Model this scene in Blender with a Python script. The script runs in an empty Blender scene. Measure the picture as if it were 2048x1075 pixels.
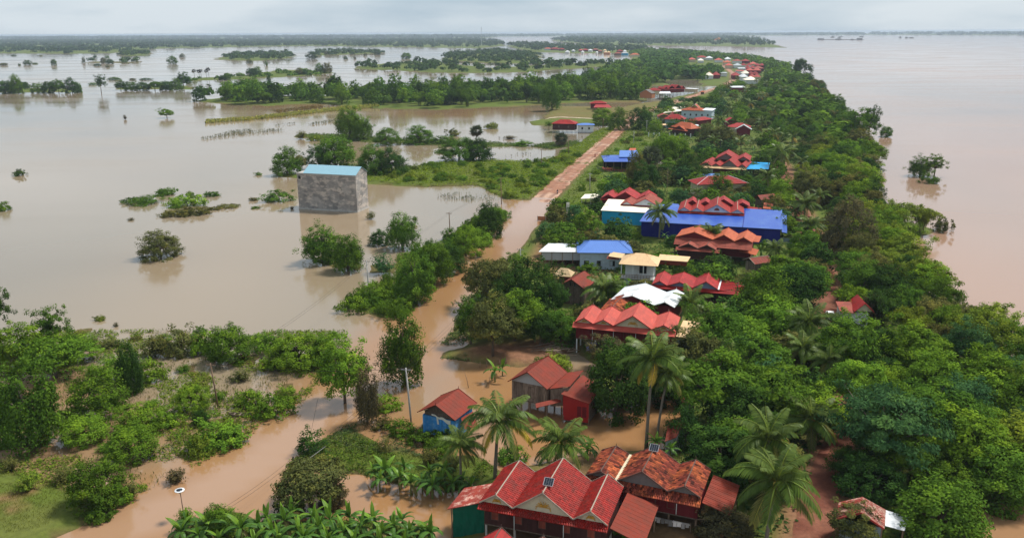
import bpy, math, random
import numpy as np
from mathutils import Matrix, Vector

# ------------------------------------------------------------------ camera, sky, sun, exposure
SC = bpy.context.scene
COL = SC.collection
CAM_H, FPX, HOR = 60.0, 1700.0, 64.5           # camera height, focal length in px of the 2048 px photo, horizon row
PITCH = math.atan((537.5 - HOR) / FPX)
ROLL = -math.radians(0.28)
_f = np.array([0, math.cos(PITCH), -math.sin(PITCH)])
_u0 = np.array([0, math.sin(PITCH), math.cos(PITCH)])
_r0 = np.array([1.0, 0, 0])
RT = math.cos(ROLL) * _r0 + math.sin(ROLL) * _u0
UP = -math.sin(ROLL) * _r0 + math.cos(ROLL) * _u0
FW = _f
CAMP = np.array([0, 0, CAM_H])
cd = bpy.data.cameras.new('camera')
cam = bpy.data.objects.new('camera', cd)
COL.objects.link(cam)
cd.sensor_width = 36.0
cd.lens = 36.0 * FPX / 2048.0
cd.clip_start, cd.clip_end = 0.5, 60000.0
cam.matrix_world = Matrix(((RT[0], UP[0], -FW[0], 0), (RT[1], UP[1], -FW[1], 0), (RT[2], UP[2], -FW[2], CAM_H), (0, 0, 0, 1)))
SC.camera = cam

SUN_EL, SUN_AZ = math.radians(58), math.radians(62)      # azimuth clockwise from +Y (the viewing direction)
sun_dir = Vector((math.sin(SUN_AZ) * math.cos(SUN_EL), math.cos(SUN_AZ) * math.cos(SUN_EL), math.sin(SUN_EL)))
W = bpy.data.worlds.new("World")
SC.world = W
W.use_nodes = True
nt = W.node_tree
nt.nodes.clear()
wo = nt.nodes.new('ShaderNodeOutputWorld')
bg = nt.nodes.new('ShaderNodeBackground')
bg.inputs['Strength'].default_value = 0.068
sky = nt.nodes.new('ShaderNodeTexSky')
sky.sky_type = 'NISHITA'
sky.sun_disc = False
sky.sun_elevation = SUN_EL
sky.sun_rotation = SUN_AZ
sky.air_density, sky.dust_density, sky.ozone_density = 1.0, 2.0, 1.0
tc = nt.nodes.new('ShaderNodeTexCoord')
mp = nt.nodes.new('ShaderNodeMapping')
mp.inputs['Scale'].default_value = (1.0, 1.0, 5.5)
nz = nt.nodes.new('ShaderNodeTexNoise')
nz.inputs['Scale'].default_value = 2.6
nz.inputs['Detail'].default_value = 6.0
nz.inputs['Roughness'].default_value = 0.55
cr = nt.nodes.new('ShaderNodeValToRGB')                   # the cloud deck: pale grey to white
cr.color_ramp.elements[0].position, cr.color_ramp.elements[0].color = 0.38, (5.3, 6.6, 7.7, 1)
cr.color_ramp.elements[1].position, cr.color_ramp.elements[1].color = 0.62, (7.9, 8.8, 9.5, 1)
mx = nt.nodes.new('ShaderNodeMix')
mx.data_type = 'RGBA'
mx.inputs[0].default_value = 0.86
nt.links.new(tc.outputs['Generated'], mp.inputs['Vector'])
nt.links.new(mp.outputs[0], nz.inputs['Vector'])
nt.links.new(nz.outputs['Fac'], cr.inputs[0])
nt.links.new(sky.outputs[0], mx.inputs[6])
nt.links.new(cr.outputs[0], mx.inputs[7])
nt.links.new(mx.outputs[2], bg.inputs['Color'])
nt.links.new(bg.outputs[0], wo.inputs['Surface'])

sl = bpy.data.lights.new('sun', 'SUN')
sl.energy, sl.angle, sl.color = 3.7, math.radians(10), (1.0, 0.97, 0.91)
so = bpy.data.objects.new('sun', sl)
COL.objects.link(so)
so.rotation_euler = sun_dir.to_track_quat('Z', 'Y').to_euler()

SC.view_settings.view_transform = 'Standard'
SC.view_settings.look = 'None'
SC.view_settings.gamma = 1.0
SC.view_settings.exposure = 0.5
SC.view_settings.use_curve_mapping = False
cy = SC.cycles
cy.max_bounces, cy.diffuse_bounces, cy.glossy_bounces = 6, 2, 3
cy.transmission_bounces, cy.transparent_max_bounces, cy.volume_bounces = 3, 8, 0
cy.sample_clamp_indirect = 4.0
cy.use_denoising = True
cy.caustics_reflective = cy.caustics_refractive = False

# ------------------------------------------------------------------ helpers
RND = random.Random(7)
NPR = np.random.default_rng(11)

def at(px, py, z=0.0):                    # point at height z seen at a photo pixel
    d = FW * FPX + RT * (px - 1024) + UP * (537.5 - py)
    return CAMP + d * ((z - CAM_H) / d[2])

def pix(p):
    v = np.asarray(p, float) - CAMP
    k = FPX / (v @ FW)
    return 1024 + (v @ RT) * k, 537.5 - (v @ UP) * k

def pixv(P):
    v = np.asarray(P, float) - CAMP
    k = FPX / np.maximum(v @ FW, 1e-3)
    return 1024 + (v @ RT) * k, 537.5 - (v @ UP) * k

def ppm(p):                               # photo px per metre, across the view
    return FPX / ((np.asarray(p, float) - CAMP) @ FW)

def vpm(p):                               # photo px per metre of height
    p = np.asarray(p, float)
    return pix(p)[1] - pix(p + np.array([0, 0, 1.0]))[1]

def tag(o, label=None, cat=None, group=None, kind=None):
    if label: o['label'] = label
    if cat: o['category'] = cat
    if group: o['group'] = group
    if kind: o['kind'] = kind
    return o

WM = {}                                    # object -> its world matrix (for building children in world coordinates)

def thing(name, label, cat, loc=(0, 0, 0), yaw=0.0, group=None):
    o = bpy.data.objects.new(name, None)
    o.empty_display_size = 0.3
    COL.objects.link(o)
    o.location = [float(c) for c in loc]
    o.rotation_euler = (0, 0, yaw)
    WM[o.name] = Matrix.Translation(Vector([float(c) for c in loc])) @ Matrix.Rotation(yaw, 4, 'Z')
    return tag(o, label, cat, group)

class MB:                                  # collects faces, then links them as one mesh object
    def __init__(s):
        s.v, s.f, s.t, s.sm = [], [], [], []
    def add(s, vs, fs, tint=0.5, smooth=False):
        b = len(s.v)
        s.v.extend([tuple(float(c) for c in p) for p in vs])
        for f in fs:
            s.f.append(tuple(i + b for i in f)); s.t.append(tint); s.sm.append(smooth)
        return s
    def quad(s, a, b, c, d, tint=0.5):
        return s.add((a, b, c, d), ((0, 1, 2, 3),), tint)
    def hexa(s, lo, hi, tint=0.5):         # two matching quads joined
        return s.add(list(lo) + list(hi), ((3, 2, 1, 0), (4, 5, 6, 7), (0, 1, 5, 4), (1, 2, 6, 5), (2, 3, 7, 6), (3, 0, 4, 7)), tint)
    def box(s, o, ux, uy, x0, x1, y0, y1, z0, z1, tint=0.5):   # in a frame: origin o, unit axes ux, uy
        P = lambda x, y, z: o + ux * x + uy * y + np.array([0, 0, z])
        return s.hexa([P(x0, y0, z0), P(x1, y0, z0), P(x1, y1, z0), P(x0, y1, z0)],
                      [P(x0, y0, z1), P(x1, y0, z1), P(x1, y1, z1), P(x0, y1, z1)], tint)
    def bar(s, a, b, w, h, tint=0.5):      # beam of section w x h from a to b
        a, b = np.asarray(a, float), np.asarray(b, float)
        d = b - a
        d = d / (np.linalg.norm(d) + 1e-9)
        side = np.cross(d, (0, 0, 1.0))
        if np.linalg.norm(side) < 1e-3: side = np.array([1.0, 0, 0])
        side = side / np.linalg.norm(side)
        up = np.cross(side, d)
        q = lambda p: [p - side * w / 2 - up * h / 2, p + side * w / 2 - up * h / 2, p + side * w / 2 + up * h / 2, p - side * w / 2 + up * h / 2]
        return s.hexa(q(a), q(b), tint)
    def tube(s, pts, rad, n=6, tint=0.5):
        pts = [np.asarray(p, float) for p in pts]
        vs, fs = [], []
        for i, p in enumerate(pts):
            d = pts[min(i + 1, len(pts) - 1)] - pts[max(i - 1, 0)]
            d = d / (np.linalg.norm(d) + 1e-9)
            ref = np.array([1.0, 0, 0]) if abs(d[0]) < 0.8 else np.array([0, 1.0, 0])
            a = np.cross(d, ref); a /= np.linalg.norm(a)
            b = np.cross(d, a)
            r = rad[i] if hasattr(rad, '__len__') else rad
            for k in range(n):
                t = 2 * math.pi * k / n
                vs.append(p + (a * math.cos(t) + b * math.sin(t)) * r)
        for i in range(len(pts) - 1):
            for k in range(n):
                k2 = (k + 1) % n
                fs.append((i * n + k, i * n + k2, (i + 1) * n + k2, (i + 1) * n + k))
        fs.append(tuple(range(n - 1, -1, -1)))
        fs.append(tuple(range((len(pts) - 1) * n, len(pts) * n)))
        return s.add(vs, fs, tint, True)
    def mesh(s, name, mat, inv=None):
        me = bpy.data.meshes.new(name)
        v = np.array(s.v, float)
        if inv is not None and len(v):
            m = np.array(inv)
            v = v @ m[:3, :3].T + m[:3, 3]
        me.from_pydata(v.tolist(), [], s.f)
        at_ = me.attributes.new('tint', 'FLOAT', 'FACE')
        at_.data.foreach_set('value', np.array(s.t, np.float32))
        if any(s.sm): me.polygons.foreach_set('use_smooth', np.array(s.sm, bool))
        if mat: me.materials.append(mat)
        me.update()
        return me
    def build(s, name, mat, parent=None, kind=None):
        inv = None
        if parent is not None: inv = WM[parent.name].inverted()
        o = bpy.data.objects.new(name, s.mesh(name, mat, inv))
        COL.objects.link(o)
        if parent is not None:
            o.parent = parent
            WM[o.name] = WM[parent.name]
        else:
            WM[o.name] = Matrix.Identity(4)
        if kind: o['kind'] = kind
        return o

# ------------------------------------------------------------------ materials
def nodemat(name):
    m = bpy.data.materials.new(name)
    m.use_nodes = True
    n = m.node_tree.nodes
    return m, m.node_tree, n['Principled BSDF']

def paint(name, col, rough=0.7, var=0.18, scale=2.5, bump=0.0, metal=0.0, col2=None, amt=0.5, sc2=0.7, tint=0.0, stretch=(1, 1, 1), spec=0.18):
    """a base colour with fine variation (var), larger weathering in col2 and a per-piece tint"""
    m, t, p = nodemat(name)
    L = t.links.new
    tcn = t.nodes.new('ShaderNodeTexCoord')
    mpn = t.nodes.new('ShaderNodeMapping')
    mpn.inputs['Scale'].default_value = stretch
    L(tcn.outputs['Object'], mpn.inputs[0])
    n1 = t.nodes.new('ShaderNodeTexNoise'); n1.inputs['Scale'].default_value = scale; n1.inputs['Detail'].default_value = 6
    L(mpn.outputs[0], n1.inputs['Vector'])
    cur = t.nodes.new('ShaderNodeMix'); cur.data_type = 'RGBA'
    cur.inputs[6].default_value = (*[c * (1 - var) for c in col], 1)
    cur.inputs[7].default_value = (*[min(1, c * (1 + var)) for c in col], 1)
    L(n1.outputs['Fac'], cur.inputs[0])
    out = cur.outputs[2]
    if col2:
        n2 = t.nodes.new('ShaderNodeTexNoise'); n2.inputs['Scale'].default_value = sc2; n2.inputs['Detail'].default_value = 8; n2.inputs['Roughness'].default_value = 0.65
        L(mpn.outputs[0], n2.inputs['Vector'])
        r = t.nodes.new('ShaderNodeValToRGB')
        r.color_ramp.elements[0].position = max(0.0, 0.62 - amt * 0.4); r.color_ramp.elements[1].position = min(1.0, 0.80 - amt * 0.4)
        L(n2.outputs['Fac'], r.inputs[0])
        m2 = t.nodes.new('ShaderNodeMix'); m2.data_type = 'RGBA'; m2.inputs[7].default_value = (*col2, 1)
        L(r.outputs[0], m2.inputs[0]); L(out, m2.inputs[6])
        out = m2.outputs[2]
    if tint:
        a = t.nodes.new('ShaderNodeAttribute'); a.attribute_name = 'tint'
        mr = t.nodes.new('ShaderNodeMapRange'); mr.inputs['To Min'].default_value = 1 - tint; mr.inputs['To Max'].default_value = 1 + tint
        L(a.outputs['Fac'], mr.inputs['Value'])
        hs = t.nodes.new('ShaderNodeHueSaturation')
        L(mr.outputs[0], hs.inputs['Value']); L(out, hs.inputs['Color'])
        out = hs.outputs[0]
    L(out, p.inputs['Base Color'])
    p.inputs['Roughness'].default_value = rough
    p.inputs['Metallic'].default_value = metal
    p.inputs['Specular IOR Level'].default_value = spec
    if bump:
        b = t.nodes.new('ShaderNodeBump'); b.inputs['Strength'].default_value = bump; b.inputs['Distance'].default_value = 0.05
        L(n1.outputs['Fac'], b.inputs['Height']); L(b.outputs[0], p.inputs['Normal'])
    return m

MT = {}
def dm(k, *a, **kw): MT[k] = paint(k, *a, **kw)
dm('red_tile', (0.265, 0.013, 0.008), 0.6, .25, 3, .3, col2=(0.18, 0.020, 0.013), amt=.4, tint=.24)
dm('crimson_tile', (0.30, 0.018, 0.016), 0.55, .2, 3, .2, col2=(0.21, 0.018, 0.014), amt=.35, tint=.3)
dm('salmon_tile', (0.42, 0.072, 0.050), 0.6, .14, 2, .2, col2=(0.33, 0.065, 0.05), amt=.35, tint=.2)
dm('clay_tile', (0.34, 0.082, 0.026), 0.8, .3, 3, .3, col2=(0.16, 0.030, 0.017), amt=.62, sc2=.35, tint=.75)
dm('orange_tile', (0.38, 0.090, 0.036), 0.65, .2, 2, .2, col2=(0.36, 0.08, 0.045), amt=.3, tint=.2)
dm('brown_tile', (0.27, 0.062, 0.04), 0.7, .2, 2, .2, col2=(0.18, 0.045, 0.03), amt=.4, tint=.2)
dm('rust_sheet', (0.190, 0.026, 0.012), 0.7, .16, 1.2, .1, col2=(0.145, 0.028, 0.015), amt=.5, tint=.14)
dm('old_sheet', (0.23, 0.038, 0.025), 0.55, .25, 1.5, .1, col2=(0.52, 0.33, 0.26), amt=.30, sc2=.9, tint=.22, stretch=(1, 1, 1))
dm('flaked_sheet', (0.50, 0.32, 0.25), 0.6, .25, 2.0, .1, col2=(0.30, 0.07, 0.05), amt=.6, sc2=2.2, tint=.2)
dm('white_sheet', (0.66, 0.67, 0.68), 0.35, .08, 1.0, tint=.06, col2=(0.50, 0.48, 0.45), amt=.3, sc2=.5)
dm('cream_sheet', (0.78, 0.70, 0.55), 0.5, .07, 1.0, tint=.06)
dm('tan_sheet', (0.66, 0.44, 0.24), 0.55, .1, 1.0, col2=(0.55, 0.36, 0.2), amt=.3, tint=.08)
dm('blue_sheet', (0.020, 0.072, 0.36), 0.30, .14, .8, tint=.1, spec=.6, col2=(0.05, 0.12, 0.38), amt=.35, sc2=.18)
dm('steel_blue_sheet', (0.09, 0.18, 0.46), 0.4, .12, .8, tint=.14)
dm('sky_sheet', (0.22, 0.38, 0.45), 0.4, .08, .8, tint=.06)
dm('cyan_sheet', (0.012, 0.27, 0.55), 0.4, .08, .8, tint=.06)
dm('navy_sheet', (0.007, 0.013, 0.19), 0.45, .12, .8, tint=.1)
dm('turquoise_wall', (0.012, 0.32, 0.58), 0.5, .1, .8, tint=.07)
dm('grey_sheet', (0.36, 0.38, 0.39), 0.5, .1, .8, tint=.08)
dm('slate_sheet', (0.22, 0.28, 0.32), 0.5, .12, .8, tint=.1)
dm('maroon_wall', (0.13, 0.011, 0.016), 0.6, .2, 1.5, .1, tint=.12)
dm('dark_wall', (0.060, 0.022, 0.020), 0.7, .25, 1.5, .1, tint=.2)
dm('scarlet_wall', (0.30, 0.018, 0.018), 0.6, .15, 1.5, tint=.1)
dm('plank', (0.20, 0.155, 0.12), 0.85, .35, 3, .3, col2=(0.11, 0.08, 0.06), amt=.45, sc2=1.4, tint=.35, stretch=(3, 3, .6))
dm('dark_plank', (0.115, 0.082, 0.062), 0.85, .35, 3, .3, col2=(0.22, 0.17, 0.13), amt=.3, sc2=1.4, tint=.35, stretch=(3, 3, .6))
dm('blue_plank', (0.045, 0.24, 0.55), 0.7, .25, 3, .1, col2=(0.16, 0.34, 0.55), amt=.3, sc2=1.5, tint=.2)
dm('white_wall', (0.62, 0.64, 0.64), 0.75, .08, 1.2, col2=(0.45, 0.43, 0.38), amt=.25)
dm('pale_blue_wall', (0.42, 0.50, 0.56), 0.7, .1, 1.2, col2=(0.33, 0.37, 0.4), amt=.25)
dm('blue_grey_board', (0.17, 0.21, 0.30), 0.7, .2, 2, tint=.2)
dm('cream_wall', (0.55, 0.48, 0.33), 0.75, .12, 2, col2=(0.36, 0.30, 0.2), amt=.3)
dm('grey_board', (0.15, 0.14, 0.13), 0.8, .25, 2, tint=.25)
dm('pale_trim', (0.33, 0.27, 0.21), 0.7, .25, 3, col2=(0.25, 0.2, 0.16), amt=.3)
dm('dark_trim', (0.11, 0.065, 0.05), 0.7, .3, 3)
dm('red_trim', (0.36, 0.05, 0.04), 0.6, .2, 3)
dm('gold', (0.50, 0.26, 0.04), 0.5, .25, 6)
dm('concrete', (0.42, 0.40, 0.37), 0.85, .15, 2, col2=(0.3, 0.28, 0.25), amt=.3)
dm('pole_wood', (0.20, 0.13, 0.085), 0.85, .3, 3)
dm('brick', (0.40, 0.16, 0.075), 0.85, .2, 4, tint=.25)
dm('thatch', (0.46, 0.33, 0.19), 0.95, .3, 6, .4, tint=.25)
dm('net', (0.004, 0.10, 0.060), 0.7, .3, 1.4, .3)
dm('black', (0.012, 0.012, 0.013), 0.6, .2)
dm('glass', (0.02, 0.025, 0.03), 0.12, .2)
dm('metal', (0.45, 0.45, 0.46), 0.4, .15, metal=.6)
dm('white_paint', (0.78, 0.79, 0.80), 0.25, .04)
dm('cloth_white', (0.70, 0.66, 0.58), 0.9, .12, 4)
dm('cloth', (0.50, 0.45, 0.42), 0.9, .2, 6, tint=.7)
dm('orange_cloth', (0.75, 0.16, 0.03), 0.8, .12, 4)
dm('solar', (0.018, 0.022, 0.032), 0.15, .2)
dm('bark', (0.115, 0.088, 0.066), 0.95, .35, 5, .5)
dm('palm_bark', (0.19, 0.16, 0.125), 0.95, .3, 4, .5)
dm('skin', (0.30, 0.17, 0.11), 0.6, .1)
dm('deadwood', (0.22, 0.165, 0.12), 0.95, .35, 3, tint=.4)

def leafmat(name, gloss=0.55, trans=0.3, attr=None, spec=0.0):
    """leaf colour = the object's own colour, varied leaf by leaf (tint)"""
    m, t, p = nodemat(name)
    L = t.links.new
    oi = t.nodes.new('ShaderNodeObjectInfo')
    a = t.nodes.new('ShaderNodeAttribute'); a.attribute_name = 'tint'
    r = t.nodes.new('ShaderNodeValToRGB')
    e = r.color_ramp.elements
    e[0].position, e[0].color = 0.0, (0.50, 0.56, 0.62, 1)
    e[1].position, e[1].color = 1.0, (1.75, 1.50, 1.05, 1)
    k = e.new(0.5); k.color = (1.0, 1.0, 0.95, 1)
    L(a.outputs['Fac'], r.inputs[0])
    mu = t.nodes.new('ShaderNodeMix'); mu.data_type = 'RGBA'; mu.blend_type = 'MULTIPLY'; mu.inputs[0].default_value = 1.0
    ca = t.nodes.new('ShaderNodeAttribute'); ca.attribute_name = attr or 'tint'
    L(ca.outputs['Color'] if attr else oi.outputs['Color'], mu.inputs[6]); L(r.outputs[0], mu.inputs[7])
    L(mu.outputs[2], p.inputs['Base Color'])
    p.inputs['Roughness'].default_value = gloss
    p.inputs['Specular IOR Level'].default_value = spec
    tr = t.nodes.new('ShaderNodeBsdfTranslucent')
    L(mu.outputs[2], tr.inputs['Color'])
    mxs = t.nodes.new('ShaderNodeMixShader'); mxs.inputs[0].default_value = trans
    out = t.nodes['Material Output']
    L(p.outputs[0], mxs.inputs[1]); L(tr.outputs[0], mxs.inputs[2]); L(mxs.outputs[0], out.inputs['Surface'])
    return m
LEAF = leafmat('leaf')
PALMLEAF = leafmat('palm_leaf', .42, .25, None, .14)
FARLEAF = leafmat('distant_leaf', .6, .25, 'leafcol')
TONES = {'deep green': (0.042, 0.088, 0.018), 'mid green': (0.082, 0.155, 0.019), 'fresh green': (0.122, 0.212, 0.021),
         'yellow green': (0.150, 0.200, 0.024), 'olive': (0.115, 0.120, 0.036), 'bluish green': (0.050, 0.112, 0.040),
         'brownish green': (0.100, 0.088, 0.042)}
HAZE = 7e-5
# ------------------------------------------------------------------ land, water, roads
def P2(pts): return np.array([at(x, y)[:2] for x, y in pts])

def sdpoly(P, V):                          # signed distance, positive inside
    d = np.full(len(P), 1e18); ins = np.zeros(len(P), bool)
    for i in range(len(V)):
        a, b = V[i - 1], V[i]
        e, w = b - a, P - a
        t = np.clip((w @ e) / (e @ e + 1e-12), 0, 1)
        q = w - t[:, None] * e
        d = np.minimum(d, (q * q).sum(1))
        c = (a[1] > P[:, 1]) != (b[1] > P[:, 1])
        with np.errstate(divide='ignore', invalid='ignore'):
            xx = (b[0] - a[0]) * (P[:, 1] - a[1]) / (b[1] - a[1]) + a[0]
        ins ^= c & (P[:, 0] < xx)
    d = np.sqrt(d)
    return np.where(ins, d, -d)

def dline(P, V):                           # distance to a polyline, and the position along it
    d = np.full(len(P), 1e18); s = np.zeros(len(P)); side = np.zeros(len(P)); acc = 0.0
    for a, b in zip(V[:-1], V[1:]):
        e, w = b - a, P - a
        l = math.hypot(*e)
        t = np.clip((w @ e) / (e @ e), 0, 1)
        q = w - t[:, None] * e
        dd = (q * q).sum(1)
        m = dd < d
        d[m] = dd[m]; s[m] = (acc + t * l)[m]; side[m] = np.sign(e[0] * w[:, 1] - e[1] * w[:, 0])[m]
        acc += l
    return np.sqrt(d), s, side

_LAT = NPR.random((256, 256))
def vnoise(x, y, sc, o=0.0):               # smooth lattice noise, about -1..1
    x, y = np.asarray(x) / sc + 37.2 + o, np.asarray(y) / sc + 91.7 + o * 1.7
    i, j = np.floor(x).astype(int), np.floor(y).astype(int)
    u, v = x - i, y - j
    u, v = u * u * (3 - 2 * u), v * v * (3 - 2 * v)
    g = lambda a, b: _LAT[a % 256, b % 256]
    return ((g(i, j) * (1 - u) + g(i + 1, j) * u) * (1 - v) + (g(i, j + 1) * (1 - u) + g(i + 1, j + 1) * u) * v) * 2 - 1

ROAD_PX = [(40, 1150), (140, 1105), (250, 1048), (420, 985), (560, 895), (640, 835), (700, 785), (770, 735), (830, 690), (870, 630),
           (905, 590), (950, 540), (1000, 485), (1040, 440), (1075, 410), (1110, 378), (1150, 340), (1190, 305), (1225, 275),
           (1258, 245), (1285, 228), (1330, 213), (1380, 196), (1420, 182), (1452, 172), (1468, 160), (1466, 148), (1448, 133), (1452, 125), (1440, 118)]
PATH_PX = [(1615, 1140), (1628, 1060), (1640, 1000), (1660, 935), (1690, 880), (1702, 800), (1690, 720), (1668, 650), (1655, 600),
           (1648, 545), (1637, 500), (1610, 450), (1588, 400), (1572, 360), (1560, 330)]
LANE_PX = [(1075, 241), (1120, 237), (1180, 240), (1240, 243)]
ROAD, PATH, LANE = P2(ROAD_PX), P2(PATH_PX), P2(LANE_PX)
ROAD_HALF = 3.9

VILLAGE_PX = [(1966, 1160), (1966, 1060), (1900, 1010), (1985, 1015), (2080, 1010), (2260, 985), (2330, 900), (2230, 820), (2060, 740), (1970, 680),
              (1900, 628), (1845, 575), (1795, 525), (1768, 482), (1850, 470), (1868, 458), (1830, 446), (1772, 440), (1738, 385), (1748, 345),
              (1742, 312), (1712, 272), (1686, 240), (1646, 190), (1610, 160), (1585, 140), (1540, 122), (1500, 115), (1400, 106), (1290, 100),
              (1255, 103), (1265, 118), (1235, 130), (1180, 152), (1290, 158), (1300, 172), (1335, 172), (1340, 160), (1395, 160), (1400, 173), (1440, 173),
              (1420, 178), (1330, 200), (1240, 215), (1175, 214), (1100, 212), (1085, 240), (1060, 242), (1068, 250), (1180, 250), (1235, 252), (1130, 360), (1105, 400),
              (1085, 435), (1040, 500), (1000, 530), (935, 590), (912, 625), (905, 655), (940, 668), (945, 690), (865, 712), (945, 722), (1040, 735), (1150, 700),
              (1200, 735), (1180, 800), (1225, 800), (1240, 745), (1330, 760), (1370, 850), (1330, 895), (1180, 905), (1040, 935), (960, 950), (915, 1010), (880, 1160)]
LANDS = [  # outline, top height, slope of the edge
    (VILLAGE_PX, 1.0, .25),
    ([(600, 905), (660, 870), (705, 862), (745, 880), (770, 905), (960, 912), (1000, 945), (900, 985), (800, 968), (720, 948), (560, 935), (520, 960), (440, 1018), (400, 1010), (470, 960)], .5, .25),
    ([(330, 1120), (350, 1052), (420, 1020), (480, 1030), (520, 1045), (700, 1040), (860, 1052), (890, 1120)], .5, .25),
    ([(-150, 880), (60, 945), (150, 985), (250, 1000), (185, 1060), (130, 1090), (20, 1140), (-200, 1160)], .6, .2),
    ([(690, 608), (760, 632), (815, 634), (840, 600), (880, 545), (955, 490), (1010, 435), (1000, 415), (975, 418), (905, 470), (850, 500), (795, 510), (790, 575), (735, 590)], .4, .2),
    ([(620, 520), (660, 536), (720, 540), (720, 510), (660, 500)], .15, .2), ([(740, 545), (790, 548), (790, 528), (745, 528)], .1, .2),
    ([(735, 368), (850, 374), (955, 372), (1005, 398), (1060, 400), (1105, 362), (1180, 300), (1250, 248), (1195, 262), (1130, 302), (1085, 326), (990, 320), (870, 326), (815, 338), (750, 336), (690, 350), (600, 348), (545, 345), (560, 352), (640, 362)], .8, .2),
    ([(590, 274), (720, 283), (840, 290), (990, 294), (1052, 293), (1050, 288), (900, 283), (800, 278), (700, 270), (600, 268)], .25, .1),
    ([(1060, 292), (1100, 298), (1160, 290), (1155, 282), (1090, 288)], .3, .1),
    ([(870, 306), (905, 310), (905, 304), (880, 302)], .1, .2),
    ([(385, 203), (520, 213), (640, 208), (750, 218), (870, 220), (1000, 215), (1090, 210), (1180, 206), (1280, 206), (1310, 180), (1290, 160), (1180, 168), (1000, 182), (800, 190), (600, 192), (480, 190)], .6, .08),
    ([(-300, 188), (60, 185), (160, 184), (160, 178), (60, 176), (-300, 176)], .3, .05), ([(228, 180), (380, 179), (395, 172), (300, 172), (230, 175)], .3, .05),
    ([(375, 163), (480, 159), (640, 150), (665, 147), (655, 142), (560, 140), (470, 152), (380, 157)], .4, .05),
    ([(715, 138), (800, 142), (900, 147), (1020, 146), (1160, 137), (1270, 130), (1270, 122), (1100, 128), (980, 136), (880, 124), (800, 124), (720, 132)], .4, .04),
    ([(880, 120), (960, 126), (1080, 128), (1082, 108), (1000, 100), (900, 108)], .4, .03),
    ([(420, 120), (520, 122), (590, 116), (580, 106), (470, 108)], .3, .02), ([(620, 112), (720, 109), (780, 106), (700, 101), (630, 104)], .3, .02),
    ([(240, 113), (300, 111), (300, 104), (240, 106)], .3, .02), ([(160, 126), (260, 127), (300, 123), (180, 123)], .1, .02),
    ([(-900, 110), (0, 107), (120, 108), (215, 107), (330, 97), (620, 92), (960, 97), (1010, 92), (1000, 82), (960, 78), (0, 80), (-900, 84)], .5, .02),
    ([(1010, 92), (1060, 104), (1150, 107), (1290, 106), (1290, 97), (1200, 95), (1100, 91), (1050, 88)], .5, .02),
    ([(1108, 83), (1200, 91), (1400, 92), (1500, 94), (1573, 96), (1520, 80), (1440, 73.5), (1300, 72.5), (1150, 74), (1105, 80)], .6, .02),
    ([(-900, 84.4), (0, 80.2), (400, 78.0), (960, 77.6), (1000, 73.6), (1500, 71.8), (1725, 70.6), (1724, 66.5), (1000, 69.5), (0, 74.4), (-900, 78.5)], .8, .02),
    ([(1724, 70.4), (2060, 71.0), (2500, 71.5), (2500, 62.3), (2060, 64.5), (1740, 66.2)], .8, .02),
]
MARSH = [  # half-drowned scrub: soil just under and just over the water
    ([(-200, 700), (0, 690), (120, 650), (240, 655), (420, 655), (470, 690), (530, 660), (690, 655), (700, 720), (640, 760), (620, 790), (520, 850), (470, 900), (390, 930), (290, 985), (200, 1000), (60, 960), (-150, 910)], .0),
    ([(640, 890), (690, 850), (740, 840), (800, 850), (850, 845), (950, 900), (900, 930), (760, 915)], .06),
    ([(870, 690), (930, 640), (905, 700), (940, 730), (1050, 740), (990, 715)], .05),
    ([(780, 405), (860, 402), (1000, 412), (1080, 440), (1020, 430), (900, 412)], -.12),
]

for i, (pts, a, b) in enumerate(LANDS): LANDS[i] = (P2(pts), a, b)
for i, (pts, a) in enumerate(MARSH): MARSH[i] = (P2(pts), a)
VIL = LANDS[0][0]

def road_z(s):                             # height of the road along its length: flooded, then climbing out of the water
    L0 = ROAD_S
    return np.interp(s, [0, L0[4], L0[5], L0[7], L0[13], L0[14], L0[16], L0[19], 1e5], [-.10, -.10, -.12, -.30, -.30, -.06, .45, .9, 1.1])
ROAD_S = np.concatenate([[0], np.cumsum(np.hypot(*np.diff(ROAD, axis=0).T))])

def ground(P):
    P = np.asarray(P, float).reshape(-1, 2)
    x, y = P[:, 0], P[:, 1]
    r = np.hypot(x, y)
    n = vnoise(x, y, 9) * 1.6 + vnoise(x, y, 3.1, 5) * .9 + vnoise(x, y, 30, 3) * 2.0
    n *= np.clip(r / 260, .55, 6)
    h = np.full(len(P), -1.5)
    for V, top, sl_ in LANDS:
        m = (x > V[:, 0].min() - 30) & (x < V[:, 0].max() + 30) & (y > V[:, 1].min() - 30) & (y < V[:, 1].max() + 30)
        if not m.any(): continue
        s = sdpoly(P[m], V) + n[m] * min(1.0, .35 + .02 / sl_)
        hh = np.clip(s * sl_, -1.5, top) + np.where(s > 0, .06 * vnoise(x[m], y[m], 2.3, 9), 0)
        h[m] = np.maximum(h[m], hh)
    for V, lv in MARSH:
        m = (x > V[:, 0].min()) & (x < V[:, 0].max()) & (y > V[:, 1].min()) & (y < V[:, 1].max())
        if not m.any(): continue
        s = sdpoly(P[m], V)
        hh = np.clip(s * .3, -1.5, 0) + lv - .12 + .22 * vnoise(x[m], y[m], 5.5, 2) + .12 * vnoise(x[m], y[m], 1.7, 4)
        h[m] = np.maximum(h[m], hh)
    d, s, side = dline(P, ROAD)
    rz = road_z(s)
    k = np.clip((ROAD_HALF + 2.0 - d) / 2.0, 0, 1)
    h = h * (1 - k) + np.minimum(rz - .10, np.maximum(h, rz - .10)) * k
    verge = (d > ROAD_HALF) & (d < ROAD_HALF + 3.5) & (s > ROAD_S[15])
    h = np.where(verge, np.maximum(h, rz - .25 - (d - ROAD_HALF) * .12), h)
    return h

def gz(x, y): return float(ground([[x, y]])[0])

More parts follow.
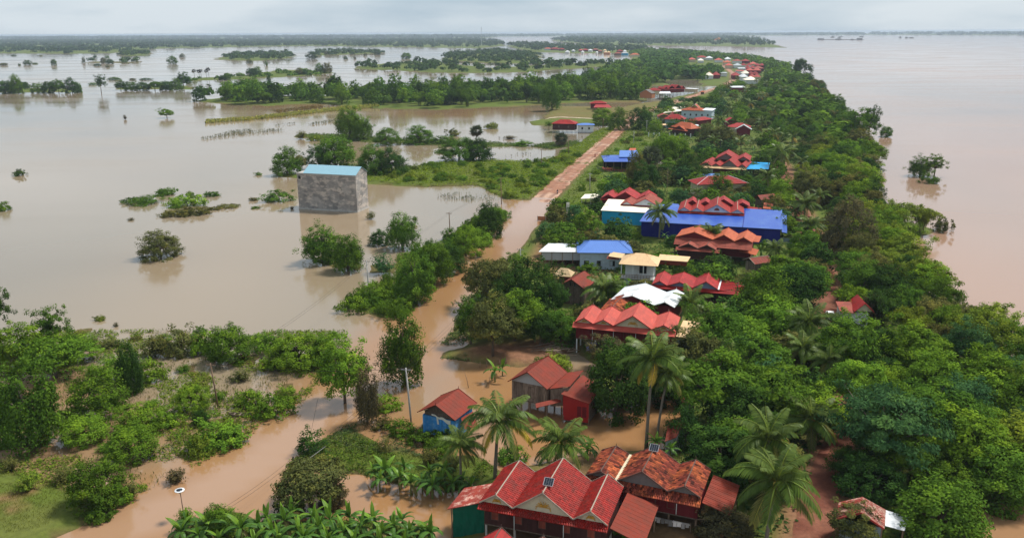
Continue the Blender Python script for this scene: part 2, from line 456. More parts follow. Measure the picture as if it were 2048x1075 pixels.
def polar(r0, r1, ratio, fine, coarse):
    nr = int(math.log(r1 / r0) / math.log(ratio)) + 1
    R = r0 * (r1 / r0) ** (np.arange(nr + 1) / nr)
    A = np.concatenate([np.arange(-80, -36, coarse), np.arange(-36, 36, fine), np.arange(36, 80.01, coarse)])
    rr, aa = np.meshgrid(R, np.radians(A), indexing='ij')
    X, Y = rr * np.sin(aa), rr * np.cos(aa)
    n, m = rr.shape
    idx = np.arange(n * m).reshape(n, m)
    F = np.stack([idx[:-1, :-1], idx[1:, :-1], idx[1:, 1:], idx[:-1, 1:]], -1).reshape(-1, 4)[:, ::-1]
    return X.ravel(), Y.ravel(), F

def gridmesh(name, X, Y, Z, F, mat, kind, col=None, smooth=True):
    me = bpy.data.meshes.new(name)
    n = len(X)
    me.vertices.add(n)
    me.vertices.foreach_set('co', np.stack([X, Y, Z], 1).astype(np.float32).ravel())
    k = F.shape[1]
    me.loops.add(F.size)
    me.loops.foreach_set('vertex_index', F.astype(np.int32).ravel())
    me.polygons.add(len(F))
    me.polygons.foreach_set('loop_start', np.arange(0, F.size, k, dtype=np.int32))
    me.polygons.foreach_set('loop_total', np.full(len(F), k, np.int32))
    if smooth: me.polygons.foreach_set('use_smooth', np.ones(len(F), bool))
    if col is not None:
        a = me.attributes.new('soil', 'FLOAT_COLOR', 'POINT')
        a.data.foreach_set('color', np.concatenate([col, np.ones((n, 1))], 1).astype(np.float32).ravel())
    if mat: me.materials.append(mat)
    me.update(calc_edges=True)
    o = bpy.data.objects.new(name, me)
    COL.objects.link(o)
    if kind: o['kind'] = kind
    return o

def soilmat(name, rough, bump, sc=1.2):
    m, t, p = nodemat(name)
    L = t.links.new
    a = t.nodes.new('ShaderNodeAttribute'); a.attribute_name = 'soil'
    tcn = t.nodes.new('ShaderNodeTexCoord')
    n1 = t.nodes.new('ShaderNodeTexNoise'); n1.inputs['Scale'].default_value = sc; n1.inputs['Detail'].default_value = 9; n1.inputs['Roughness'].default_value = .7
    L(tcn.outputs['Object'], n1.inputs['Vector'])
    mr = t.nodes.new('ShaderNodeMapRange'); mr.inputs['From Min'].default_value = .3; mr.inputs['From Max'].default_value = .7
    mr.inputs['To Min'].default_value = .72; mr.inputs['To Max'].default_value = 1.3
    L(n1.outputs['Fac'], mr.inputs['Value'])
    hs = t.nodes.new('ShaderNodeHueSaturation')
    L(mr.outputs[0], hs.inputs['Value']); L(a.outputs['Color'], hs.inputs['Color'])
    L(hs.outputs[0], p.inputs['Base Color'])
    p.inputs['Roughness'].default_value = rough; p.inputs['Specular IOR Level'].default_value = .12
    b = t.nodes.new('ShaderNodeBump'); b.inputs['Strength'].default_value = bump; b.inputs['Distance'].default_value = .12
    L(n1.outputs['Fac'], b.inputs['Height']); L(b.outputs[0], p.inputs['Normal'])
    return m

def lerp(a, b, t): return a * (1 - t[:, None]) + np.asarray(b) * t[:, None]
def sm(x, a, b):
    t = np.clip((x - a) / (b - a), 0, 1)
    return t * t * (3 - 2 * t)

# ground
X, Y, F = polar(34, 26000, 1.0165, .17, 3.0)
PG = np.stack([X, Y], 1)
Z = ground(PG)
nn = .5 + .5 * (vnoise(X, Y, 14, 8) * .6 + vnoise(X, Y, 4, 6) * .4)
col = np.tile(np.array([.080, .108, .016]), (len(X), 1))                      # grass and weeds
col = lerp(col, (.105, .112, .026), sm(nn, .45, .8) * .8)
dpath, spath, _ = dline(PG, PATH)
droad, sroad, sideroad = dline(PG, ROAD)
bare = np.maximum(1 - sm(dpath, 2.5, 6.0), 0)
for V_, k_ in ((P2([(865, 712), (945, 690), (1000, 690), (1120, 680), (1180, 690), (1160, 720), (1040, 740), (950, 725)]), 1.0),
              (P2([(1040, 540), (1060, 500), (1080, 470), (1240, 545), (1130, 600), (1100, 560), (1060, 545)]), .9),
              (P2([(1080, 470), (1110, 420), (1200, 430), (1210, 480), (1100, 480)]), .6),
              (P2([(1000, 214), (1090, 208), (1280, 200), (1330, 205), (1260, 240), (1090, 240)]), .35),
              (P2([(1210, 860), (1420, 1010), (1560, 1130), (900, 1130), (1000, 960)]), .8),
              (P2([(1600, 480), (1680, 470), (1680, 545), (1620, 540)]), .9)):
    bare = np.maximum(bare, k_ * sm(sdpoly(PG, V_), -1, 4))
verge = (1 - sm(droad, ROAD_HALF + .6, ROAD_HALF + 2.6)) * sm(sroad, ROAD_S[12], ROAD_S[14])
bare = np.clip(bare * (.75 + .5 * nn), 0, 1)
lawn_ = sm(sdpoly(PG, LANDS[3][0]), -2, 4) * sm(vnoise(X, Y, 5, 12) * .7 + vnoise(X, Y, 1.8, 3) * .3, .05, .45)
bare = np.maximum(bare, lawn_ * .7)
col = lerp(col, (.20, .098, .055), np.clip(bare, 0, 1))
col = lerp(col, (.16, .085, .046), verge * (.3 + .7 * nn))
wet = 1 - sm(Z, .02, .22)
col = lerp(col, (.095, .060, .028), wet * .85)
GROUND = gridmesh('ground', X, Y, Z, F, soilmat('soil', .9, .6), 'structure', col)

# water: one level sheet; the suspended mud differs from the back country to the lane and the river
X, Y, F = polar(30, 26000, 1.026, .35, 3.0)
PW = np.stack([X, Y], 1)
dr, sr, sd_ = dline(PW, ROAD)
rk = 1 - sm(dr, 7, 19)
rk *= 1 - sm(sr, ROAD_S[16], ROAD_S[18])
for q, rad, k_ in (((760, 890), 22, 1.0), ((1100, 850), 34, 1.0), ((1270, 850), 24, 1.0), ((800, 1010), 26, 1.0), ((540, 1010), 14, .95), ((1000, 780), 22, .9), ((900, 225), 70, .55), ((1000, 222), 60, .5), ((600, 208), 60, .6),
                  ((480, 205), 40, .35), ((250, 900), 26, .55), ((120, 780), 14, .5), ((660, 830), 26, .8), ((1990, 1040), 22, .75), ((1060, 420), 30, .5), ((1250, 212), 40, .6)):
    c = at(*q)[:2]
    rk = np.maximum(rk, k_ * (1 - sm(np.hypot(X - c[0], Y - c[1]), rad * .35, rad)))
rk = np.clip(rk * (1 + .25 * vnoise(X, Y, 18, 4)), 0, 1)
ridge_px = [(1620, 1500), (1700, 1000), (1660, 650), (1600, 450), (1540, 250), (1490, 160), (1440, 118), (1330, 101), (1180, 92), (1050, 86), (960, 79), (1000, 74), (0, 74.8)]
RV = np.concatenate([P2(ridge_px), [[-26000, 40000], [60000, 40000], [60000, 0]]])
river = sm(sdpoly(PW, RV), -10, 30)
cw = np.tile(np.array([.262, .190, .118]), (len(X), 1))
swirl = .5 + .5 * (vnoise(X, Y * .25, 160, 2) * .6 + vnoise(X, Y * .3, 60, 7) * .4)
cw = lerp(cw, (.195, .160, .112), sm(swirl, .35, .8))
cr_ = lerp(np.tile(np.array([.345, .202, .130]), (len(X), 1)), (.290, .180, .122), sm(swirl, .35, .75))
cw = cw * (1 - river[:, None]) + cr_ * river[:, None]
cw = lerp(cw, (.275, .142, .060), rk)
cw = lerp(cw, (.305, .178, .102), (1 - sm(dr, 2.6, 5.2)) * (1 - sm(sr, ROAD_S[6], ROAD_S[8])))
cw = lerp(cw, (.37, .225, .145), (1 - sm(dr, 3, 9)) * sm(sr, ROAD_S[11], ROAD_S[14]) * (1 - sm(sr, ROAD_S[16], ROAD_S[18])))
def watermat():
    m, t, p = nodemat('flood_water')
    L = t.links.new
    a = t.nodes.new('ShaderNodeAttribute'); a.attribute_name = 'soil'
    L(a.outputs['Color'], p.inputs['Base Color'])
    p.inputs['IOR'].default_value = 1.6
    tcn = t.nodes.new('ShaderNodeTexCoord')
    n2 = t.nodes.new('ShaderNodeTexNoise'); n2.inputs['Scale'].default_value = .02; n2.inputs['Detail'].default_value = 3
    mpn = t.nodes.new('ShaderNodeMapping'); mpn.inputs['Scale'].default_value = (.35, 1, 1)
    L(tcn.outputs['Object'], mpn.inputs[0]); L(mpn.outputs[0], n2.inputs['Vector'])
    mr = t.nodes.new('ShaderNodeMapRange'); mr.inputs['From Min'].default_value = .35; mr.inputs['From Max'].default_value = .65
    mr.inputs['To Min'].default_value = .05; mr.inputs['To Max'].default_value = .16
    L(n2.outputs['Fac'], mr.inputs['Value']); L(mr.outputs[0], p.inputs['Roughness'])
    n1 = t.nodes.new('ShaderNodeTexNoise'); n1.inputs['Scale'].default_value = .9; n1.inputs['Detail'].default_value = 4
    L(mpn.outputs[0], n1.inputs['Vector'])
    b = t.nodes.new('ShaderNodeBump'); b.inputs['Strength'].default_value = .065; b.inputs['Distance'].default_value = .05
    L(n1.outputs['Fac'], b.inputs['Height']); L(b.outputs[0], p.inputs['Normal'])
    return m
WATER = gridmesh('water', X, Y, np.zeros(len(X)), F, watermat(), 'structure', cw)

# roads: strips laid along their centre lines
def resample(V, step):
    s = np.concatenate([[0], np.cumsum(np.hypot(*np.diff(V, axis=0).T))])
    # smooth the polyline a little
    q = np.arange(0, s[-1], step)
    xy = np.stack([np.interp(q, s, V[:, 0]), np.interp(q, s, V[:, 1])], 1)
    k = 7
    ker = np.ones(k) / k
    pad = np.pad(xy, ((k // 2, k // 2), (0, 0)), 'edge')
    return q, np.stack([np.convolve(pad[:, i], ker, 'valid') for i in (0, 1)], 1)

def strip(name, V, half, zf, colf, mat, step=1.2, nx=15):
    q, C = resample(V, step)
    T = np.gradient(C, axis=0); T /= np.hypot(*T.T)[:, None]
    N = np.stack([T[:, 1], -T[:, 0]], 1)                       # to the right
    u = np.linspace(-1, 1, nx)
    hw = half * (1 + .08 * vnoise(q, q * 0, 9, 3)) * (1 + (.28 * sm(q, ROAD_S[12], ROAD_S[15]) * (1 - sm(q, ROAD_S[20], ROAD_S[24])) if name == 'dirt_road' else 0))
    X = C[:, None, 0] + N[:, None, 0] * u[None] * hw[:, None]
    Y = C[:, None, 1] + N[:, None, 1] * u[None] * hw[:, None]
    S = np.repeat(q[:, None], nx, 1); U = np.repeat(u[None], len(q), 0)
    Zr = zf(S, U, X, Y)
    n, m = X.shape
    idx = np.arange(n * m).reshape(n, m)
    F = np.stack([idx[:-1, :-1], idx[:-1, 1:], idx[1:, 1:], idx[1:, :-1]], -1).reshape(-1, 4)
    return gridmesh(name, X.ravel(), Y.ravel(), Zr.ravel(), F, mat, 'structure', colf(S.ravel(), U.ravel(), X.ravel(), Y.ravel(), Zr.ravel()))

def rz_f(S, U, X, Y):
    z = road_z(S)
    dry = sm(S, ROAD_S[14], ROAD_S[16])
    z = z + (-.10 * np.abs(U) ** 4 - .05 * (np.exp(-((U - .38) / .16) ** 2) + np.exp(-((U + .38) / .16) ** 2)) + .05 * vnoise(X, Y, 1.6, 2)) * (.25 + dry)
    z = z + .15 * (vnoise(X, Y, 4.5, 8) * .7 + vnoise(X, Y, 1.9, 4) * .3) * sm(S, ROAD_S[13], ROAD_S[14]) * (1 - sm(S, ROAD_S[16], ROAD_S[17]))        # a dry mud rim along the right-hand edge
    return z + .035 * vnoise(X, Y, 5, 3)
def rcol(S, U, X, Y, Zr):
    n1 = .5 + .5 * vnoise(X, Y, 2.2, 1); n2 = .5 + .5 * vnoise(X, Y, 7, 5)
    c = np.tile(np.array([.27, .125, .072]), (len(S), 1))
    c = lerp(c, (.42, .26, .18), sm(n1 * .5 + n2 * .5, .48, .68))
    rut = np.exp(-((U - .38) / .15) ** 2) + np.exp(-((U + .38) / .15) ** 2)
    c = lerp(c, (.12, .048, .028), np.clip(rut * .8 * n2, 0, 1))
    c = lerp(c, (.46, .255, .17), 1 - sm(S, ROAD_S[5], ROAD_S[7]))          # wet clay near the camera
    c = lerp(c, (.10, .11, .04), sm(np.abs(U) + .18 * (n1 - .5), .9, 1.02) * sm(S, ROAD_S[13], ROAD_S[15]) * .8)
    return c
ROADO = strip('dirt_road', ROAD, ROAD_HALF, rz_f, rcol, soilmat('road_clay', .62, .5, 1.6))
def pz_f(S, U, X, Y):
    return ground(np.stack([X.ravel(), Y.ravel()], 1)).reshape(X.shape) + .06 - .08 * np.abs(U) ** 3 + .02 * vnoise(X, Y, 1.5)
def pcol(S, U, X, Y, Zr):
    n1 = .5 + .5 * vnoise(X, Y, 2.4, 1)
    c = lerp(np.tile(np.array([.135, .046, .028]), (len(S), 1)), (.19, .075, .045), sm(n1, .4, .8))
    return lerp(c, (.10, .10, .035), sm(np.abs(U) + .2 * (n1 - .5), .88, 1.0) * .7)
PATHO = strip('dirt_path', PATH, 2.5, pz_f, pcol, soilmat('path_clay', .85, .5, 1.6))
LANEO = strip('earth_lane', LANE, 1.6, lambda S, U, X, Y: np.maximum(ground(np.stack([X.ravel(), Y.ravel()], 1)).reshape(X.shape), .15) + .12,
              lambda S, U, X, Y, Z_: np.tile(np.array([.50, .40, .30]), (len(S), 1)), soilmat('lane_clay', .85, .4, 1.5))
# ------------------------------------------------------------------ building kit (everything in world coordinates)
KEEP = []                                  # (px box, distance) of things that trees must not grow in front of
SOLID = []                                 # ground outlines no tree may stand in
Zv = np.array([0, 0, 1.0])
nrm = lambda v: v / (np.linalg.norm(v) + 1e-12)

def keep(x0, y0, x1, y1, dist): KEEP.append((x0, y0, x1, y1, dist))

def slope(parent, e0, e1, r1, r0, mat, style='course', name='roof_slope', th=.07, tint=.5, lw=.3, lc=.34):
    """a roof plane: eave e0-e1, ridge r0-r1. Tiles and courses are real steps, sheets have real ribs."""
    e0, e1, r0, r1 = [np.asarray(p, float) for p in (e0, e1, r0, r1)]
    n = nrm(np.cross(e1 - e0, r0 - e0))
    if n[2] < 0: n = -n
    W_, H_ = np.linalg.norm(e1 - e0), np.linalg.norm(r0 - e0)
    P = lambda u, v, l=0.0: (e0 * (1 - u) + e1 * u) * (1 - v) + (r0 * (1 - u) + r1 * u) * v + n * l
    b = MB()
    b.hexa([P(0, 0, -th), P(1, 0, -th), P(1, 1, -th), P(0, 1, -th)], [P(0, 0), P(1, 0), P(1, 1), P(0, 1)], tint)
    if style in ('rib', 'plain'):
        if style == 'rib':
            k = max(2, int(W_ / .8))
            for i in range(k + 1):
                u = min(max(i / k, .004), .996); du = .035 / W_
                b.hexa([P(u - du, .002, .001), P(u + du, .002, .001), P(u + du, .998, .001), P(u - du, .998, .001)],
                       [P(u - du * .4, .002, .016), P(u + du * .4, .002, .016), P(u + du * .4, .998, .016), P(u - du * .4, .998, .016)], tint)
        return b.build(name, mat, parent)
    base = b.build(name, mat, parent)
    if style == 'panel':                   # sheets one can tell apart: one object each, with a proud lap
        k = max(2, round(W_ / 1.25))
        rr = random.Random(int(W_ * 1000))
        for i in range(k):
            u0, u1 = i / k, (i + 1) / k
            s = MB(); l = .012 + .02 * rr.random(); t_ = rr.random()
            g = .05 / W_
            s.hexa([P(u0, -.01, .004), P(u1 - g, -.01, .004), P(u1 - g, .995, .004), P(u0, .995, .004)],
                   [P(u0, -.01, l + .02), P(u1 - g, -.01, l), P(u1 - g, .995, l), P(u0, .995, l + .02)], t_)
            for q in (.3, .62):
                uu = u0 + (u1 - u0) * q
                s.hexa([P(uu, 0, l), P(uu + .06 / W_, 0, l), P(uu + .06 / W_, .99, l), P(uu, .99, l)],
                       [P(uu + .02 / W_, 0, l + .05), P(uu + .04 / W_, 0, l + .05), P(uu + .04 / W_, .99, l + .05), P(uu + .02 / W_, .99, l + .05)], t_)
            s.build('roof_sheet', mat, parent)
        return base
    s = MB()
    rr = random.Random(int(W_ * 977 + H_ * 131))
    nv = max(2, int(H_ / lc)); nu = max(2, int(W_ / ((max(lw, lc) * .95) if style == 'tile' else 1.6)))
    for j in range(nv):
        off = .5 * (j % 2) / nu if style == 'tile' else 0
        for i in range(nu + (1 if off else 0)):
            u0, u1 = max(0, i / nu - off), min(1, (i + 1) / nu - off)
            v0, v1 = j / nv, (j + 1.12) / nv
            v1 = min(v1, 1)
            l0, l1 = .07 + .03 * rr.random(), .012 + .008 * rr.random()
            g = .10 * (u1 - u0) if style == 'tile' else .0
            t_ = min(1, max(0, .5 + (.5 if style == 'tile' else .25) * rr.gauss(0, .6)))
            a, b2, c, d = P(u0 + g, v0, l0 - .02), P(u1 - g, v0, l0 - .02), P(u1 - g, v1, l1), P(u0 + g, v1, l1)
            m0, m1 = P((u0 + u1) / 2, v0, l0 + .06), P((u0 + u1) / 2, v1, l1 + .05)
            if style == 'tile':
                s.add([a, m0, b2, c, m1, d], ((0, 1, 4, 5), (1, 2, 3, 4)), t_)
            else:
                s.add([a, b2, c, d, P(u0 + g, v0, 0), P(u1 - g, v0, 0)], ((0, 1, 2, 3), (4, 5, 1, 0)), t_)
    t = s.build('roof_tiles', mat, parent, 'stuff')
    return base

class Frame:                               # origin on the ground below the front left eave corner, x along the front, y to the back
    def __init__(s, A, B, z, g=0.3, C=None, D=None):
        a, b = at(*A, z), at(*B, z)
        s.o = np.array([a[0], a[1], 0.0]); s.w = float(np.linalg.norm(b - a))
        s.x = nrm(b - a); s.y = np.array([-s.x[1], s.x[0], 0.0])
        s.D = D if D else float((at(*C, z) - b) @ s.y)
        s.z, s.g = z, g
        s.A, s.B = A, B
        s.yaw = math.atan2(s.x[1], s.x[0])
    def P(s, x, y, z): return s.o + s.x * x + s.y * y + Zv * z
    def fx(s, px): return (px - s.A[0]) / (s.B[0] - s.A[0]) * s.w
    def vp(s): return vpm(s.P(s.w / 2, 0, s.z))

def root_of(f, name, label, cat='house', group=None):
    r = thing(name, label, cat, f.P(0, 0, f.g), f.yaw, group)
    SOLID.append(np.array([f.P(-.8, -1.2, 0)[:2], f.P(f.w + .8, -1.2, 0)[:2], f.P(f.w + .8, f.D + .8, 0)[:2], f.P(-.8, f.D + .8, 0)[:2]]))
    return r

def gables(root, f, gs, mat, style='course', pent=None, trim='pale_trim', ped=None, orn=False, over=.35, ridge=True, y0=0.0, D=None, ze=None, lc=.34, brd=.16):
    """a row of parallel gables with pediments; gs = (left px, right px, rise px)"""
    ze = f.z if ze is None else ze
    D = f.D if D is None else D
    vp = f.vp()
    for (pa, pb, rp) in gs:
        x0, x1, rise = f.fx(pa), f.fx(pb), rp / vp
        xm = (x0 + x1) / 2
        F0, F1 = y0 - over, y0 + D + over
        slope(root, f.P(x0, F0, ze), f.P(x0, F1, ze), f.P(xm, F1, ze + rise), f.P(xm, F0, ze + rise), MT[mat], style, lc=lc)
        slope(root, f.P(x1, F1, ze), f.P(x1, F0, ze), f.P(xm, F0, ze + rise), f.P(xm, F1, ze + rise), MT[mat], style, lc=lc)
        if trim:
            for yy in (F0 - .03, F1 + .03):
                b = MB()
                for s_, e_ in ((x0, xm), (x1, xm)):
                    b.bar(f.P(s_, yy, ze + .03), f.P(e_, yy, ze + rise + .06), .07, brd)
                b.bar(f.P(xm, yy, ze + rise), f.P(xm, yy, ze + rise + .45), .07, .07)
                b.build('bargeboard', MT[trim], root)
            if ridge:
                MB().bar(f.P(xm, F0 + .05, ze + rise + .05), f.P(xm, F1 - .05, ze + rise + .05), .13, .10).build('ridge_cap', MT[trim], root)
        if ped:
            ins = .25
            b = MB()
            lo = [f.P(x0 + ins, y0 + .02, ze), f.P(x1 - ins, y0 + .02, ze), f.P(xm, y0 + .02, ze + rise - .14)]
            hi = [p + f.y * .1 for p in lo]
            b.add(lo + hi, ((0, 1, 2), (5, 4, 3), (0, 3, 4, 1), (1, 4, 5, 2), (2, 5, 3, 0)))
            pd = b.build('pediment', MT[ped], root)
            b = MB()
            bk = [p + f.y * (D - .14) for p in lo]; bh = [p + f.y * .1 for p in bk]
            b.add(bk + bh, ((0, 1, 2), (5, 4, 3), (0, 3, 4, 1), (1, 4, 5, 2), (2, 5, 3, 0)))
            b.build('pediment', MT[ped], root)
            if orn:                        # a carved spray on the pediment
                o = MB(); w2 = (x1 - x0) * .11; h2 = rise * .30; zb = ze + rise * .18
                for k in range(7):
                    a_ = math.pi * (k + .5) / 7
                    o.bar(f.P(xm, y0 - .03, zb + h2 * .35), f.P(xm + math.cos(a_) * w2, y0 - .03, zb + h2 * .35 + math.sin(a_) * h2 * .8), .05, .09 + .05 * (k % 2))
                o.bar(f.P(xm - w2 * 1.15, y0 - .03, zb + h2 * .25), f.P(xm + w2 * 1.15, y0 - .03, zb + h2 * .25), .05, .08)
                for s_ in (-1, 1):
                    o.bar(f.P(xm + s_ * w2, y0 - .03, zb + h2 * .25), f.P(xm + s_ * w2 * 1.1, y0 - .03, zb - h2 * .25), .05, .08)
                o.build('ornament', MT['gold'], pd)
    for (pa, pb, ra), (pc, pd_, rb) in zip(gs[:-1], gs[1:]):    # valley gutters
        xv = (f.fx(pb) + f.fx(pc)) / 2
        if trim and abs(pb - pc) < 8: MB().bar(f.P(xv, y0 - over, ze + .02), f.P(xv, y0 + D + over, ze + .02), .12, .06).build('valley_gutter', MT[trim], root)
    if pent:
        out, drop = pent[:2]
        pm = pent[2] if len(pent) > 2 else mat
        slope(root, f.P(-.1, y0 - out, ze - drop), f.P(f.w + .1, y0 - out, ze - drop), f.P(f.w + .1, y0 + .0, ze - .02), f.P(-.1, y0 + .0, ze - .02), MT[pm], 'tile' if style == 'tile' else 'course', 'pent_roof', lc=.3)

def walls(root, f, mat, zf, ze=None, inset=.35, y0=None, y1=None, x0=None, x1=None, battens=0, floor=True, name='wall'):
    ze = (f.z - .03) if ze is None else ze
    x0 = inset if x0 is None else x0; x1 = f.w - inset if x1 is None else x1
    y0 = inset if y0 is None else y0; y1 = f.D - inset if y1 is None else y1
    t = .12
    for (ax0, ax1, ay0, ay1, n_) in ((x0, x1, y0, y0 + t, 'f'), (x0, x0 + t, y0 + t, y1 - t, 's'), (x1 - t, x1, y0 + t, y1 - t, 's'), (x0, x1, y1 - t, y1, 'b')):
        b = MB().box(f.o, f.x, f.y, ax0, ax1, ay0, ay1, zf, ze)
        w_ = b.build(name, MT[mat], root)
        if battens and n_ in 'fs':
            s = MB(); L_ = (ax1 - ax0) if n_ == 'f' else (ay1 - ay0)
            k = int(L_ / battens); rr = random.Random(k)
            for i in range(k):
                u = (i + .06) / k; v = (i + .94) / k; pr = .02 + .03 * rr.random(); t_ = rr.random()
                zz = zf - .12 * rr.random()
                if n_ == 'f': s.box(f.o, f.x, f.y, ax0 + u * L_, ax0 + v * L_, ay0 - pr, ay0 - .002, zz, ze - .02, t_)
                elif ax0 < f.w / 2: s.box(f.o, f.x, f.y, ax0 - pr, ax0 - .002, ay0 + u * L_, ay0 + v * L_, zz, ze - .02, t_)
                else: s.box(f.o, f.x, f.y, ax1 + .002, ax1 + pr, ay0 + u * L_, ay0 + v * L_, zz, ze - .02, t_)
            s.build('wall_planks', MT[mat], w_, 'stuff')
    if floor:
        MB().box(f.o, f.x, f.y, x0 - .05, x1 + .05, y0 - .05, y1 + .05, zf - .16, zf - .004).build('floor_deck', MT['dark_plank'], root)

def stilts(root, f, zf, z0=-.4, nx=4, ny=3, r=.11, mat='concrete', inset=.5):
    for i in range(nx):
        for j in range(ny):
            x = inset + (f.w - 2 * inset) * i / (nx - 1); y = inset + (f.D - 2 * inset) * j / max(1, ny - 1)
            MB().box(f.o, f.x, f.y, x - r, x + r, y - r, y + r, z0, zf - .17).build('stilt', MT[mat], root)

def window(root, f, x, zc, w=.9, h=1.25, y=.35, frame='dark_trim', leaf='dark_plank', open_=False, side=None):
    P0 = f.o
    b = MB()
    for (a, c, d, e) in ((x - w / 2 - .06, x + w / 2 + .06, zc + h / 2, zc + h / 2 + .07), (x - w / 2 - .06, x + w / 2 + .06, zc - h / 2 - .07, zc - h / 2),
                         (x - w / 2 - .06, x - w / 2, zc - h / 2, zc + h / 2), (x + w / 2, x + w / 2 + .06, zc - h / 2, zc + h / 2)):
        b.box(P0, f.x, f.y, a, c, y - .09, y - .004, d, e)
    wn = b.build('window', MT[frame], root)
    if open_:
        MB().box(P0, f.x, f.y, x - w / 2, x + w / 2, y - .03, y - .006, zc - h / 2, zc + h / 2).build('pane', MT['glass'], wn)
    else:
        for s_ in (-1, 1):
            xa, xb = sorted((x + s_ * .015, x + s_ * w / 2))
            MB().box(P0, f.x, f.y, xa, xb, y - .06, y - .006, zc - h / 2, zc + h / 2, .5 + .2 * s_).build('shutter', MT[leaf], wn)

def pipe(root, f, x, z0, z1, y=-.02):
    MB().tube([f.P(x, y, z0), f.P(x, y, z1)], .05, 6).build('downpipe', MT['white_paint'], root)

def roofpoly(root, pts, mat, style='rib', name='lean_to_roof', th=.07):
    """a sheet roof through four photo points with heights: eave left, eave right, upper right, upper left"""
    p = [at(x, y, z) for x, y, z in pts]
    return slope(root, p[0], p[1], p[2], p[3], MT[mat], style, name, th)

def dropwall(root, a, b, z0, mat, name='wall', t=.08, inset=0, lower=.05):
    """a wall hanging from the line a-b (px, py, z) down to height z0"""
    a, b = at(*a) if len(a) == 3 else np.asarray(a), at(*b) if len(b) == 3 else np.asarray(b)
    return wallpts(root, a - Zv * lower, b - Zv * lower, z0, mat, name, t)

def wallpts(root, a, b, z0, mat, name='wall', t=.08):
    s = nrm(np.cross(b - a, Zv)) * t / 2
    g = lambda p, z: np.array([p[0], p[1], z])
    return MB().hexa([g(a - s, z0), g(b - s, z0), g(b + s, z0), g(a + s, z0)], [a - s, b - s, b + s, a + s]).build(name, MT[mat], root)

def postpts(root, p, z0, mat='concrete', r=.09, name='post'):
    return MB().box(np.array([p[0], p[1], 0]), np.array([1., 0, 0]), np.array([0, 1., 0]), -r, r, -r, r, z0, p[2] - .09).build(name, MT[mat], root)

def shed(name, label, cat, pts, mat, style='rib', wall=None, wz=.2, edges=(0, 1, 2, 3), post=None, group=None, inset=.12, g=.2):
    """a free-standing sheet-roofed shed from its four roof corners"""
    p = [at(x, y, z) for x, y, z in pts]
    c = sum(p) / 4
    d = p[1] - p[0]
    r = thing(name, label, cat, (c[0], c[1], g), math.atan2(d[1], d[0]), group)
    SOLID.append(np.array([q[:2] + nrm(q - c)[:2] * .8 for q in p]))
    slope(r, p[0], p[1], p[2], p[3], MT[mat], style)
    q = [c + (v - c) * (1 - inset) for v in p]
    for i, v in enumerate(q): v[2] = p[i][2] * (1 - inset) + c[2] * inset - .10
    if wall:
        for e in edges:
            wallpts(r, q[e], q[(e + 1) % 4], wz, wall)
    if post is not None:
        for i in range(4):
            postpts(r, q[i], post)
        for e in (0, 2):
            postpts(r, (q[e] + q[(e + 1) % 4]) / 2, post)
    return r, p, q

def hiproof(root, f, rise, mat, style='course', ridge_in=None, over=.6, trim=None, ze=None, x0=0.0, x1=None, y0=0.0, y1=None, along='x', lc=.34):
    ze = f.z if ze is None else ze
    x1 = f.w if x1 is None else x1; y1 = f.D if y1 is None else y1
    a, b, c, d = f.P(x0 - over, y0 - over, ze), f.P(x1 + over, y0 - over, ze), f.P(x1 + over, y1 + over, ze), f.P(x0 - over, y1 + over, ze)
    if along == 'x':
        k = min((y1 - y0) / 2, (x1 - x0) / 2 - .1) if ridge_in is None else ridge_in
        ym = (y0 + y1) / 2
        r0, r1 = f.P(x0 + k, ym, ze + rise), f.P(x1 - k, ym, ze + rise)
        fs = ((a, b, r1, r0), (c, d, r0, r1), (d, a, r0, r0), (b, c, r1, r1))
    else:
        k = min((x1 - x0) / 2, (y1 - y0) / 2 - .1) if ridge_in is None else ridge_in
        xm = (x0 + x1) / 2
        r0, r1 = f.P(xm, y0 + k, ze + rise), f.P(xm, y1 - k, ze + rise)
        fs = ((a, b, r0, r0), (b, c, r1, r0), (c, d, r1, r1), (d, a, r0, r1))
    for q in fs: slope(root, q[0], q[1], q[2], q[3], MT[mat], style, lc=lc)
    if trim:
        t = MB()
        t.bar(r0 + Zv * .05, r1 + Zv * .05, .16, .1)
        for s_, e_ in ((a, r0), (d, r0 if along == 'x' else r1), (b, r1 if along == 'x' else r0), (c, r1)):
            t.bar(s_ + Zv * .05, e_ + Zv * .05, .14, .08)
        t.build('ridge_cap', MT[trim], root)

def finials(root, f, xs, z, mat='pale_trim'):
    for x, y in xs: MB().tube([f.P(x, y, z), f.P(x, y, z + .6), f.P(x, y, z + .9)], [.09, .05, .01], 5).build('finial', MT[mat], root)
# ------------------------------------------------------------------ the houses, from the camera outwards
def kp(f, x0, y0, x1, y1): keep(x0, y0, x1, y1, float(np.linalg.norm(f.P(f.w / 2, 0, 0)[:2])))

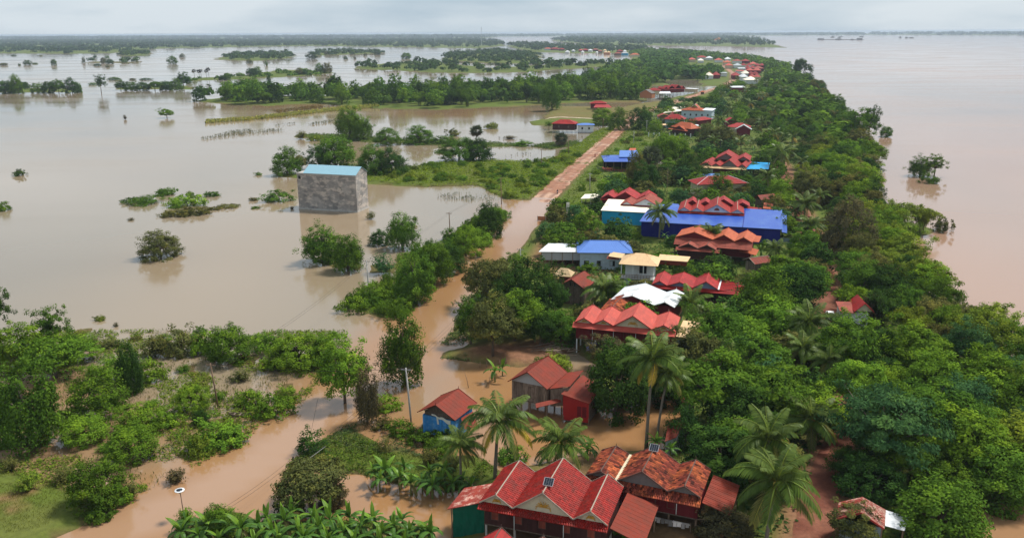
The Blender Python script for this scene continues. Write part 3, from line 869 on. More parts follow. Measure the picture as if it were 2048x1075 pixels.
# 1 red house with white pediments at the bottom of the picture
f = Frame((961, 1001), (1216, 1047), 6.0, .4, C=(1255, 978))
h = root_of(f, 'stilt_house', 'red-tiled triple-gabled house with cream pediments, nearest to the camera')
gables(h, f, ((961, 1029, 20), (1029, 1150, 40), (1150, 1216, 21)), 'red_tile', 'tile', (.95, .55), ped='cream_wall', orn=True, lc=.42)
zf = 2.9
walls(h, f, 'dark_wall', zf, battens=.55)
stilts(h, f, zf, -.6, 5, 3)
for k in range(5): window(h, f, f.w * (.11 + .19 * k), 4.35, .85, 1.35, leaf='brown_tile')
for x in (.27, .66): pipe(h, f, f.w * x, zf - .6, 5.4, .12)
roofpoly(h, ((895, 1017, 4.4), (962, 1004, 5.6), (993, 964, 5.6), (929, 975, 4.6)), 'old_sheet', 'panel')
for (a, b) in ((((905, 1012, 4.4)), (968, 1000, 5.4)), ((905, 1012, 4.4), (935, 980, 4.6))):
    p, q = at(*a), at(*b)
    s = MB(); n = 12; L_ = q - p; hz = nrm(np.cross(L_, Zv))
    pts = [[p + L_ * (i / n) + hz * (.10 * math.sin(i * 1.9 + j * 1.3) * j / 6) - Zv * ((p[2] + L_[2] * i / n - .3) * j / 6 + .1) for i in range(n + 1)] for j in range(7)]
    for j in range(6):
        for i in range(n): s.quad(pts[j][i], pts[j][i + 1], pts[j + 1][i + 1], pts[j + 1][i])
    s.build('shade_net', MT['net'], h)
for px_, py_, z_ in ((903, 1013, 4.3), (930, 978, 4.5)): postpts(h, at(px_, py_, z_), -.6, 'pole_wood', .07)
roofpoly(h, ((1318, 1010, 4.6), (1288, 1090, 4.6), (1220, 1055, 5.75), (1255, 984, 5.75)), 'rust_sheet', 'rib')
for px_, py_, z_ in ((1310, 1012, 4.5), (1284, 1078, 4.5)): postpts(h, at(px_, py_, z_), -.3, 'pole_wood', .08)
kp(f, 893, 922, 1320, 1075)
H1 = f

def solar(label, base, size, parent_f, wpx):
    """a framed panel of cells on short legs"""
    c = at(*base)
    t = thing('solar_panel', label, 'solar panel', c, parent_f.yaw)
    x, y = parent_f.x, nrm(parent_f.y * .82 + Zv * .57)
    n = np.cross(x, y)
    wd, hd = size
    P = lambda u, v, l=0: c + x * u * wd / 2 + y * (v + 1) * hd / 2 + n * (l + .18)
    MB().hexa([P(-1, -1), P(1, -1), P(1, 1), P(-1, 1)], [P(-1, -1, .04), P(1, -1, .04), P(1, 1, .04), P(-1, 1, .04)]).build('panel_back', MT['metal'], t)
    fr = MB()
    for a, b in (((-1, -1), (1, -1)), ((1, -1), (1, 1)), ((1, 1), (-1, 1)), ((-1, 1), (-1, -1))): fr.bar(P(*a, .05), P(*b, .05), .045, .06)
    fr.build('frame', MT['metal'], t)
    for i in range(4):
        for j in range(5):
            u0, u1, v0, v1 = -.94 + .47 * i + .02, -.94 + .47 * (i + 1) - .02, -.95 + .38 * j + .02, -.95 + .38 * (j + 1) - .02
            MB().hexa([P(u0, v0, .041), P(u1, v0, .041), P(u1, v1, .041), P(u0, v1, .041)], [P(u0, v0, .055), P(u1, v0, .055), P(u1, v1, .055), P(u0, v1, .055)]).build('cell', MT['solar'], t)
    lg = MB()
    for u in (-.8, .8):
        for v in (-.8, .8): lg.bar(P(u, v), P(u, v) - Zv * .45, .05, .05)
    lg.build('mount', MT['metal'], t)
    return t
e = f.z + 40 / f.vp()
solar('small solar panel on the central ridge of the red cream-pedimented house', (1096, 972, e), (1.15, 1.0), f, 20)

# small tiled house cut by the bottom edge
f = Frame((935, 1117), (1108, 1152), 4.2, .4, D=3.6)
h = root_of(f, 'small_house', 'low house with red sheet and orange tile gables cut by the bottom edge')
gables(h, f, ((935, 1024, 32), (1024, 1108, 30)), 'crimson_tile', 'course', None, trim='dark_trim', ped='grey_board')
walls(h, f, 'dark_wall', 2.0)
stilts(h, f, 2.0, -.5, 3, 2)
kp(f, 940, 1045, 1110, 1075)

# 2 orange clay-tile house
f = Frame((1173, 947), (1402, 992), 6.2, .5, C=(1422, 942))
h = root_of(f, 'stilt_house', 'weathered orange clay-tiled house with grey gables behind the red cream-pedimented house')
gables(h, f, ((1173, 1234, 13), (1236, 1338, 28), (1339, 1402, 15)), 'clay_tile', 'tile', (1.25, .8), trim='dark_trim', ped='grey_board', lc=.44)
for xv in (1235.5, ): MB().bar(f.P(f.fx(xv), -.5, f.z + .10), f.P(f.fx(xv), f.D + .3, f.z + .10), .42, .10).build('pale_gutter', MT['cream_wall'], h)
zf = 2.9
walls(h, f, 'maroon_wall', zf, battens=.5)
stilts(h, f, zf, -.3, 5, 3, mat='pole_wood')
for k in (.58, .75): window(h, f, f.w * k, 4.3, .9, 1.3, leaf='maroon_wall')
pipe(h, f, f.w * .80, zf + .2, 5.2, .05)
roofpoly(h, ((1479, 970, 4.7), (1461, 1029, 4.7), (1404, 1004, 5.8), (1427, 949, 5.8)), 'rust_sheet', 'panel')
for px_, py_, z_ in ((1474, 971, 4.6), (1457, 1026, 4.6)): postpts(h, at(px_, py_, z_), -.2, 'pole_wood', .08)
q0, q1 = f.P(f.w - .3, .2, 2.9), f.P(f.w + 3.2, -.2, 4.2)
MB().bar(q0, q1, .08, .08).build('brace', MT['pole_wood'], h)
kp(f, 1172, 895, 1480, 1075)
H2 = f
solar('small solar panel at the ridge end of the orange clay-tiled house', (1307, 903, f.z + 28 / f.vp()), (1.15, 1.0), f, 18)
# laundry below it
ln = thing('clothes_line', 'clothes line hung with washing below the orange clay-tiled house', 'clothes line', f.P(f.w * .62, .0, .5), f.yaw)
a, b = f.P(f.w * .60, -.15, 2.35), f.P(f.w * .93, -.15, 2.35)
MB().tube([a, (a + b) / 2 - Zv * .12, b], .015, 5).build('line', MT['black'], ln)
for p in (a, b): MB().tube([np.array([p[0], p[1], .3]), p + Zv * .1], .05, 6).build('line_post', MT['pole_wood'], ln)
for k in range(9):
    t_ = (k + .6) / 9.4; p = a + (b - a) * t_ - Zv * .05 * math.sin(math.pi * t_)
    w_, l_ = .22 + .1 * RND.random(), .6 + .35 * RND.random()
    g = tag(MB().add([p - f.x * w_, p + f.x * w_, p + f.x * w_ * .9 - Zv * l_ + f.y * .05, p - f.x * w_ * .9 - Zv * l_ - f.y * .05, p - f.x * w_ * 1.5 - Zv * .25, p + f.x * w_ * 1.5 - Zv * .25,
             p - f.x * w_ * .9 - Zv * .3, p + f.x * w_ * .9 - Zv * .3], ((0, 1, 5, 7, 2, 3, 6, 4),), RND.random()).build('garment', MT['cloth']),
            'garment hanging on the clothes line below the clay-tiled house', 'garment', 'washing hung on the clothes line')

# 3 weathered plank house with rust roof
f = Frame((1018, 760), (1097, 776), 5.4, -.3, C=(1131, 746))
h = root_of(f, 'plank_house', 'weathered grey plank house with plain rust-red roof standing in the brown flood')
gables(h, f, ((1018, 1097, 26),), 'rust_sheet', 'rib', None, trim='rust_sheet', over=.5, brd=.08, ridge=False)
zf = 2.3
walls(h, f, 'plank', zf, battens=.33)
b = MB(); rise = 26 / f.vp()
lo = [f.P(.35, .33, f.z - .05), f.P(f.w - .35, .33, f.z - .05), f.P(f.w / 2, .33, f.z + rise - .2)]
for yy in (.0, f.D - .75):
    l2 = [p + f.y * yy for p in lo]; h2 = [p + f.y * .08 for p in l2]
    MB().add(l2 + h2, ((0, 1, 2), (5, 4, 3), (0, 3, 4, 1), (1, 4, 5, 2), (2, 5, 3, 0))).build('gable_wall', MT['grey_sheet'], h)
stilts(h, f, zf, -1.2, 3, 3, mat='pole_wood')
window(h, f, f.w * .55, 3.9, 1.0, 1.9, leaf='plank')
roofpoly(h, ((1098, 777, 5.3), (1131, 745, 5.3), (1167, 740, 5.7), (1139, 772, 5.7)), 'rust_sheet', 'rib')
a, b = at(1101, 777, 5.3), at(1136, 773, 5.6)
wallpts(h, a - Zv * .1, b - Zv * .1, zf, 'plank')
wallpts(h, b - Zv * .1, at(1160, 745, 5.6) - Zv * .1, zf, 'plank')
roofpoly(h, ((1072, 815, 3.2), (1122, 803, 3.2), (1120, 795, 3.6), (1071, 806, 3.6)), 'rust_sheet', 'rib', 'awning')
kp(f, 1016, 712, 1168, 800)
# red-walled kitchen beside it
r, p, q = shed('kitchen_house', 'scarlet-walled annex house with rust roof beside the grey plank house', 'house',
               ((1122, 787, 5.0), (1179, 807, 3.9), (1203, 774, 3.9), (1166, 749, 5.0)), 'rust_sheet', 'rib', None, 1.4, inset=.1, g=-.3)
for e, m_ in ((0, 'scarlet_wall'), (1, 'plank'), (2, 'plank'), (3, 'scarlet_wall')): wallpts(r, q[e], q[(e + 1) % 4], .45, m_)
for v in q: postpts(r, np.array([v[0], v[1], 1.3]), -1.2, 'pole_wood')
MB().hexa([np.array([*v[:2], .30]) for v in q], [np.array([*v[:2], .44]) for v in q]).build('floor_deck', MT['dark_plank'], r)
m0 = q[0] * .55 + q[1] * .45
keep(1120, 745, 1205, 830, np.linalg.norm(m0[:2]))
for k in range(2):
    a_ = q[0] + (q[1] - q[0]) * (.55 + .2 * k); dd = nrm(q[1] - q[0]); nn_ = np.array([dd[1], -dd[0], 0]) * .06
    MB().hexa([np.array([*(a_ - nn_)[:2], 1.3]), np.array([*(a_ + dd * .7 - nn_)[:2], 1.3]), np.array([*(a_ + dd * .7 + nn_)[:2], 1.3]), np.array([*(a_ + nn_)[:2], 1.3])],
              [np.array([*(a_ - nn_)[:2], 3.1]), np.array([*(a_ + dd * .7 - nn_)[:2], 3.1]), np.array([*(a_ + dd * .7 + nn_)[:2], 3.1]), np.array([*(a_ + nn_)[:2], 3.1])]).build('shutter', MT['maroon_wall'], r)

# 4 blue hut by the pole
f = Frame((836, 822), (912, 839), 3.9, -.2, C=(948, 806))
h = root_of(f, 'small_hut', 'small hut with bright blue plank front and rust roof by the concrete pole', 'hut')
gables(h, f, ((836, 912, 22),), 'rust_sheet', 'rib', None, trim='rust_sheet', over=.25, brd=.07, ridge=False)
walls(h, f, 'blue_plank', .3, 3.3, inset=.5, battens=.3)
walls(h, f, 'dark_plank', 3.31, 3.85, inset=.75, floor=False)
rise = 22 / f.vp()
lo = [f.P(.5, .8, 3.82), f.P(f.w - .5, .8, 3.82), f.P(f.w / 2, .8, 3.9 + rise - .25)]; h2 = [p + f.y * .06 for p in lo]
MB().add(lo + h2, ((0, 1, 2), (5, 4, 3), (0, 3, 4, 1), (1, 4, 5, 2), (2, 5, 3, 0))).build('gable_wall', MT['dark_plank'], h)
s = MB(); n = 10
pts = [[f.P(f.w * (.32 + .5 * i / n), .42 - .05 * math.sin(i * 2.), 3.75 - .45 * (i / n) + .1 * math.sin(i * 1.3) - (0.12 + .3 * (i / n) ** 2) * j) for i in range(n + 1)] for j in range(3)]
for j in range(2):
    for i in range(n): s.quad(pts[j][i], pts[j][i + 1], pts[j + 1][i + 1], pts[j + 1][i])
for k in (0, 1):
    c0 = f.P(f.w * .45 + .12 * k, .38, 3.5)
    s.quad(c0, c0 + f.x * .16, c0 + f.x * (.3 + .05 * k) - Zv * 1.25, c0 + f.x * .12 - Zv * 1.2)
tag(s.build('hanging_cloth', MT['cloth_white']), 'torn white cloth hanging across the front of the blue hut', 'cloth')
stilts(h, f, .3, -1.2, 3, 2, mat='pole_wood')
roofpoly(h, ((956, 851, 2.7), (930, 858, 2.7), (922, 835, 3.3), (945, 822, 3.3)), 'rust_sheet', 'rib')
kp(f, 834, 775, 950, 852)

# 5 salmon house
f = Frame((1148, 643), (1351, 662), 6.6, .5, C=(1366, 636))
h = root_of(f, 'stilt_house', 'large salmon-roofed house with four gables and dark red walls on white stilts')
gables(h, f, ((1150, 1188, 10), (1188, 1229, 10), (1229, 1305, 23), (1305, 1351, 10)), 'salmon_tile', 'course', (1.1, .75), trim='red_trim', ped='cream_wall', orn=True, lc=.4)
finials(h, f, [(f.fx(p), f.D) for p in (1170, 1208, 1267, 1327)], f.z + .8)
zf = 3.3
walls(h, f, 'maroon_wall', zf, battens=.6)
stilts(h, f, zf, .2, 6, 3, mat='white_wall')
for x in (.19, .40, .62): pipe(h, f, f.w * x, zf - 1.2, 5.8, -.2)
for k in (.52, .72, .85): window(h, f, f.w * k, 4.8, .9, 1.3, leaf='maroon_wall')
roofpoly(h, ((1352, 672, 5.5), (1379, 677, 5.5), (1414, 645, 5.9), (1367, 640, 5.9)), 'tan_sheet', 'rib')
for a, b in (((1354, 671, 5.3), (1377, 675, 5.3)), ((1377, 675, 5.3), (1408, 647, 5.6))): wallpts(h, at(*a), at(*b), 3.0, 'slate_sheet')
kp(f, 1143, 605, 1412, 712)
H5 = f
# cabinet under the salmon house
cb = thing('painted_cabinet', 'pale violet cabinet standing under the salmon-roofed house', 'cabinet', f.P(f.w * .17, .9, .6), f.yaw)
MB().box(f.o, f.x, f.y, f.w * .12, f.w * .24, .9, 1.5, .62, 2.35).build('body', paint('violet_paint', (.20, .20, .48), .6, .15), cb)
MB().box(f.o, f.x, f.y, f.w * .15, f.w * .18, .86, .896, 1.2, 2.1).build('door', MT['gold'], cb)
MB().box(f.o, f.x, f.y, f.w * .19, f.w * .225, .86, .896, 1.2, 2.1).build('door', MT['pale_blue_wall'], cb)

# 5b clay-tile roof behind the salmon house
f = Frame((1199, 621), (1252, 627), 6.2, .5, C=(1272, 604))
h = root_of(f, 'tiled_house', 'orange clay-tiled gable roof tucked behind the salmon-roofed house')
gables(h, f, ((1199, 1252, 11),), 'clay_tile', 'tile', None, trim='dark_trim', ped='grey_board', lc=.45)
walls(h, f, 'maroon_wall', 3.0)
stilts(h, f, 3.0, .2, 3, 2)
kp(f, 1198, 588, 1272, 612)

# 6 white-roofed house
f = Frame((1222, 598), (1350, 614), 6.6, .5, C=(1368, 589))
h = root_of(f, 'white_roofed_house', 'house with glaring white sheet roof of two gables and dark red wall')
gables(h, f, ((1222, 1310, 13), (1311, 1350, 8)), 'white_sheet', 'rib', None, trim='white_sheet', ridge=False, brd=.08)
walls(h, f, 'maroon_wall', 3.3)
b = MB(); rise = 13 / f.vp()
lo = [f.P(.4, .4, f.z - .05), f.P(f.fx(1310) - .4, .4, f.z - .05), f.P(f.fx(1266), .4, f.z + rise - .25)]; h2 = [p + f.y * .1 for p in lo]
MB().add(lo + h2, ((0, 1, 2), (5, 4, 3), (0, 3, 4, 1), (1, 4, 5, 2), (2, 5, 3, 0))).build('gable_wall', MT['maroon_wall'], h)
stilts(h, f, 3.3, .2, 4, 2)
kp(f, 1222, 563, 1352, 612)

# 7 bright red house with blue pediments
f = Frame((1304, 568), (1477, 582), 6.4, .5, C=(1487, 563))
h = root_of(f, 'stilt_house', 'bright red-roofed house with blue-grey pediments and dark red board walls')
gables(h, f, ((1304, 1335, 8), (1335, 1386, 9), (1387, 1438, 14)), 'crimson_tile', 'course', (1.0, .55), trim='red_trim', ped='blue_grey_board', lc=.42)
slope(h, f.P(f.fx(1438), -.4, f.z + .02), f.P(f.w + 1.2, -.4, f.z - .5), f.P(f.w + 1.2, f.D + .4, f.z - .5), f.P(f.fx(1438), f.D + .4, f.z + .02), MT['crimson_tile'], 'course')
walls(h, f, 'dark_wall', 3.0, battens=.6)
stilts(h, f, 3.0, .2, 5, 3)
window(h, f, f.w * .72, 4.4, 1.1, 1.3, leaf='black')
MB().bar(f.P(f.fx(1438), -.5, f.z + .1), f.P(f.fx(1438), f.D, f.z + .1), .35, .1).build('pale_gutter', MT['white_wall'], h)
kp(f, 1304, 543, 1492, 600)

# 8 brown plank hut
f = Frame((1118, 570), (1171, 577), 5.2, .5, C=(1196, 572.5 - 11))
f.D = min(f.D, 8.5)
h = root_of(f, 'plank_hut', 'tall dark brown plank hut with rust gable roof among the trees', 'hut')
gables(h, f, ((1118, 1171, 16),), 'rust_sheet', 'rib', None, trim='rust_sheet', over=.5, brd=.08, ridge=False)
walls(h, f, 'dark_plank', .8, battens=.35)
rise = 16 / f.vp()
lo = [f.P(.35, .35, f.z - .05), f.P(f.w - .35, .35, f.z - .05), f.P(f.w / 2, .35, f.z + rise - .2)]; h2 = [p + f.y * .08 for p in lo]
MB().add(lo + h2, ((0, 1, 2), (5, 4, 3), (0, 3, 4, 1), (1, 4, 5, 2), (2, 5, 3, 0))).build('gable_wall', MT['dark_plank'], h)
for k in (.42, .58):
    MB().box(f.o, f.x, f.y, f.w * k - .15, f.w * k + .15, .28, .345, f.z + .1, f.z + .9).build('vent', MT['black'], h)
kp(f, 1116, 538, 1197, 605)

# 9 thatched shelter
f = Frame((1112, 550), (1138, 552), 2.8, .4, D=3.2)
h = root_of(f, 'thatched_shelter', 'little straw-thatched shelter in front of the white-roofed shed', 'shelter')
hiproof(h, f, 1.5, 'thatch', 'course', .8, lc=.3)
for x in (.2, f.w - .2):
    for y in (.2, f.D - .2): postpts(h, f.P(x, y, 2.8), .2, 'pole_wood')
MB().box(f.o, f.x, f.y, .1, f.w - .1, .1, f.D - .1, .8, .95).build('platform', MT['dark_plank'], h)
MB().box(f.o, f.x, f.y, .1, f.w - .1, f.D - .2, f.D - .1, .95, 2.2).build('wall', MT['brown_tile'], h)
kp(f, 1108, 530, 1142, 556)

# 10 white-roofed shed and 11 blue hipped hall
r, p, q = shed('open_shed', 'long shed with flat white sheet roof and grey walls above the flooded lane', 'shed',
               ((1077, 503, 4.9), (1172, 504, 4.9), (1160, 487, 5.5), (1097, 486, 5.5)), 'white_sheet', 'rib', None, g=.3)
for e in range(4): wallpts(r, q[e], q[(e + 1) % 4], 2.6, 'grey_sheet')
for i in range(4): postpts(r, q[i], .1, 'pole_wood')
for k in (.25, .5, .75): postpts(r, q[0] + (q[1] - q[0]) * k, .1, 'pole_wood')
keep(1076, 485, 1172, 528, np.linalg.norm(p[0][:2]))
f = Frame((1158, 504), (1262, 505), 5.6, .4, C=(1262, 483))
h = root_of(f, 'hall', 'white-walled hall with steel-blue hipped sheet roof by the tan house', 'hall')
hiproof(h, f, 1.7, 'steel_blue_sheet', 'rib', 3.0, trim='steel_blue_sheet', over=.5)
walls(h, f, 'pale_blue_wall', .2, battens=1.0)
for k in (.15, .4, .65): window(h, f, f.w * k, 2.6, 1.2, 1.3, open_=True)
kp(f, 1158, 481, 1290, 528)

# 12 two-storey tan-roofed house
f = Frame((1246, 526), (1309, 530), 7.2, .4, D=6.5)
h = root_of(f, 'two_storey_house', 'two-storey pale house with tan hipped roof and front balcony')
hiproof(h, f, 1.9, 'tan_sheet', 'rib', 2.6, over=.9)
walls(h, f, 'pale_blue_wall', .2, 3.6, floor=False)
walls(h, f, 'white_wall', 3.75, inset=.4, y0=1.6)
MB().box(f.o, f.x, f.y, -.5, f.w + .4, -.6, 2.0, 3.6, 3.74).build('balcony_floor', MT['concrete'], h)
for k in range(13):
    x = -.45 + (f.w + .8) * k / 12
    MB().box(f.o, f.x, f.y, x - .04, x + .04, -.57, -.49, 3.745, 4.6).build('baluster', MT['pole_wood'], h)
MB().box(f.o, f.x, f.y, -.5, f.w + .4, -.58, -.48, 4.6, 4.7).build('rail', MT['pole_wood'], h)
for x in (-.3, f.w * .33, f.w * .66, f.w + .2): postpts(h, f.P(x, -.4, 7.2), 4.7, 'white_wall', .1)
window(h, f, f.w * .62, 5.5, 1.6, 1.7, y=1.6, open_=True)
window(h, f, f.w * .60, 1.9, 1.4, 1.9, open_=True)
st = MB(); a, b = f.P(f.w + .9, -.5, 3.7), f.P(f.w + .6, 5.0, .3)
for k in range(14):
    c = a + (b - a) * (k / 13); st.bar(c, c + f.x * .9, .26, .06)
st.bar(a, b, .08, .25); st.bar(a + f.x * .9, b + f.x * .9, .08, .25)
st.build('stair', MT['concrete'], h)
roofpoly(h, ((1315, 519, 6.2), (1375, 523, 6.2), (1381, 513, 6.6), (1320, 508, 6.6)), 'tan_sheet', 'rib')
wallpts(h, at(1315, 519, 6.1), at(1374, 523, 6.1), 5.0, 'rust_sheet')
wallpts(h, at(1374, 523, 5.0), at(1379, 514, 6.0), 1.0, 'maroon_wall')
roofpoly(h, ((1217, 512, 5.2), (1245, 516, 5.4), (1250, 507, 5.9), (1222, 503, 5.7)), 'tan_sheet', 'rib')
roofpoly(h, ((1213, 517, 4.6), (1238, 519, 4.6), (1240, 513, 5.0), (1216, 511, 5.0)), 'brown_tile', 'rib')
kp(f, 1214, 498, 1380, 566)

# 13 brown and orange many-gabled house
f = Frame((1353, 493), (1440, 500), 5.2, .4, C=(1450, 483))
h = root_of(f, 'gabled_house', 'sprawling brown house with orange upper gables in front of the blue hall')
gables(h, f, ((1358, 1396, 8), (1396, 1432, 8)), 'brown_tile', 'course', (1.1, .55), trim='dark_trim', ped='dark_wall', lc=.42)
walls(h, f, 'dark_wall', 2.2); stilts(h, f, 2.2, .2, 4, 2)
f2 = Frame((1352, 473), (1505, 485), 6.8, .4, C=(1515, 471))
gables(h, f2, ((1352, 1427, 12), (1427, 1470, 11), (1470, 1505, 9)), 'orange_tile', 'course', (2.6, 1.5, 'brown_tile'), trim='orange_tile', ped='maroon_wall', lc=.42)
walls(h, f2, 'maroon_wall', 2.6); stilts(h, f2, 2.6, .2, 5, 2)
roofpoly(h, ((1492, 482, 5.6), (1518, 484, 5.6), (1523, 472, 5.9), (1500, 469, 5.9)), 'orange_tile', 'rib')
roofpoly(h, ((1478, 502, 4.4), (1512, 510, 4.4), (1518, 499, 4.8), (1490, 492, 4.8)), 'orange_tile', 'rib')
kp(f2, 1346, 449, 1522, 505)

# 14 the long blue hall
f = Frame((1281, 442), (1563, 458), 5.6, .5, C=(1572, 428))
h = root_of(f, 'blue_hall', 'very long cobalt-blue sheet-metal hall in front of the gabled houses', 'hall')
zr = 1.1
def PP(x, y, z): return f.P(x, y, z)
xm = f.fx(1488)
slope(h, PP(-.3, -.4, 5.6), PP(xm, -.4, 5.6), PP(xm, f.D, 5.6 + zr), PP(f.fx(1300), f.D, 5.6 + zr), MT['blue_sheet'], 'rib')
slope(h, PP(-.3, -.4, 5.6), PP(f.fx(1300), f.D, 5.6 + zr), PP(-.3, f.D, 5.6), PP(-.3, f.D, 5.6), MT['blue_sheet'], 'plain')
slope(h, PP(xm + .02, -.4, 5.6), PP(f.w + .1, -.4, 5.6), PP(f.w + .1, f.D, 5.6 + zr), PP(xm + .02, f.D, 5.6 + zr), MT['blue_sheet'], 'rib')
slope(h, PP(f.w + .15, -.6, 4.9), PP(f.w + 1.6, -.6, 4.7), PP(f.w + 1.6, f.D, 5.5), PP(f.w + .15, f.D, 5.9), MT['blue_sheet'], 'rib')
MB().bar(PP(xm, -.4, 5.72), PP(xm, f.D, 5.72 + zr), .16, .12).build('ridge_cap', MT['navy_sheet'], h)
MB().bar(PP(f.w + .1, -.4, 5.66), PP(f.w + .1, f.D, 5.7 + zr), .2, .12).build('ridge_cap', MT['steel_blue_sheet'], h)
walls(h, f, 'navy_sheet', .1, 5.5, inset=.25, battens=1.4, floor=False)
kp(f, 1283, 420, 1580, 478)
H14 = f
r, p, q = shed('blue_lean_to', 'small cobalt-blue sheet roof wedged behind the long blue hall', 'shed',
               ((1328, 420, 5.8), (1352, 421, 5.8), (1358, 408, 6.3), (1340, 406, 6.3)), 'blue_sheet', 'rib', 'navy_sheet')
keep(1326, 405, 1358, 418, np.linalg.norm(p[0][:2]))
# 15 turquoise shed
f = Frame((1203, 420), (1301, 425), 5.4, .4, C=(1309, 413))
h = root_of(f, 'turquoise_shed', 'turquoise-walled shed with cream sheet roof left of the blue hall', 'shed')
slope(h, f.P(-.2, -.4, 5.4), f.P(f.w + .2, -.4, 5.4), f.P(f.w + .2, f.D * .6, 5.9), f.P(-.2, f.D * .6, 5.9), MT['cream_sheet'], 'rib')
slope(h, f.P(-.2, f.D * .6, 5.905), f.P(f.w * .36, f.D * .6, 5.905), f.P(f.w * .36, f.D + 4, 6.4), f.P(-.2, f.D + 4, 6.4), MT['cream_sheet'], 'rib')
walls(h, f, 'turquoise_wall', .3, 5.3, inset=.15, floor=False, battens=2.0)
kp(f, 1200, 397, 1300, 444)
# 16 red hipped/gabled house with a brown double gable
f = Frame((1242, 408), (1317, 412), 6.3, .5, C=(1325, 400))
h = root_of(f, 'gabled_house', 'dull maroon double-gabled house with white pediments above the cream roof')
gables(h, f, ((1242, 1265, 6), (1265, 1317, 13)), 'brown_tile', 'course', (.8, .5), trim='red_trim', ped='white_wall', lc=.45)
walls(h, f, 'maroon_wall', 3.0); stilts(h, f, 3, .2, 4, 2)
kp(f, 1240, 386, 1318, 404)
f = Frame((1202, 396), (1308, 401), 6.2, .5, C=(1316, 391))
h = root_of(f, 'gabled_house', 'bright red-roofed house with ridge finials above the turquoise shed')
gables(h, f, ((1202, 1232, 8), (1226, 1276, 14), (1272, 1308, 10)), 'crimson_tile', 'course', (.8, .5), trim='crimson_tile', ped='maroon_wall', lc=.45)
finials(h, f, [(f.fx(p), 0) for p in (1217, 1251, 1290)], f.z + 12 / f.vp())
walls(h, f, 'maroon_wall', 3.0); stilts(h, f, 3, .2, 4, 2)
kp(f, 1202, 375, 1300, 396)
# 17 the big red house behind the blue hall
f = Frame((1356, 421), (1488, 427), 6.9, .5, C=(1502, 411))
h = root_of(f, 'gabled_house', 'broad crimson-tiled house with white pediments just behind the long blue hall')
gables(h, f, ((1356, 1381, 7), (1381, 1407, 7), (1407, 1461, 15), (1461, 1488, 7)), 'red_tile', 'course', (.9, .5), trim='pale_trim', ped='white_wall', lc=.45)
walls(h, f, 'maroon_wall', 3.4); stilts(h, f, 3.4, .2, 5, 2)
o = MB(); c = f.P(f.fx(1434), -.06, f.z + .55)
for k in range(9):
    a0, a1 = math.pi * k / 9, math.pi * (k + 1) / 9
    o.quad(c, c + f.x * math.cos(a0) * .8 + Zv * math.sin(a0) * .8, c + f.x * math.cos(a1) * .8 + Zv * math.sin(a1) * .8, c)
o.build('gable_vent', MT['brown_tile'], h)
f3 = Frame((1372, 408), (1500, 413), 7.2, .5, C=(1508, 406))
gables(h, f3, ((1372, 1398, 9), (1398, 1425, 8), (1425, 1470, 13), (1470, 1500, 8)), 'crimson_tile', 'course', None, trim=None, ped='maroon_wall', lc=.5)
roofpoly(h, ((1488, 424, 5.6), (1518, 425, 5.6), (1524, 416, 6.2), (1494, 412, 6.2)), 'red_tile', 'rib')
kp(f, 1354, 391, 1522, 424)
# 18 carport, 19 blue pavilion
r, p, q = shed('carport', 'cream-roofed open carport beside the bright red roof and the lane', 'carport',
               ((1161, 397, 3.6), (1202, 396, 3.6), (1203, 387, 3.9), (1170, 388, 3.9)), 'cream_sheet', 'rib', None, post=.2)
keep(1160, 386, 1203, 410, np.linalg.norm(p[0][:2]))
f = Frame((1211, 323), (1276, 323), 5.4, .5, C=(1287, 311))
h = root_of(f, 'pavilion', 'open pavilion with stepped blue roof beside the dirt road', 'pavilion')
slope(h, f.P(-.6, -.6, 5.4), f.P(f.w, -.6, 5.4), f.P(f.w * .9, f.D * .55, 6.8), f.P(f.w * .2, f.D * .55, 6.8), MT['blue_sheet'], 'rib')
slope(h, f.P(-.6, f.D, 5.4), f.P(-.6, -.6, 5.4), f.P(f.w * .2, f.D * .55, 6.8), f.P(f.w * .2, f.D * .55, 6.8), MT['blue_sheet'], 'rib')
slope(h, f.P(f.w * .45, f.D * .3, 6.6), f.P(f.w * 1.1, f.D * .3, 6.6), f.P(f.w * 1.1, f.D, 7.8), f.P(f.w * .55, f.D, 7.8), MT['steel_blue_sheet'], 'rib')
for k in range(5):
    for y in (0, f.D * .8): postpts(h, f.P(.2 + (f.w - .4) * k / 4, y, 5.4), .5, 'dark_plank', .14)
MB().box(f.o, f.x, f.y, -.6, f.w + .3, -.8, f.D, .2, 1.0).build('terrace', MT['brown_tile'], h)
MB().box(f.o, f.x, f.y, .2, f.w - .2, f.D * .6, f.D * .65, 1.0, 3.6).build('wall', MT['black'], h)  # black panel painting in the shade of the open pavilion's dark interior
for k in range(14):
    x = -.5 + (f.w + .7) * k / 13
    MB().box(f.o, f.x, f.y, x - .05, x + .05, -.75, -.65, 1.0, 1.9).build('baluster', MT['red_trim'], h)
MB().box(f.o, f.x, f.y, -.5, f.w + .25, -.76, -.64, 1.9, 2.0).build('rail', MT['red_trim'], h)
kp(f, 1208, 304, 1272, 350)
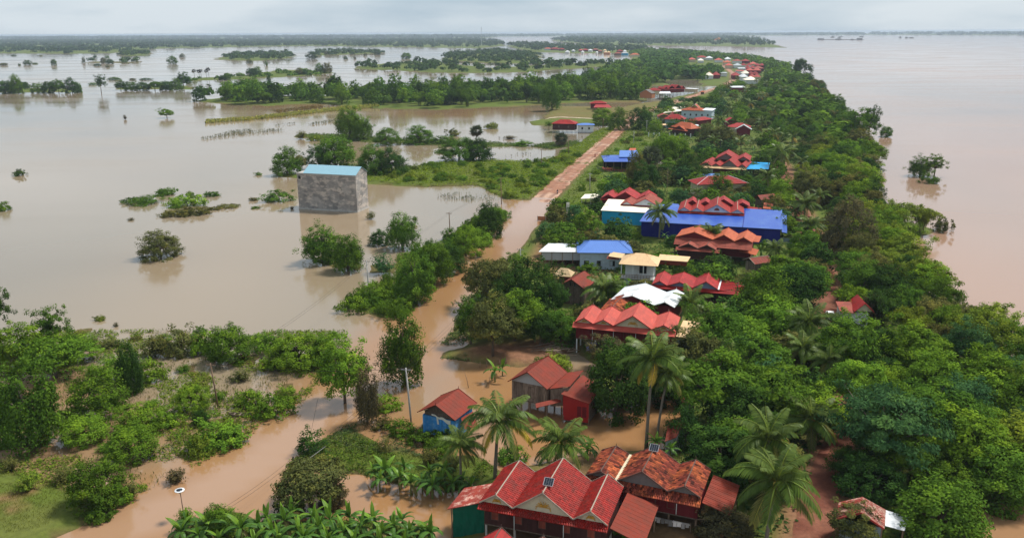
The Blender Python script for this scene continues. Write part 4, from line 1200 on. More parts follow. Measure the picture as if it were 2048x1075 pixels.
# 20 red house with tan eave and cyan annex
f = Frame((1399, 330), (1493, 335), 6.2, .5, C=(1503, 324))
h = root_of(f, 'gabled_house', 'red-gabled house with long tan eave and bright cyan side roof')
gables(h, f, ((1399, 1424, 6), (1424, 1441, 5), (1441, 1476, 13), (1476, 1493, 6)), 'red_tile', 'course', (2.2, .7, 'tan_sheet'), trim='red_trim', ped='grey_board', lc=.5)
f4 = Frame((1425, 318), (1500, 321), 7.4, .5, C=(1508, 313))
gables(h, f4, ((1430, 1474, 12), (1474, 1500, 7)), 'red_tile', 'course', None, trim='red_trim', ped='grey_board', lc=.5)
walls(h, f, 'maroon_wall', 2.9); stilts(h, f, 2.9, .2, 5, 2, mat='white_wall')
wallpts(h, f.P(.2, -.3, 4.9), f.P(f.w * .3, -.3, 4.9), 2.9, 'white_wall')
roofpoly(h, ((1493, 338, 5.4), (1537, 338, 5.4), (1540, 325, 5.9), (1499, 324, 5.9)), 'cyan_sheet', 'rib')
for q_ in ((1496, 337, 5.3), (1534, 337, 5.3), (1537, 326, 5.8)): postpts(h, at(*q_), .2, 'pole_wood')
kp(f, 1397, 304, 1540, 345)
# 21 red hipped house with white ridge
f = Frame((1396, 369), (1494, 366), 5.6, .5, D=9)
h = root_of(f, 'hipped_house', 'red hipped house with white ridge strip and cream end wall')
hiproof(h, f, 2.3, 'crimson_tile', 'course', 5.5, trim='white_wall', lc=.5)
walls(h, f, 'cream_wall', .5)
kp(f, 1394, 345, 1495, 380)
r, p, q = shed('low_shed', 'low shed with pale blue flat roof behind the white-ridged red house', 'shed',
               ((1393, 352, 4.4), (1438, 353, 4.4), (1440, 347, 4.7), (1396, 347, 4.7)), 'steel_blue_sheet', 'rib', 'pale_blue_wall')
# 22 little ones
f = Frame((1508, 396), (1524, 400), 5.0, .5, C=(1530, 391))
h = root_of(f, 'small_hut', 'tiny rust-gabled hut right of the crimson-tiled house', 'hut')
gables(h, f, ((1508, 1524, 8),), 'rust_sheet', 'rib', None, trim=None)
walls(h, f, 'dark_plank', .5); kp(f, 1507, 384, 1530, 404)
r, p, q = shed('rusty_shed', 'rusty flat-roofed shed behind the right end of the blue hall', 'shed',
               ((1526, 417, 4.2), (1545, 418, 4.2), (1547, 406, 4.6), (1528, 405, 4.6)), 'orange_tile', 'panel', 'dark_plank')
keep(1526, 405, 1546, 418, np.linalg.norm(p[0][:2]))
# 23 small gable hut
f = Frame((1488, 519), (1512, 528), 4.6, .5, C=(1529, 521))
f.D = max(f.D, 5)
h = root_of(f, 'plank_hut', 'grey-brown plank hut with rust gable right of the brown gabled house', 'hut')
gables(h, f, ((1488, 1512, 8),), 'rust_sheet', 'rib', None, trim='pale_trim', brd=.1)
walls(h, f, 'plank', .5, battens=.4)
kp(f, 1486, 510, 1530, 545)
# 24 red roof by the track
f = Frame((1684, 621), (1742, 623), 4.6, .6, C=(1752, 607))
h = root_of(f, 'small_house', 'white-walled house with maroon and red roof beside the parked white car')
slope(h, f.P(-.3, -.3, 4.3), f.P(f.w * .48, -.3, 4.3), f.P(f.w * .48, f.D * .8, 5.2), f.P(-.3, f.D * .8, 5.2), MT['brown_tile'], 'rib')
gables(h, f, ((1708, 1748, 17),), 'crimson_tile', 'rib', None, trim=None, ped='cream_wall')
walls(h, f, 'white_wall', .6, 4.2)
window(h, f, f.w * .2, 2.6, .9, 1.2)
kp(f, 1682, 596, 1760, 640)
# 26 rusty shed bottom right
f = Frame((1674, 1040), (1768, 1057), 4.4, .6, C=(1771, 1018))
h = root_of(f, 'rusty_shed', 'flaked rusty gabled shed with dazzling white side sheet by the dirt path', 'shed')
ax = at(1722, 1025, 5.6); bx = at(1726, 993, 5.6)
P_ = lambda x, y, z: at(x, y, z)
slope(h, P_(1678, 1004, 4.6), P_(1673, 1037, 4.6), ax, bx, MT['old_sheet'], 'panel')
slope(h, P_(1768, 1057, 4.2), P_(1771, 1018, 4.2), bx, ax, MT['flaked_sheet'], 'panel')
slope(h, P_(1770.5, 1050, 4.15), P_(1809, 1060, 3.9), P_(1818, 1033, 3.9), P_(1772, 1019, 4.15), MT['white_sheet'], 'rib', 'side_sheet')
MB().bar(P_(1673, 1037, 4.6), ax, .06, .22).build('bargeboard', MT['red_trim'], h)
MB().bar(ax, P_(1768, 1057, 4.2), .06, .22).build('bargeboard', MT['red_trim'], h)
c0, c1, c2, c3 = P_(1680, 1034, 4.5), P_(1764, 1053, 4.1), P_(1766, 1021, 4.1), P_(1682, 1007, 4.5)
for a, b in ((c0, c1), (c1, c2), (c2, c3), (c3, c0)): wallpts(h, a - Zv * .1, b - Zv * .1, .3, 'slate_sheet')
for c in (c0, c1, c2, c3, P_(1806, 1057, 3.8), P_(1813, 1034, 3.8)): postpts(h, c, .1, 'pole_wood', .07)
kp(f, 1672, 992, 1812, 1058)
# 27, 28 little roofs in the trees
r, p, q = shed('outhouse', 'small outhouse with steep rust roof at the edge of the flooded yard', 'outhouse',
               ((1330, 882, 3.4), (1352, 874, 3.4), (1370, 846, 4.2), (1336, 850, 4.2)), 'rust_sheet', 'rib', 'grey_sheet')
keep(1329, 845, 1368, 900, np.linalg.norm(p[0][:2]))
r, p, q = shed('outhouse', 'tiny red-roofed outhouse deep among the dark trees', 'outhouse',
               ((1362, 804, 3.0), (1390, 804, 3.0), (1391, 794, 3.4), (1363, 793, 3.4)), 'rust_sheet', 'rib', 'dark_plank')
keep(1362, 792, 1390, 805, np.linalg.norm(p[0][:2]))

# swiftlet block house in the flood
f = Frame((598, 347), (713, 354), 9.6, -.6, C=(738, 345))
b0 = at(599, 418)
hz = None
A_, B_, C_ = at(598.5, 418), at(715, 425), at(739, 415.5)
f.o = np.array([A_[0], A_[1], 0]); f.x = nrm(B_ - A_); f.y = np.array([-f.x[1], f.x[0], 0]); f.w = float(np.linalg.norm(B_ - A_)); f.D = float((C_ - B_) @ f.y); f.yaw = math.atan2(f.x[1], f.x[0])
zt = 73 / vpm(f.P(f.w / 2, 0, 0))
f.z = zt
h = root_of(f, 'block_house', 'tall windowless grey block building with pale blue roof standing in the flood', 'building')
def blockmat():
    m, t, p = nodemat('rendered_blocks')
    L = t.links.new
    tcn = t.nodes.new('ShaderNodeTexCoord')
    sep = t.nodes.new('ShaderNodeSeparateXYZ'); L(tcn.outputs['Object'], sep.inputs[0])
    ad = t.nodes.new('ShaderNodeMath'); ad.operation = 'ADD'; L(sep.outputs[0], ad.inputs[0]); L(sep.outputs[1], ad.inputs[1])
    cb = t.nodes.new('ShaderNodeCombineXYZ'); L(ad.outputs[0], cb.inputs[0]); L(sep.outputs[2], cb.inputs[1])
    n0 = t.nodes.new('ShaderNodeTexNoise'); n0.inputs['Scale'].default_value = .55; n0.inputs['Detail'].default_value = 4
    L(cb.outputs[0], n0.inputs['Vector'])
    n1 = t.nodes.new('ShaderNodeTexVoronoi'); n1.distance = 'CHEBYCHEV'; n1.inputs['Scale'].default_value = .32
    L(cb.outputs[0], n1.inputs['Vector'])
    n2 = t.nodes.new('ShaderNodeTexNoise'); n2.inputs['Scale'].default_value = .42; n2.inputs['Detail'].default_value = 6; n2.inputs['Roughness'].default_value = .62
    mpn = t.nodes.new('ShaderNodeMapping'); mpn.inputs['Scale'].default_value = (.8, 1.6, 1); L(cb.outputs[0], mpn.inputs[0]); L(mpn.outputs[0], n2.inputs['Vector'])
    sv = t.nodes.new('ShaderNodeSeparateXYZ'); L(n1.outputs['Color'], sv.inputs[0])
    r1 = t.nodes.new('ShaderNodeValToRGB'); e = r1.color_ramp.elements
    e[0].color = (.19, .178, .168, 1); e[1].color = (.34, .315, .29, 1); L(sv.outputs[0], r1.inputs[0])
    r2 = t.nodes.new('ShaderNodeValToRGB'); r2.color_ramp.elements[0].position = .49; r2.color_ramp.elements[1].position = .60
    L(n2.outputs['Fac'], r2.inputs[0])
    m2 = t.nodes.new('ShaderNodeMix'); m2.data_type = 'RGBA'; m2.inputs[7].default_value = (.56, .48, .41, 1)
    mm = t.nodes.new('ShaderNodeMath'); mm.operation = 'MULTIPLY'; mm.inputs[1].default_value = .75; L(r2.outputs[0], mm.inputs[0])
    L(mm.outputs[0], m2.inputs[0]); L(r1.outputs[0], m2.inputs[6])
    r3 = t.nodes.new('ShaderNodeValToRGB'); r3.color_ramp.elements[0].position = .42; r3.color_ramp.elements[1].position = .62
    L(n0.outputs['Fac'], r3.inputs[0])
    m3 = t.nodes.new('ShaderNodeMix'); m3.data_type = 'RGBA'; m3.blend_type = 'MULTIPLY'; m3.inputs[7].default_value = (.74, .75, .77, 1)
    m4 = t.nodes.new('ShaderNodeMath'); m4.operation = 'MULTIPLY'; m4.inputs[1].default_value = .8; L(r3.outputs[0], m4.inputs[0])
    L(m4.outputs[0], m3.inputs[0]); L(m2.outputs[2], m3.inputs[6]); L(m3.outputs[2], p.inputs['Base Color'])
    bk = t.nodes.new('ShaderNodeTexBrick'); bk.inputs['Scale'].default_value = 1; bk.inputs['Brick Width'].default_value = .42; bk.inputs['Row Height'].default_value = .21; bk.inputs['Mortar Size'].default_value = .012
    L(cb.outputs[0], bk.inputs['Vector'])
    bp = t.nodes.new('ShaderNodeBump'); bp.inputs['Strength'].default_value = .15; bp.inputs['Distance'].default_value = .02; bp.invert = True
    L(bk.outputs['Fac'], bp.inputs['Height']); L(bp.outputs[0], p.inputs['Normal'])
    p.inputs['Roughness'].default_value = .9
    return m
MT['blocks'] = blockmat()
walls(h, f, 'blocks', -1.0, zt, inset=0, floor=False)
rise = 13.5 / f.vp()
xl = f.fx(620)
ym = f.D / 2
for x_ in (f.w - .12, 0.0):
    lo = [f.P(x_, 0.13, zt), f.P(x_, f.D - .13, zt), f.P(x_, ym, zt + rise - .1)]
    if x_ == 0.0: continue
    h2 = [p + f.x * .12 for p in lo]
    MB().add(lo + h2, ((0, 1, 2), (5, 4, 3), (0, 3, 4, 1), (1, 4, 5, 2), (2, 5, 3, 0))).build('gable_wall', MT['blocks'], h)
slope(h, f.P(2.6, -.3, zt - .02), f.P(f.w + .25, -.3, zt - .02), f.P(f.w + .25, ym, zt + rise), f.P(2.6, ym, zt + rise), MT['sky_sheet'], 'rib')
slope(h, f.P(f.w + .25, f.D + .3, zt - .02), f.P(2.6, f.D + .3, zt - .02), f.P(2.6, ym, zt + rise), f.P(f.w + .25, ym, zt + rise), MT['sky_sheet'], 'rib')
MB().add([f.P(2.7, .13, zt), f.P(2.7, f.D - .13, zt), f.P(2.7, ym, zt + rise - .1), f.P(2.8, .13, zt), f.P(2.8, f.D - .13, zt), f.P(2.8, ym, zt + rise - .1)],
         ((0, 1, 2), (5, 4, 3), (0, 3, 4, 1), (1, 4, 5, 2), (2, 5, 3, 0))).build('gable_wall', MT['blocks'], h)
MB().box(f.o, f.x, f.y, .0, 2.6, .13, f.D - .13, zt - .25, zt - .05).build('flat_roof', MT['concrete'], h)
MB().box(f.o, f.x, f.y, -.12, f.w + .1, -.14, -.004, zt - .45, zt - .05).build('cornice', MT['concrete'], h)
MB().box(f.o, f.x, f.y, -.1, f.w + .1, -.12, -.004, -1.0, .55).build('plinth', MT['concrete'], h)
MB().box(f.o, f.x, f.y, f.w + .004, f.w + .12, -.1, f.D + .05, -1.0, .55).build('plinth', MT['concrete'], h)
op = MB().box(f.o, f.x, f.y, .55, 1.45, -.03, -.002, zt - 2.2, zt - 1.1).build('opening', MT['black'], h)
kp(f, 596, 330, 740, 418)
# ------------------------------------------------------------------ middle distance and far houses
def mid(name, label, A, B, z, D, roof, wall, gs=None, hip=None, zf=None, g=.5, trim=None, ped=None, post='concrete', wins=0, cat='house', group=None, style='course', nst=(4, 2), z0=.0, winleaf=None, lc=.6):
    f = Frame(A, B, z, g, D=D)
    h = root_of(f, name, label, cat, group)
    if gs: gables(h, f, gs, roof, style, (.8, .5) if len(gs) > 1 else None, trim=trim, ped=ped, ridge=bool(trim), lc=lc)
    if hip is not None: hiproof(h, f, hip, roof, style, trim=trim, over=.5, lc=lc)
    zf = z0 + .2 if zf is None else zf
    walls(h, f, wall, zf, inset=.3)
    if zf > 1: stilts(h, f, zf, z0 - .8, nst[0], nst[1], mat=post)
    for k in range(wins): window(h, f, f.w * (k + .7) / (wins + .4), (zf + z) / 2, .9, 1.2, y=.3, open_=winleaf is None)
    kp(f, min(A[0], B[0]), min(A[1], B[1]) - 8, max(A[0], B[0]), max(A[1], B[1]) + 4)
    return f, h

# dark stilt house in the flood left of the road, and its white annex
f, h = mid('stilt_house', 'dark-walled house with red hipped roof on stilts in flood water left of the road', (1104, 247), (1150, 248), 5.6, 9, 'crimson_tile', 'dark_wall', hip=2.2, zf=1.9, g=0, z0=-.6, wins=2, nst=(6, 3), winleaf=1)
MB().add([f.P(f.w * .35, -.6, 5.6), f.P(f.w * .75, -.6, 5.6), f.P(f.w * .55, 2.5, 7.2)], ((0, 1, 2),)).build('gablet', MT['crimson_tile'], h)
keep(1102, 236, 1153, 264, np.linalg.norm(f.o[:2]))
f, h = mid('annex_house', 'small white annex with grey-blue roof beside the dark stilt house', (1155, 250), (1188, 250), 4.8, 6, 'steel_blue_sheet', 'white_wall', hip=.9, style='rib', zf=.6, g=0, z0=-.3, wins=2)
keep(1153, 242, 1190, 262, np.linalg.norm(f.o[:2]))
f, h = mid('small_house', 'red-roofed maroon house with lower red porch left of the road', (1181, 207), (1213, 207), 5.6, 8, 'crimson_tile', 'maroon_wall', hip=1.8, zf=2.0, g=.3)
roofpoly(h, ((1187, 215, 4.2), (1224, 215, 4.2), (1217, 209, 5.0), (1191, 209, 5.0)), 'crimson_tile', 'rib')
keep(1180, 197, 1224, 216, np.linalg.norm(f.o[:2]))
f, h = mid('brick_house', 'raw orange brick house on pillars with grey gabled roof', (1279, 186), (1304, 187), 7.2, 7, 'grey_board', 'brick', ((1279, 1304, 7),), zf=3.0, trim='concrete', ped='brick', nst=(4, 3))
keep(1278, 178, 1306, 202, np.linalg.norm(f.o[:2]))
f, h = mid('gabled_house', 'red-roofed house half hidden behind the raw brick house', (1296, 181), (1322, 181), 6.2, 10, 'crimson_tile', 'cream_wall', hip=2.2, zf=2.5)
r, p, q = shed('unfinished_building', 'unfinished concrete frame with white roof slab beside the raw brick house', 'building frame', ((1318, 187, 5.6), (1342, 187, 5.6), (1340, 183, 5.8), (1320, 183, 5.8)), 'white_sheet', 'rib', None, post=.1)
for k in range(5):
    postpts(r, q[0] + (q[1] - q[0]) * k / 4, .1, 'dark_plank', .18)
    MB().bar(np.array([*(q[0] + (q[1] - q[0]) * k / 4)[:2], 2.8]), np.array([*(q[3] + (q[2] - q[3]) * k / 4)[:2], 2.8]), .25, .25).build('beam', MT['dark_plank'], r)
f, h = mid('stilt_house', 'long crimson many-gabled house with maroon walls on stilts beyond the bend', (1328, 178), (1370, 176), 6.6, 10, 'crimson_tile', 'maroon_wall', ((1328, 1336, 4), (1336, 1350, 6), (1350, 1363, 7), (1363, 1370, 4)), zf=2.8, nst=(6, 3))
keep(1328, 168, 1370, 188, np.linalg.norm(f.o[:2]))
f, h = mid('annex_house', 'white annex with flat pale roof right of the crimson stilt house', (1369, 177), (1390, 178), 5.6, 6, 'white_sheet', 'cream_wall', None, zf=2.5)
slope(h, f.P(-.2, -.3, 5.6), f.P(f.w + 1, -.3, 5.4), f.P(f.w + 1, 6, 5.7), f.P(-.2, 6, 5.9), MT['white_sheet'], 'rib')
keep(1368, 174, 1392, 186, np.linalg.norm(f.o[:2]))
f, h = mid('thatch_hut', 'little orange-roofed roadside hut near the bend', (1402, 184), (1409, 184), 3.0, 4, 'orange_tile', 'dark_plank', hip=1.2, cat='hut')
# the big grey house and its neighbours
f, h = mid('large_house', 'large blue-grey two-storey house with tan and white roofs right of the road', (1362, 220), (1424, 222), 7.6, 12, 'tan_sheet', 'pale_blue_wall', None, zf=1.6, wins=5, nst=(6, 3), trim='white_wall')
hiproof(h, f, 1.9, 'orange_tile', 'course', None, x0=0, x1=f.w * .72, lc=.5)
slope(h, f.P(f.w * .68, .2, 8.0), f.P(f.w + .4, .2, 7.8), f.P(f.w + .4, f.D, 8.4), f.P(f.w * .68, f.D, 8.6), MT['white_sheet'], 'rib')
gables(h, f, ((1376, 1396, 9),), 'orange_tile', 'course', None, trim='white_wall', y0=5, ze=8.3, D=5)
roofpoly(h, ((1326, 226, 5.2), (1362, 222, 6.2), (1372, 213, 6.8), (1345, 214, 5.8)), 'cream_sheet', 'rib')
keep(1325, 206, 1426, 236, np.linalg.norm(f.o[:2]))
f, h = mid('gabled_house', 'maroon-gabled house beneath the cream awning of the large grey house', (1316, 233), (1355, 233), 5.6, 8, 'brown_tile', 'slate_sheet', ((1316, 1340, 5), (1340, 1356, 8)), zf=1.8)
f, h = mid('hipped_house', 'red-hipped grey house behind the orange-hipped house', (1329, 238), (1368, 239), 6.6, 9, 'crimson_tile', 'slate_sheet', hip=2.8, zf=.8, wins=2)
keep(1327, 227, 1370, 246, np.linalg.norm(f.o[:2]))
f, h = mid('hipped_house', 'orange-hipped house with small gablet and fence of white posts in front', (1343, 253), (1381, 258), 5.4, 8, 'orange_tile', 'dark_wall', hip=3.0, zf=1.8)
gables(h, f, ((1352, 1376, 7),), 'orange_tile', 'course', (.9, .4), trim='red_trim', ped='dark_wall', y0=-1.8, ze=4.6, D=3)
keep(1341, 238, 1382, 268, np.linalg.norm(f.o[:2]))
r, p, q = shed('awning_shed', 'tan flat awning on posts left of the orange-hipped house', 'awning', ((1308, 251, 4.2), (1340, 250, 4.4), (1342, 247, 4.6), (1314, 248, 4.4)), 'tan_sheet', 'rib', None, post=.3)
f, h = mid('white_shed', 'white-walled shed touching the right side of the orange-hipped house', (1384, 252), (1398, 252), 5.2, 5, 'white_sheet', 'white_wall', None, zf=.5, cat='shed')
slope(h, f.P(-.2, -.3, 5.2), f.P(f.w + .2, -.3, 5.2), f.P(f.w + .2, 5, 5.6), f.P(-.2, 5, 5.6), MT['white_sheet'], 'rib')
f, h = mid('low_house', 'low maroon house with bright red roof under the leaning palm', (1394, 242), (1424, 238), 5.0, 7, 'crimson_tile', 'maroon_wall', hip=1.6, zf=.8)
f, h = mid('red_house', 'bright red house with white-edged porch gable among palms', (1457, 254), (1500, 255), 5.4, 9, 'crimson_tile', 'cream_wall', hip=2.2, zf=.7, style='rib')
gables(h, f, ((1471, 1504, 9),), 'white_wall', 'plain', None, trim='white_wall', ped='maroon_wall', y0=-4.5, ze=4.6, D=4, brd=.3)
wallpts(h, f.P(f.fx(1474), -4.2, 4.6), f.P(f.fx(1501), -4.2, 4.6), .7, 'maroon_wall')
keep(1455, 243, 1505, 270, np.linalg.norm(f.o[:2]))
f, h = mid('low_house', 'orange-red ridge roof glimpsed left of the bright red house', (1452, 243), (1476, 243), 5.2, 7, 'crimson_tile', 'maroon_wall', ((1452, 1476, 7),), zf=.7)
r, p, q = shed('orange_tarp_shelter', 'orange tarpaulin shelter behind the blue pavilion', 'shelter', ((1256, 303, 3.6), (1272, 303, 3.4), (1272, 296, 3.8), (1260, 296, 3.8)), 'orange_tile', 'rib', None, post=.3)
water_tank_at = at(1437, 272, .5)

# far houses up the road: (left px, right px, eave py, roof, wall, gable count, label)
FARH = [
    (1414, 1441, 150, 'crimson_tile', 'maroon_wall', 2, 'red-roofed maroon house with white end left of the far road'),
    (1413, 1427, 151, 'cream_sheet', 'white_wall', 1, 'small white-walled house attached left of a red-roofed far house'),
    (1442, 1455, 146, 'grey_sheet', 'white_wall', 1, 'white kiosk with flat grey roof left of the far road'),
    (1466, 1481, 151, 'crimson_tile', 'maroon_wall', 1, 'small crimson roof right beside the bend of the far road'),
    (1491, 1517, 160, 'cream_sheet', 'white_wall', 1, 'cream-roofed white shed right of the far road'),
    (1486, 1500, 147, 'cream_sheet', 'white_wall', 1, 'white gabled shed below the crowded red roofs'),
    (1500, 1518, 148, 'red_tile', 'maroon_wall', 2, 'dusty red double roof at the lower end of the crowded roofs'),
    (1494, 1523, 141, 'salmon_tile', 'maroon_wall', 2, 'broad pale red roof low in the crowded roofs'),
    (1478, 1492, 137, 'white_sheet', 'grey_sheet', 1, 'white flat roof left of the crowded red roofs'),
    (1492, 1512, 136, 'crimson_tile', 'maroon_wall', 2, 'strong crimson roof in the middle of the crowded roofs'),
    (1508, 1528, 137, 'brown_tile', 'dark_wall', 1, 'dark brown roof at the right edge of the crowded roofs'),
    (1483, 1505, 131, 'red_tile', 'white_wall', 2, 'red double-gabled roof with white front among the crowded roofs'),
    (1500, 1515, 128, 'salmon_tile', 'cream_wall', 1, 'pale red gable near the top of the crowded roofs'),
    (1468, 1484, 131, 'grey_sheet', 'white_wall', 1, 'grey-roofed white house left of the red double gable'),
    (1447, 1464, 125, 'orange_tile', 'cream_wall', 1, 'orange-roofed house alone left of the crowded far roofs'),
    (1466, 1484, 122, 'brown_tile', 'white_wall', 1, 'brown-roofed house at the upper left of the crowded roofs'),
    (1484, 1500, 122, 'red_tile', 'maroon_wall', 1, 'red roof at the very top of the crowded roofs'),
    (1392, 1415, 115, 'red_tile', 'white_wall', 1, 'lone red roof among trees at the far end of the green belt'),
    (1412, 1426, 116, 'white_sheet', 'white_wall', 1, 'white roof next to the lone red roof in the far belt'),
    (1396, 1408, 121, 'cream_sheet', 'white_wall', 1, 'cream shed below the lone red roof in the far belt'),
    (1452, 1466, 131, 'salmon_tile', 'cream_wall', 1, 'pale red roof left of the grey-roofed white far house'),
    (1512, 1530, 131, 'crimson_tile', 'maroon_wall', 2, 'red double roof at the upper right of the crowded roofs'),
    (1474, 1490, 142, 'salmon_tile', 'white_wall', 1, 'pale red gable below the white flat roof of the crowd'),
    (1502, 1522, 154, 'salmon_tile', 'cream_wall', 2, 'pale red double roof just above the cream-roofed white shed'),
    (1482, 1496, 154, 'white_sheet', 'white_wall', 1, 'white gable left of the cream-roofed white shed'),
    (1430, 1446, 120, 'salmon_tile', 'white_wall', 1, 'pale red roof at the far top end of the road'),
    (1450, 1462, 118, 'white_sheet', 'white_wall', 1, 'white roof at the far top end of the road'),
    (1376, 1392, 119, 'salmon_tile', 'cream_wall', 1, 'pale red roof left of the cream shed in the far belt'),
    (1464, 1492, 175, 'white_sheet', 'maroon_wall', 1, 'thin white flat roof floating in the trees right of the far road'),
]
def rowhouse(x0, x1, py, z, roof, wall, n, label, D=13.0, group=None, zf=1.5, flat=False):
    f = Frame((x0, py), (x1, py), z, .4, D=D)
    h = root_of(f, 'village_house', label, 'house', group)
    w = (x1 - x0) / n
    gr = 2.6 * f.vp() if n == 1 else 2.2 * f.vp()
    if flat: slope(h, f.P(-.3, -.4, z), f.P(f.w + .3, -.4, z), f.P(f.w + .3, D, z + .5), f.P(-.3, D, z + .5), MT[roof], 'rib')
    else:
        k_ = 1.0 / n
        for q in range(n): hiproof(h, f, min(3.6, f.w * k_ * .34 + .8), roof, 'plain', None, x0=f.w * k_ * q, x1=f.w * k_ * (q + 1), along='x' if f.w * k_ > D * .6 else 'y', over=.45 if n == 1 else .02)
    walls(h, f, wall, zf, inset=.25, floor=False)
    kp(f, x0, py - 9, x1, py + 9)
    return f, h
for x0, x1, py, ro, wa, n, lb in FARH:
    rowhouse(x0, x1, py, 6.0, ro, wa, n, lb, D=18, flat=('flat' in lb or 'kiosk' in lb))

# the town on the far shore of the back-water: (left, right, eave row, roof, wall, gables)
TOWN = [(1088, 1101, 97.5, 'salmon_tile', 'pale_blue_wall', 1, 'pale pink-roofed house at the left end of the far waterside row'),
        (1101, 1117, 97.5, 'crimson_tile', 'maroon_wall', 1, 'red roof second from the left in the far waterside row'),
        (1117, 1128, 98.5, 'red_tile', 'dark_wall', 1, 'dull red roof third from the left in the far waterside row'),
        (1130, 1138, 103.5, 'white_sheet', 'white_wall', 1, 'small white hut low on the far shore, left part'),
        (1143, 1149, 101.5, 'white_sheet', 'grey_sheet', 1, 'tiny white roof on the far shore between trees'),
        (1157, 1164, 100.5, 'salmon_tile', 'maroon_wall', 1, 'pink-roofed house left of the widest crimson roof on the far shore'),
        (1163, 1176, 100, 'crimson_tile', 'maroon_wall', 1, 'widest crimson roof in the middle of the far waterside row'),
        (1176, 1184, 100.5, 'white_sheet', 'white_wall', 1, 'bright white house right of the widest crimson roof'),
        (1162, 1167, 104, 'white_sheet', 'white_wall', 1, 'tiny white hut below the widest crimson roof at the water'),
        (1184, 1196, 99.5, 'brown_tile', 'dark_wall', 1, 'brown roof right of the bright white far house'),
        (1191, 1195, 105, 'white_sheet', 'white_wall', 1, 'single white hut at the water edge of the far shore'),
        (1196, 1204, 102.5, 'brown_tile', 'dark_plank', 1, 'dark plank house near the single white hut'),
        (1206, 1212, 101, 'tan_sheet', 'white_wall', 1, 'small tan roof above the orange-brown far house'),
        (1207, 1220, 105, 'tan_sheet', 'brick', 2, 'orange-brown double-roofed house on the far shore'),
        (1228, 1242, 107, 'brown_tile', 'dark_plank', 1, 'brown shed left of the green house on the far shore'),
        (1242, 1256, 106.5, 'grey_sheet', 'turquoise_wall', 1, 'green-walled house with pale roof on the far shore'),
        (1233, 1245, 102, 'red_tile', 'maroon_wall', 1, 'red roof above the green house on the far shore'),
        (1260, 1279, 109.5, 'orange_tile', 'cream_wall', 1, 'yellow-orange roofed hall at the right end of the far shore'),
        (1246, 1252, 102.5, 'white_sheet', 'white_wall', 1, 'white gable peeping above the green far house')]
for x0, x1, py, ro, wa, n, lb in TOWN:
    rowhouse(x0, x1, py, 5.5, ro, wa, n, lb, D=16, zf=.2)
# a pagoda roof in the wooded island across the river
f = Frame((1428, 80), (1443, 80), 16, .4, D=24)
h = root_of(f, 'pagoda', 'orange tiered pagoda roof rising out of the wooded far bank', 'pagoda')
hiproof(h, f, 9, 'orange_tile', 'plain', None)
gables(h, f, ((1431, 1440, 3.5),), 'orange_tile', 'plain', None, trim=None, ped='gold', y0=4, ze=20, D=16)
walls(h, f, 'cream_wall', .2, floor=False)
# radio mast
mp_ = at(963, 92, 0)
t = thing('radio_mast', 'thin lattice radio mast on the horizon left of the far river arm', 'mast', (mp_[0], mp_[1], 0))
hm = 38 / vpm(mp_)
s = MB()
for a in range(3):
    c = np.array([math.cos(a * 2.094), math.sin(a * 2.094), 0])
    s.bar(mp_ + c * 2.2, mp_ + c * .5 + Zv * hm, .5, .5)
for k in range(14):
    for a in range(3):
        z0_, z1_ = hm * k / 14, hm * (k + 1) / 14
        r0, r1 = 2.2 - 1.7 * k / 14, 2.2 - 1.7 * (k + 1) / 14
        c0 = np.array([math.cos(a * 2.094), math.sin(a * 2.094), 0]); c1 = np.array([math.cos(a * 2.094 + 2.094), math.sin(a * 2.094 + 2.094), 0])
        s.bar(mp_ + c0 * r0 + Zv * z0_, mp_ + c1 * r1 + Zv * z1_, .25, .25)
s.build('lattice', MT['metal'], t)

# ------------------------------------------------------------------ poles, wires, small things
POLES = [  # base px, top px, kind, label
    ((823, 846), (816, 737), 'c', 'pale concrete utility pole beside the blue-fronted hut'),
    ((437, 815), (430, 727), 'w', 'wooden utility pole with crossarm in the drowned scrub'),
    ((738, 592), (737, 521), 'c', 'grey utility pole with crossarm standing in water left of the road'),
    ((900, 462), (899, 425), 'w', 'dark wooden pole with insulators behind the roadside bushes'),
    ((1003, 408), (1002, 356), 'w', 'thin pole at the flooded lane end of the meadow'),
    ((1083, 337), (1083, 299), 'w', 'dark pole in front of the back pond'),
    ((1137, 312), (1136, 273), 'w', 'slim pole at the roadside by the pond'),
    ((1041, 548), (1041, 497), 'c', 'slim concrete pole beside the flooded lane below the long white-roofed shed'),
    ((1180, 386), (1179, 346), 'c', 'pale concrete pole by the cream carport'),
    ((1267, 292), (1267, 262), 'c', 'pale pole beside the road under the fenced yard'),
    ((1293, 268), (1293, 241), 'c', 'pale pole in front of the fenced yard'),
    ((1307, 240), (1308, 223), 'c', 'pale pole left of the maroon gabled house'),
    ((1206, 257), (1206, 236), 'w', 'brown pole among the bright roadside trees'),
    ((1333, 420 - 15), (1333, 336), 'w', 'thin bamboo mast among the trees right of the sugar palm'),
]
TOPS = {}
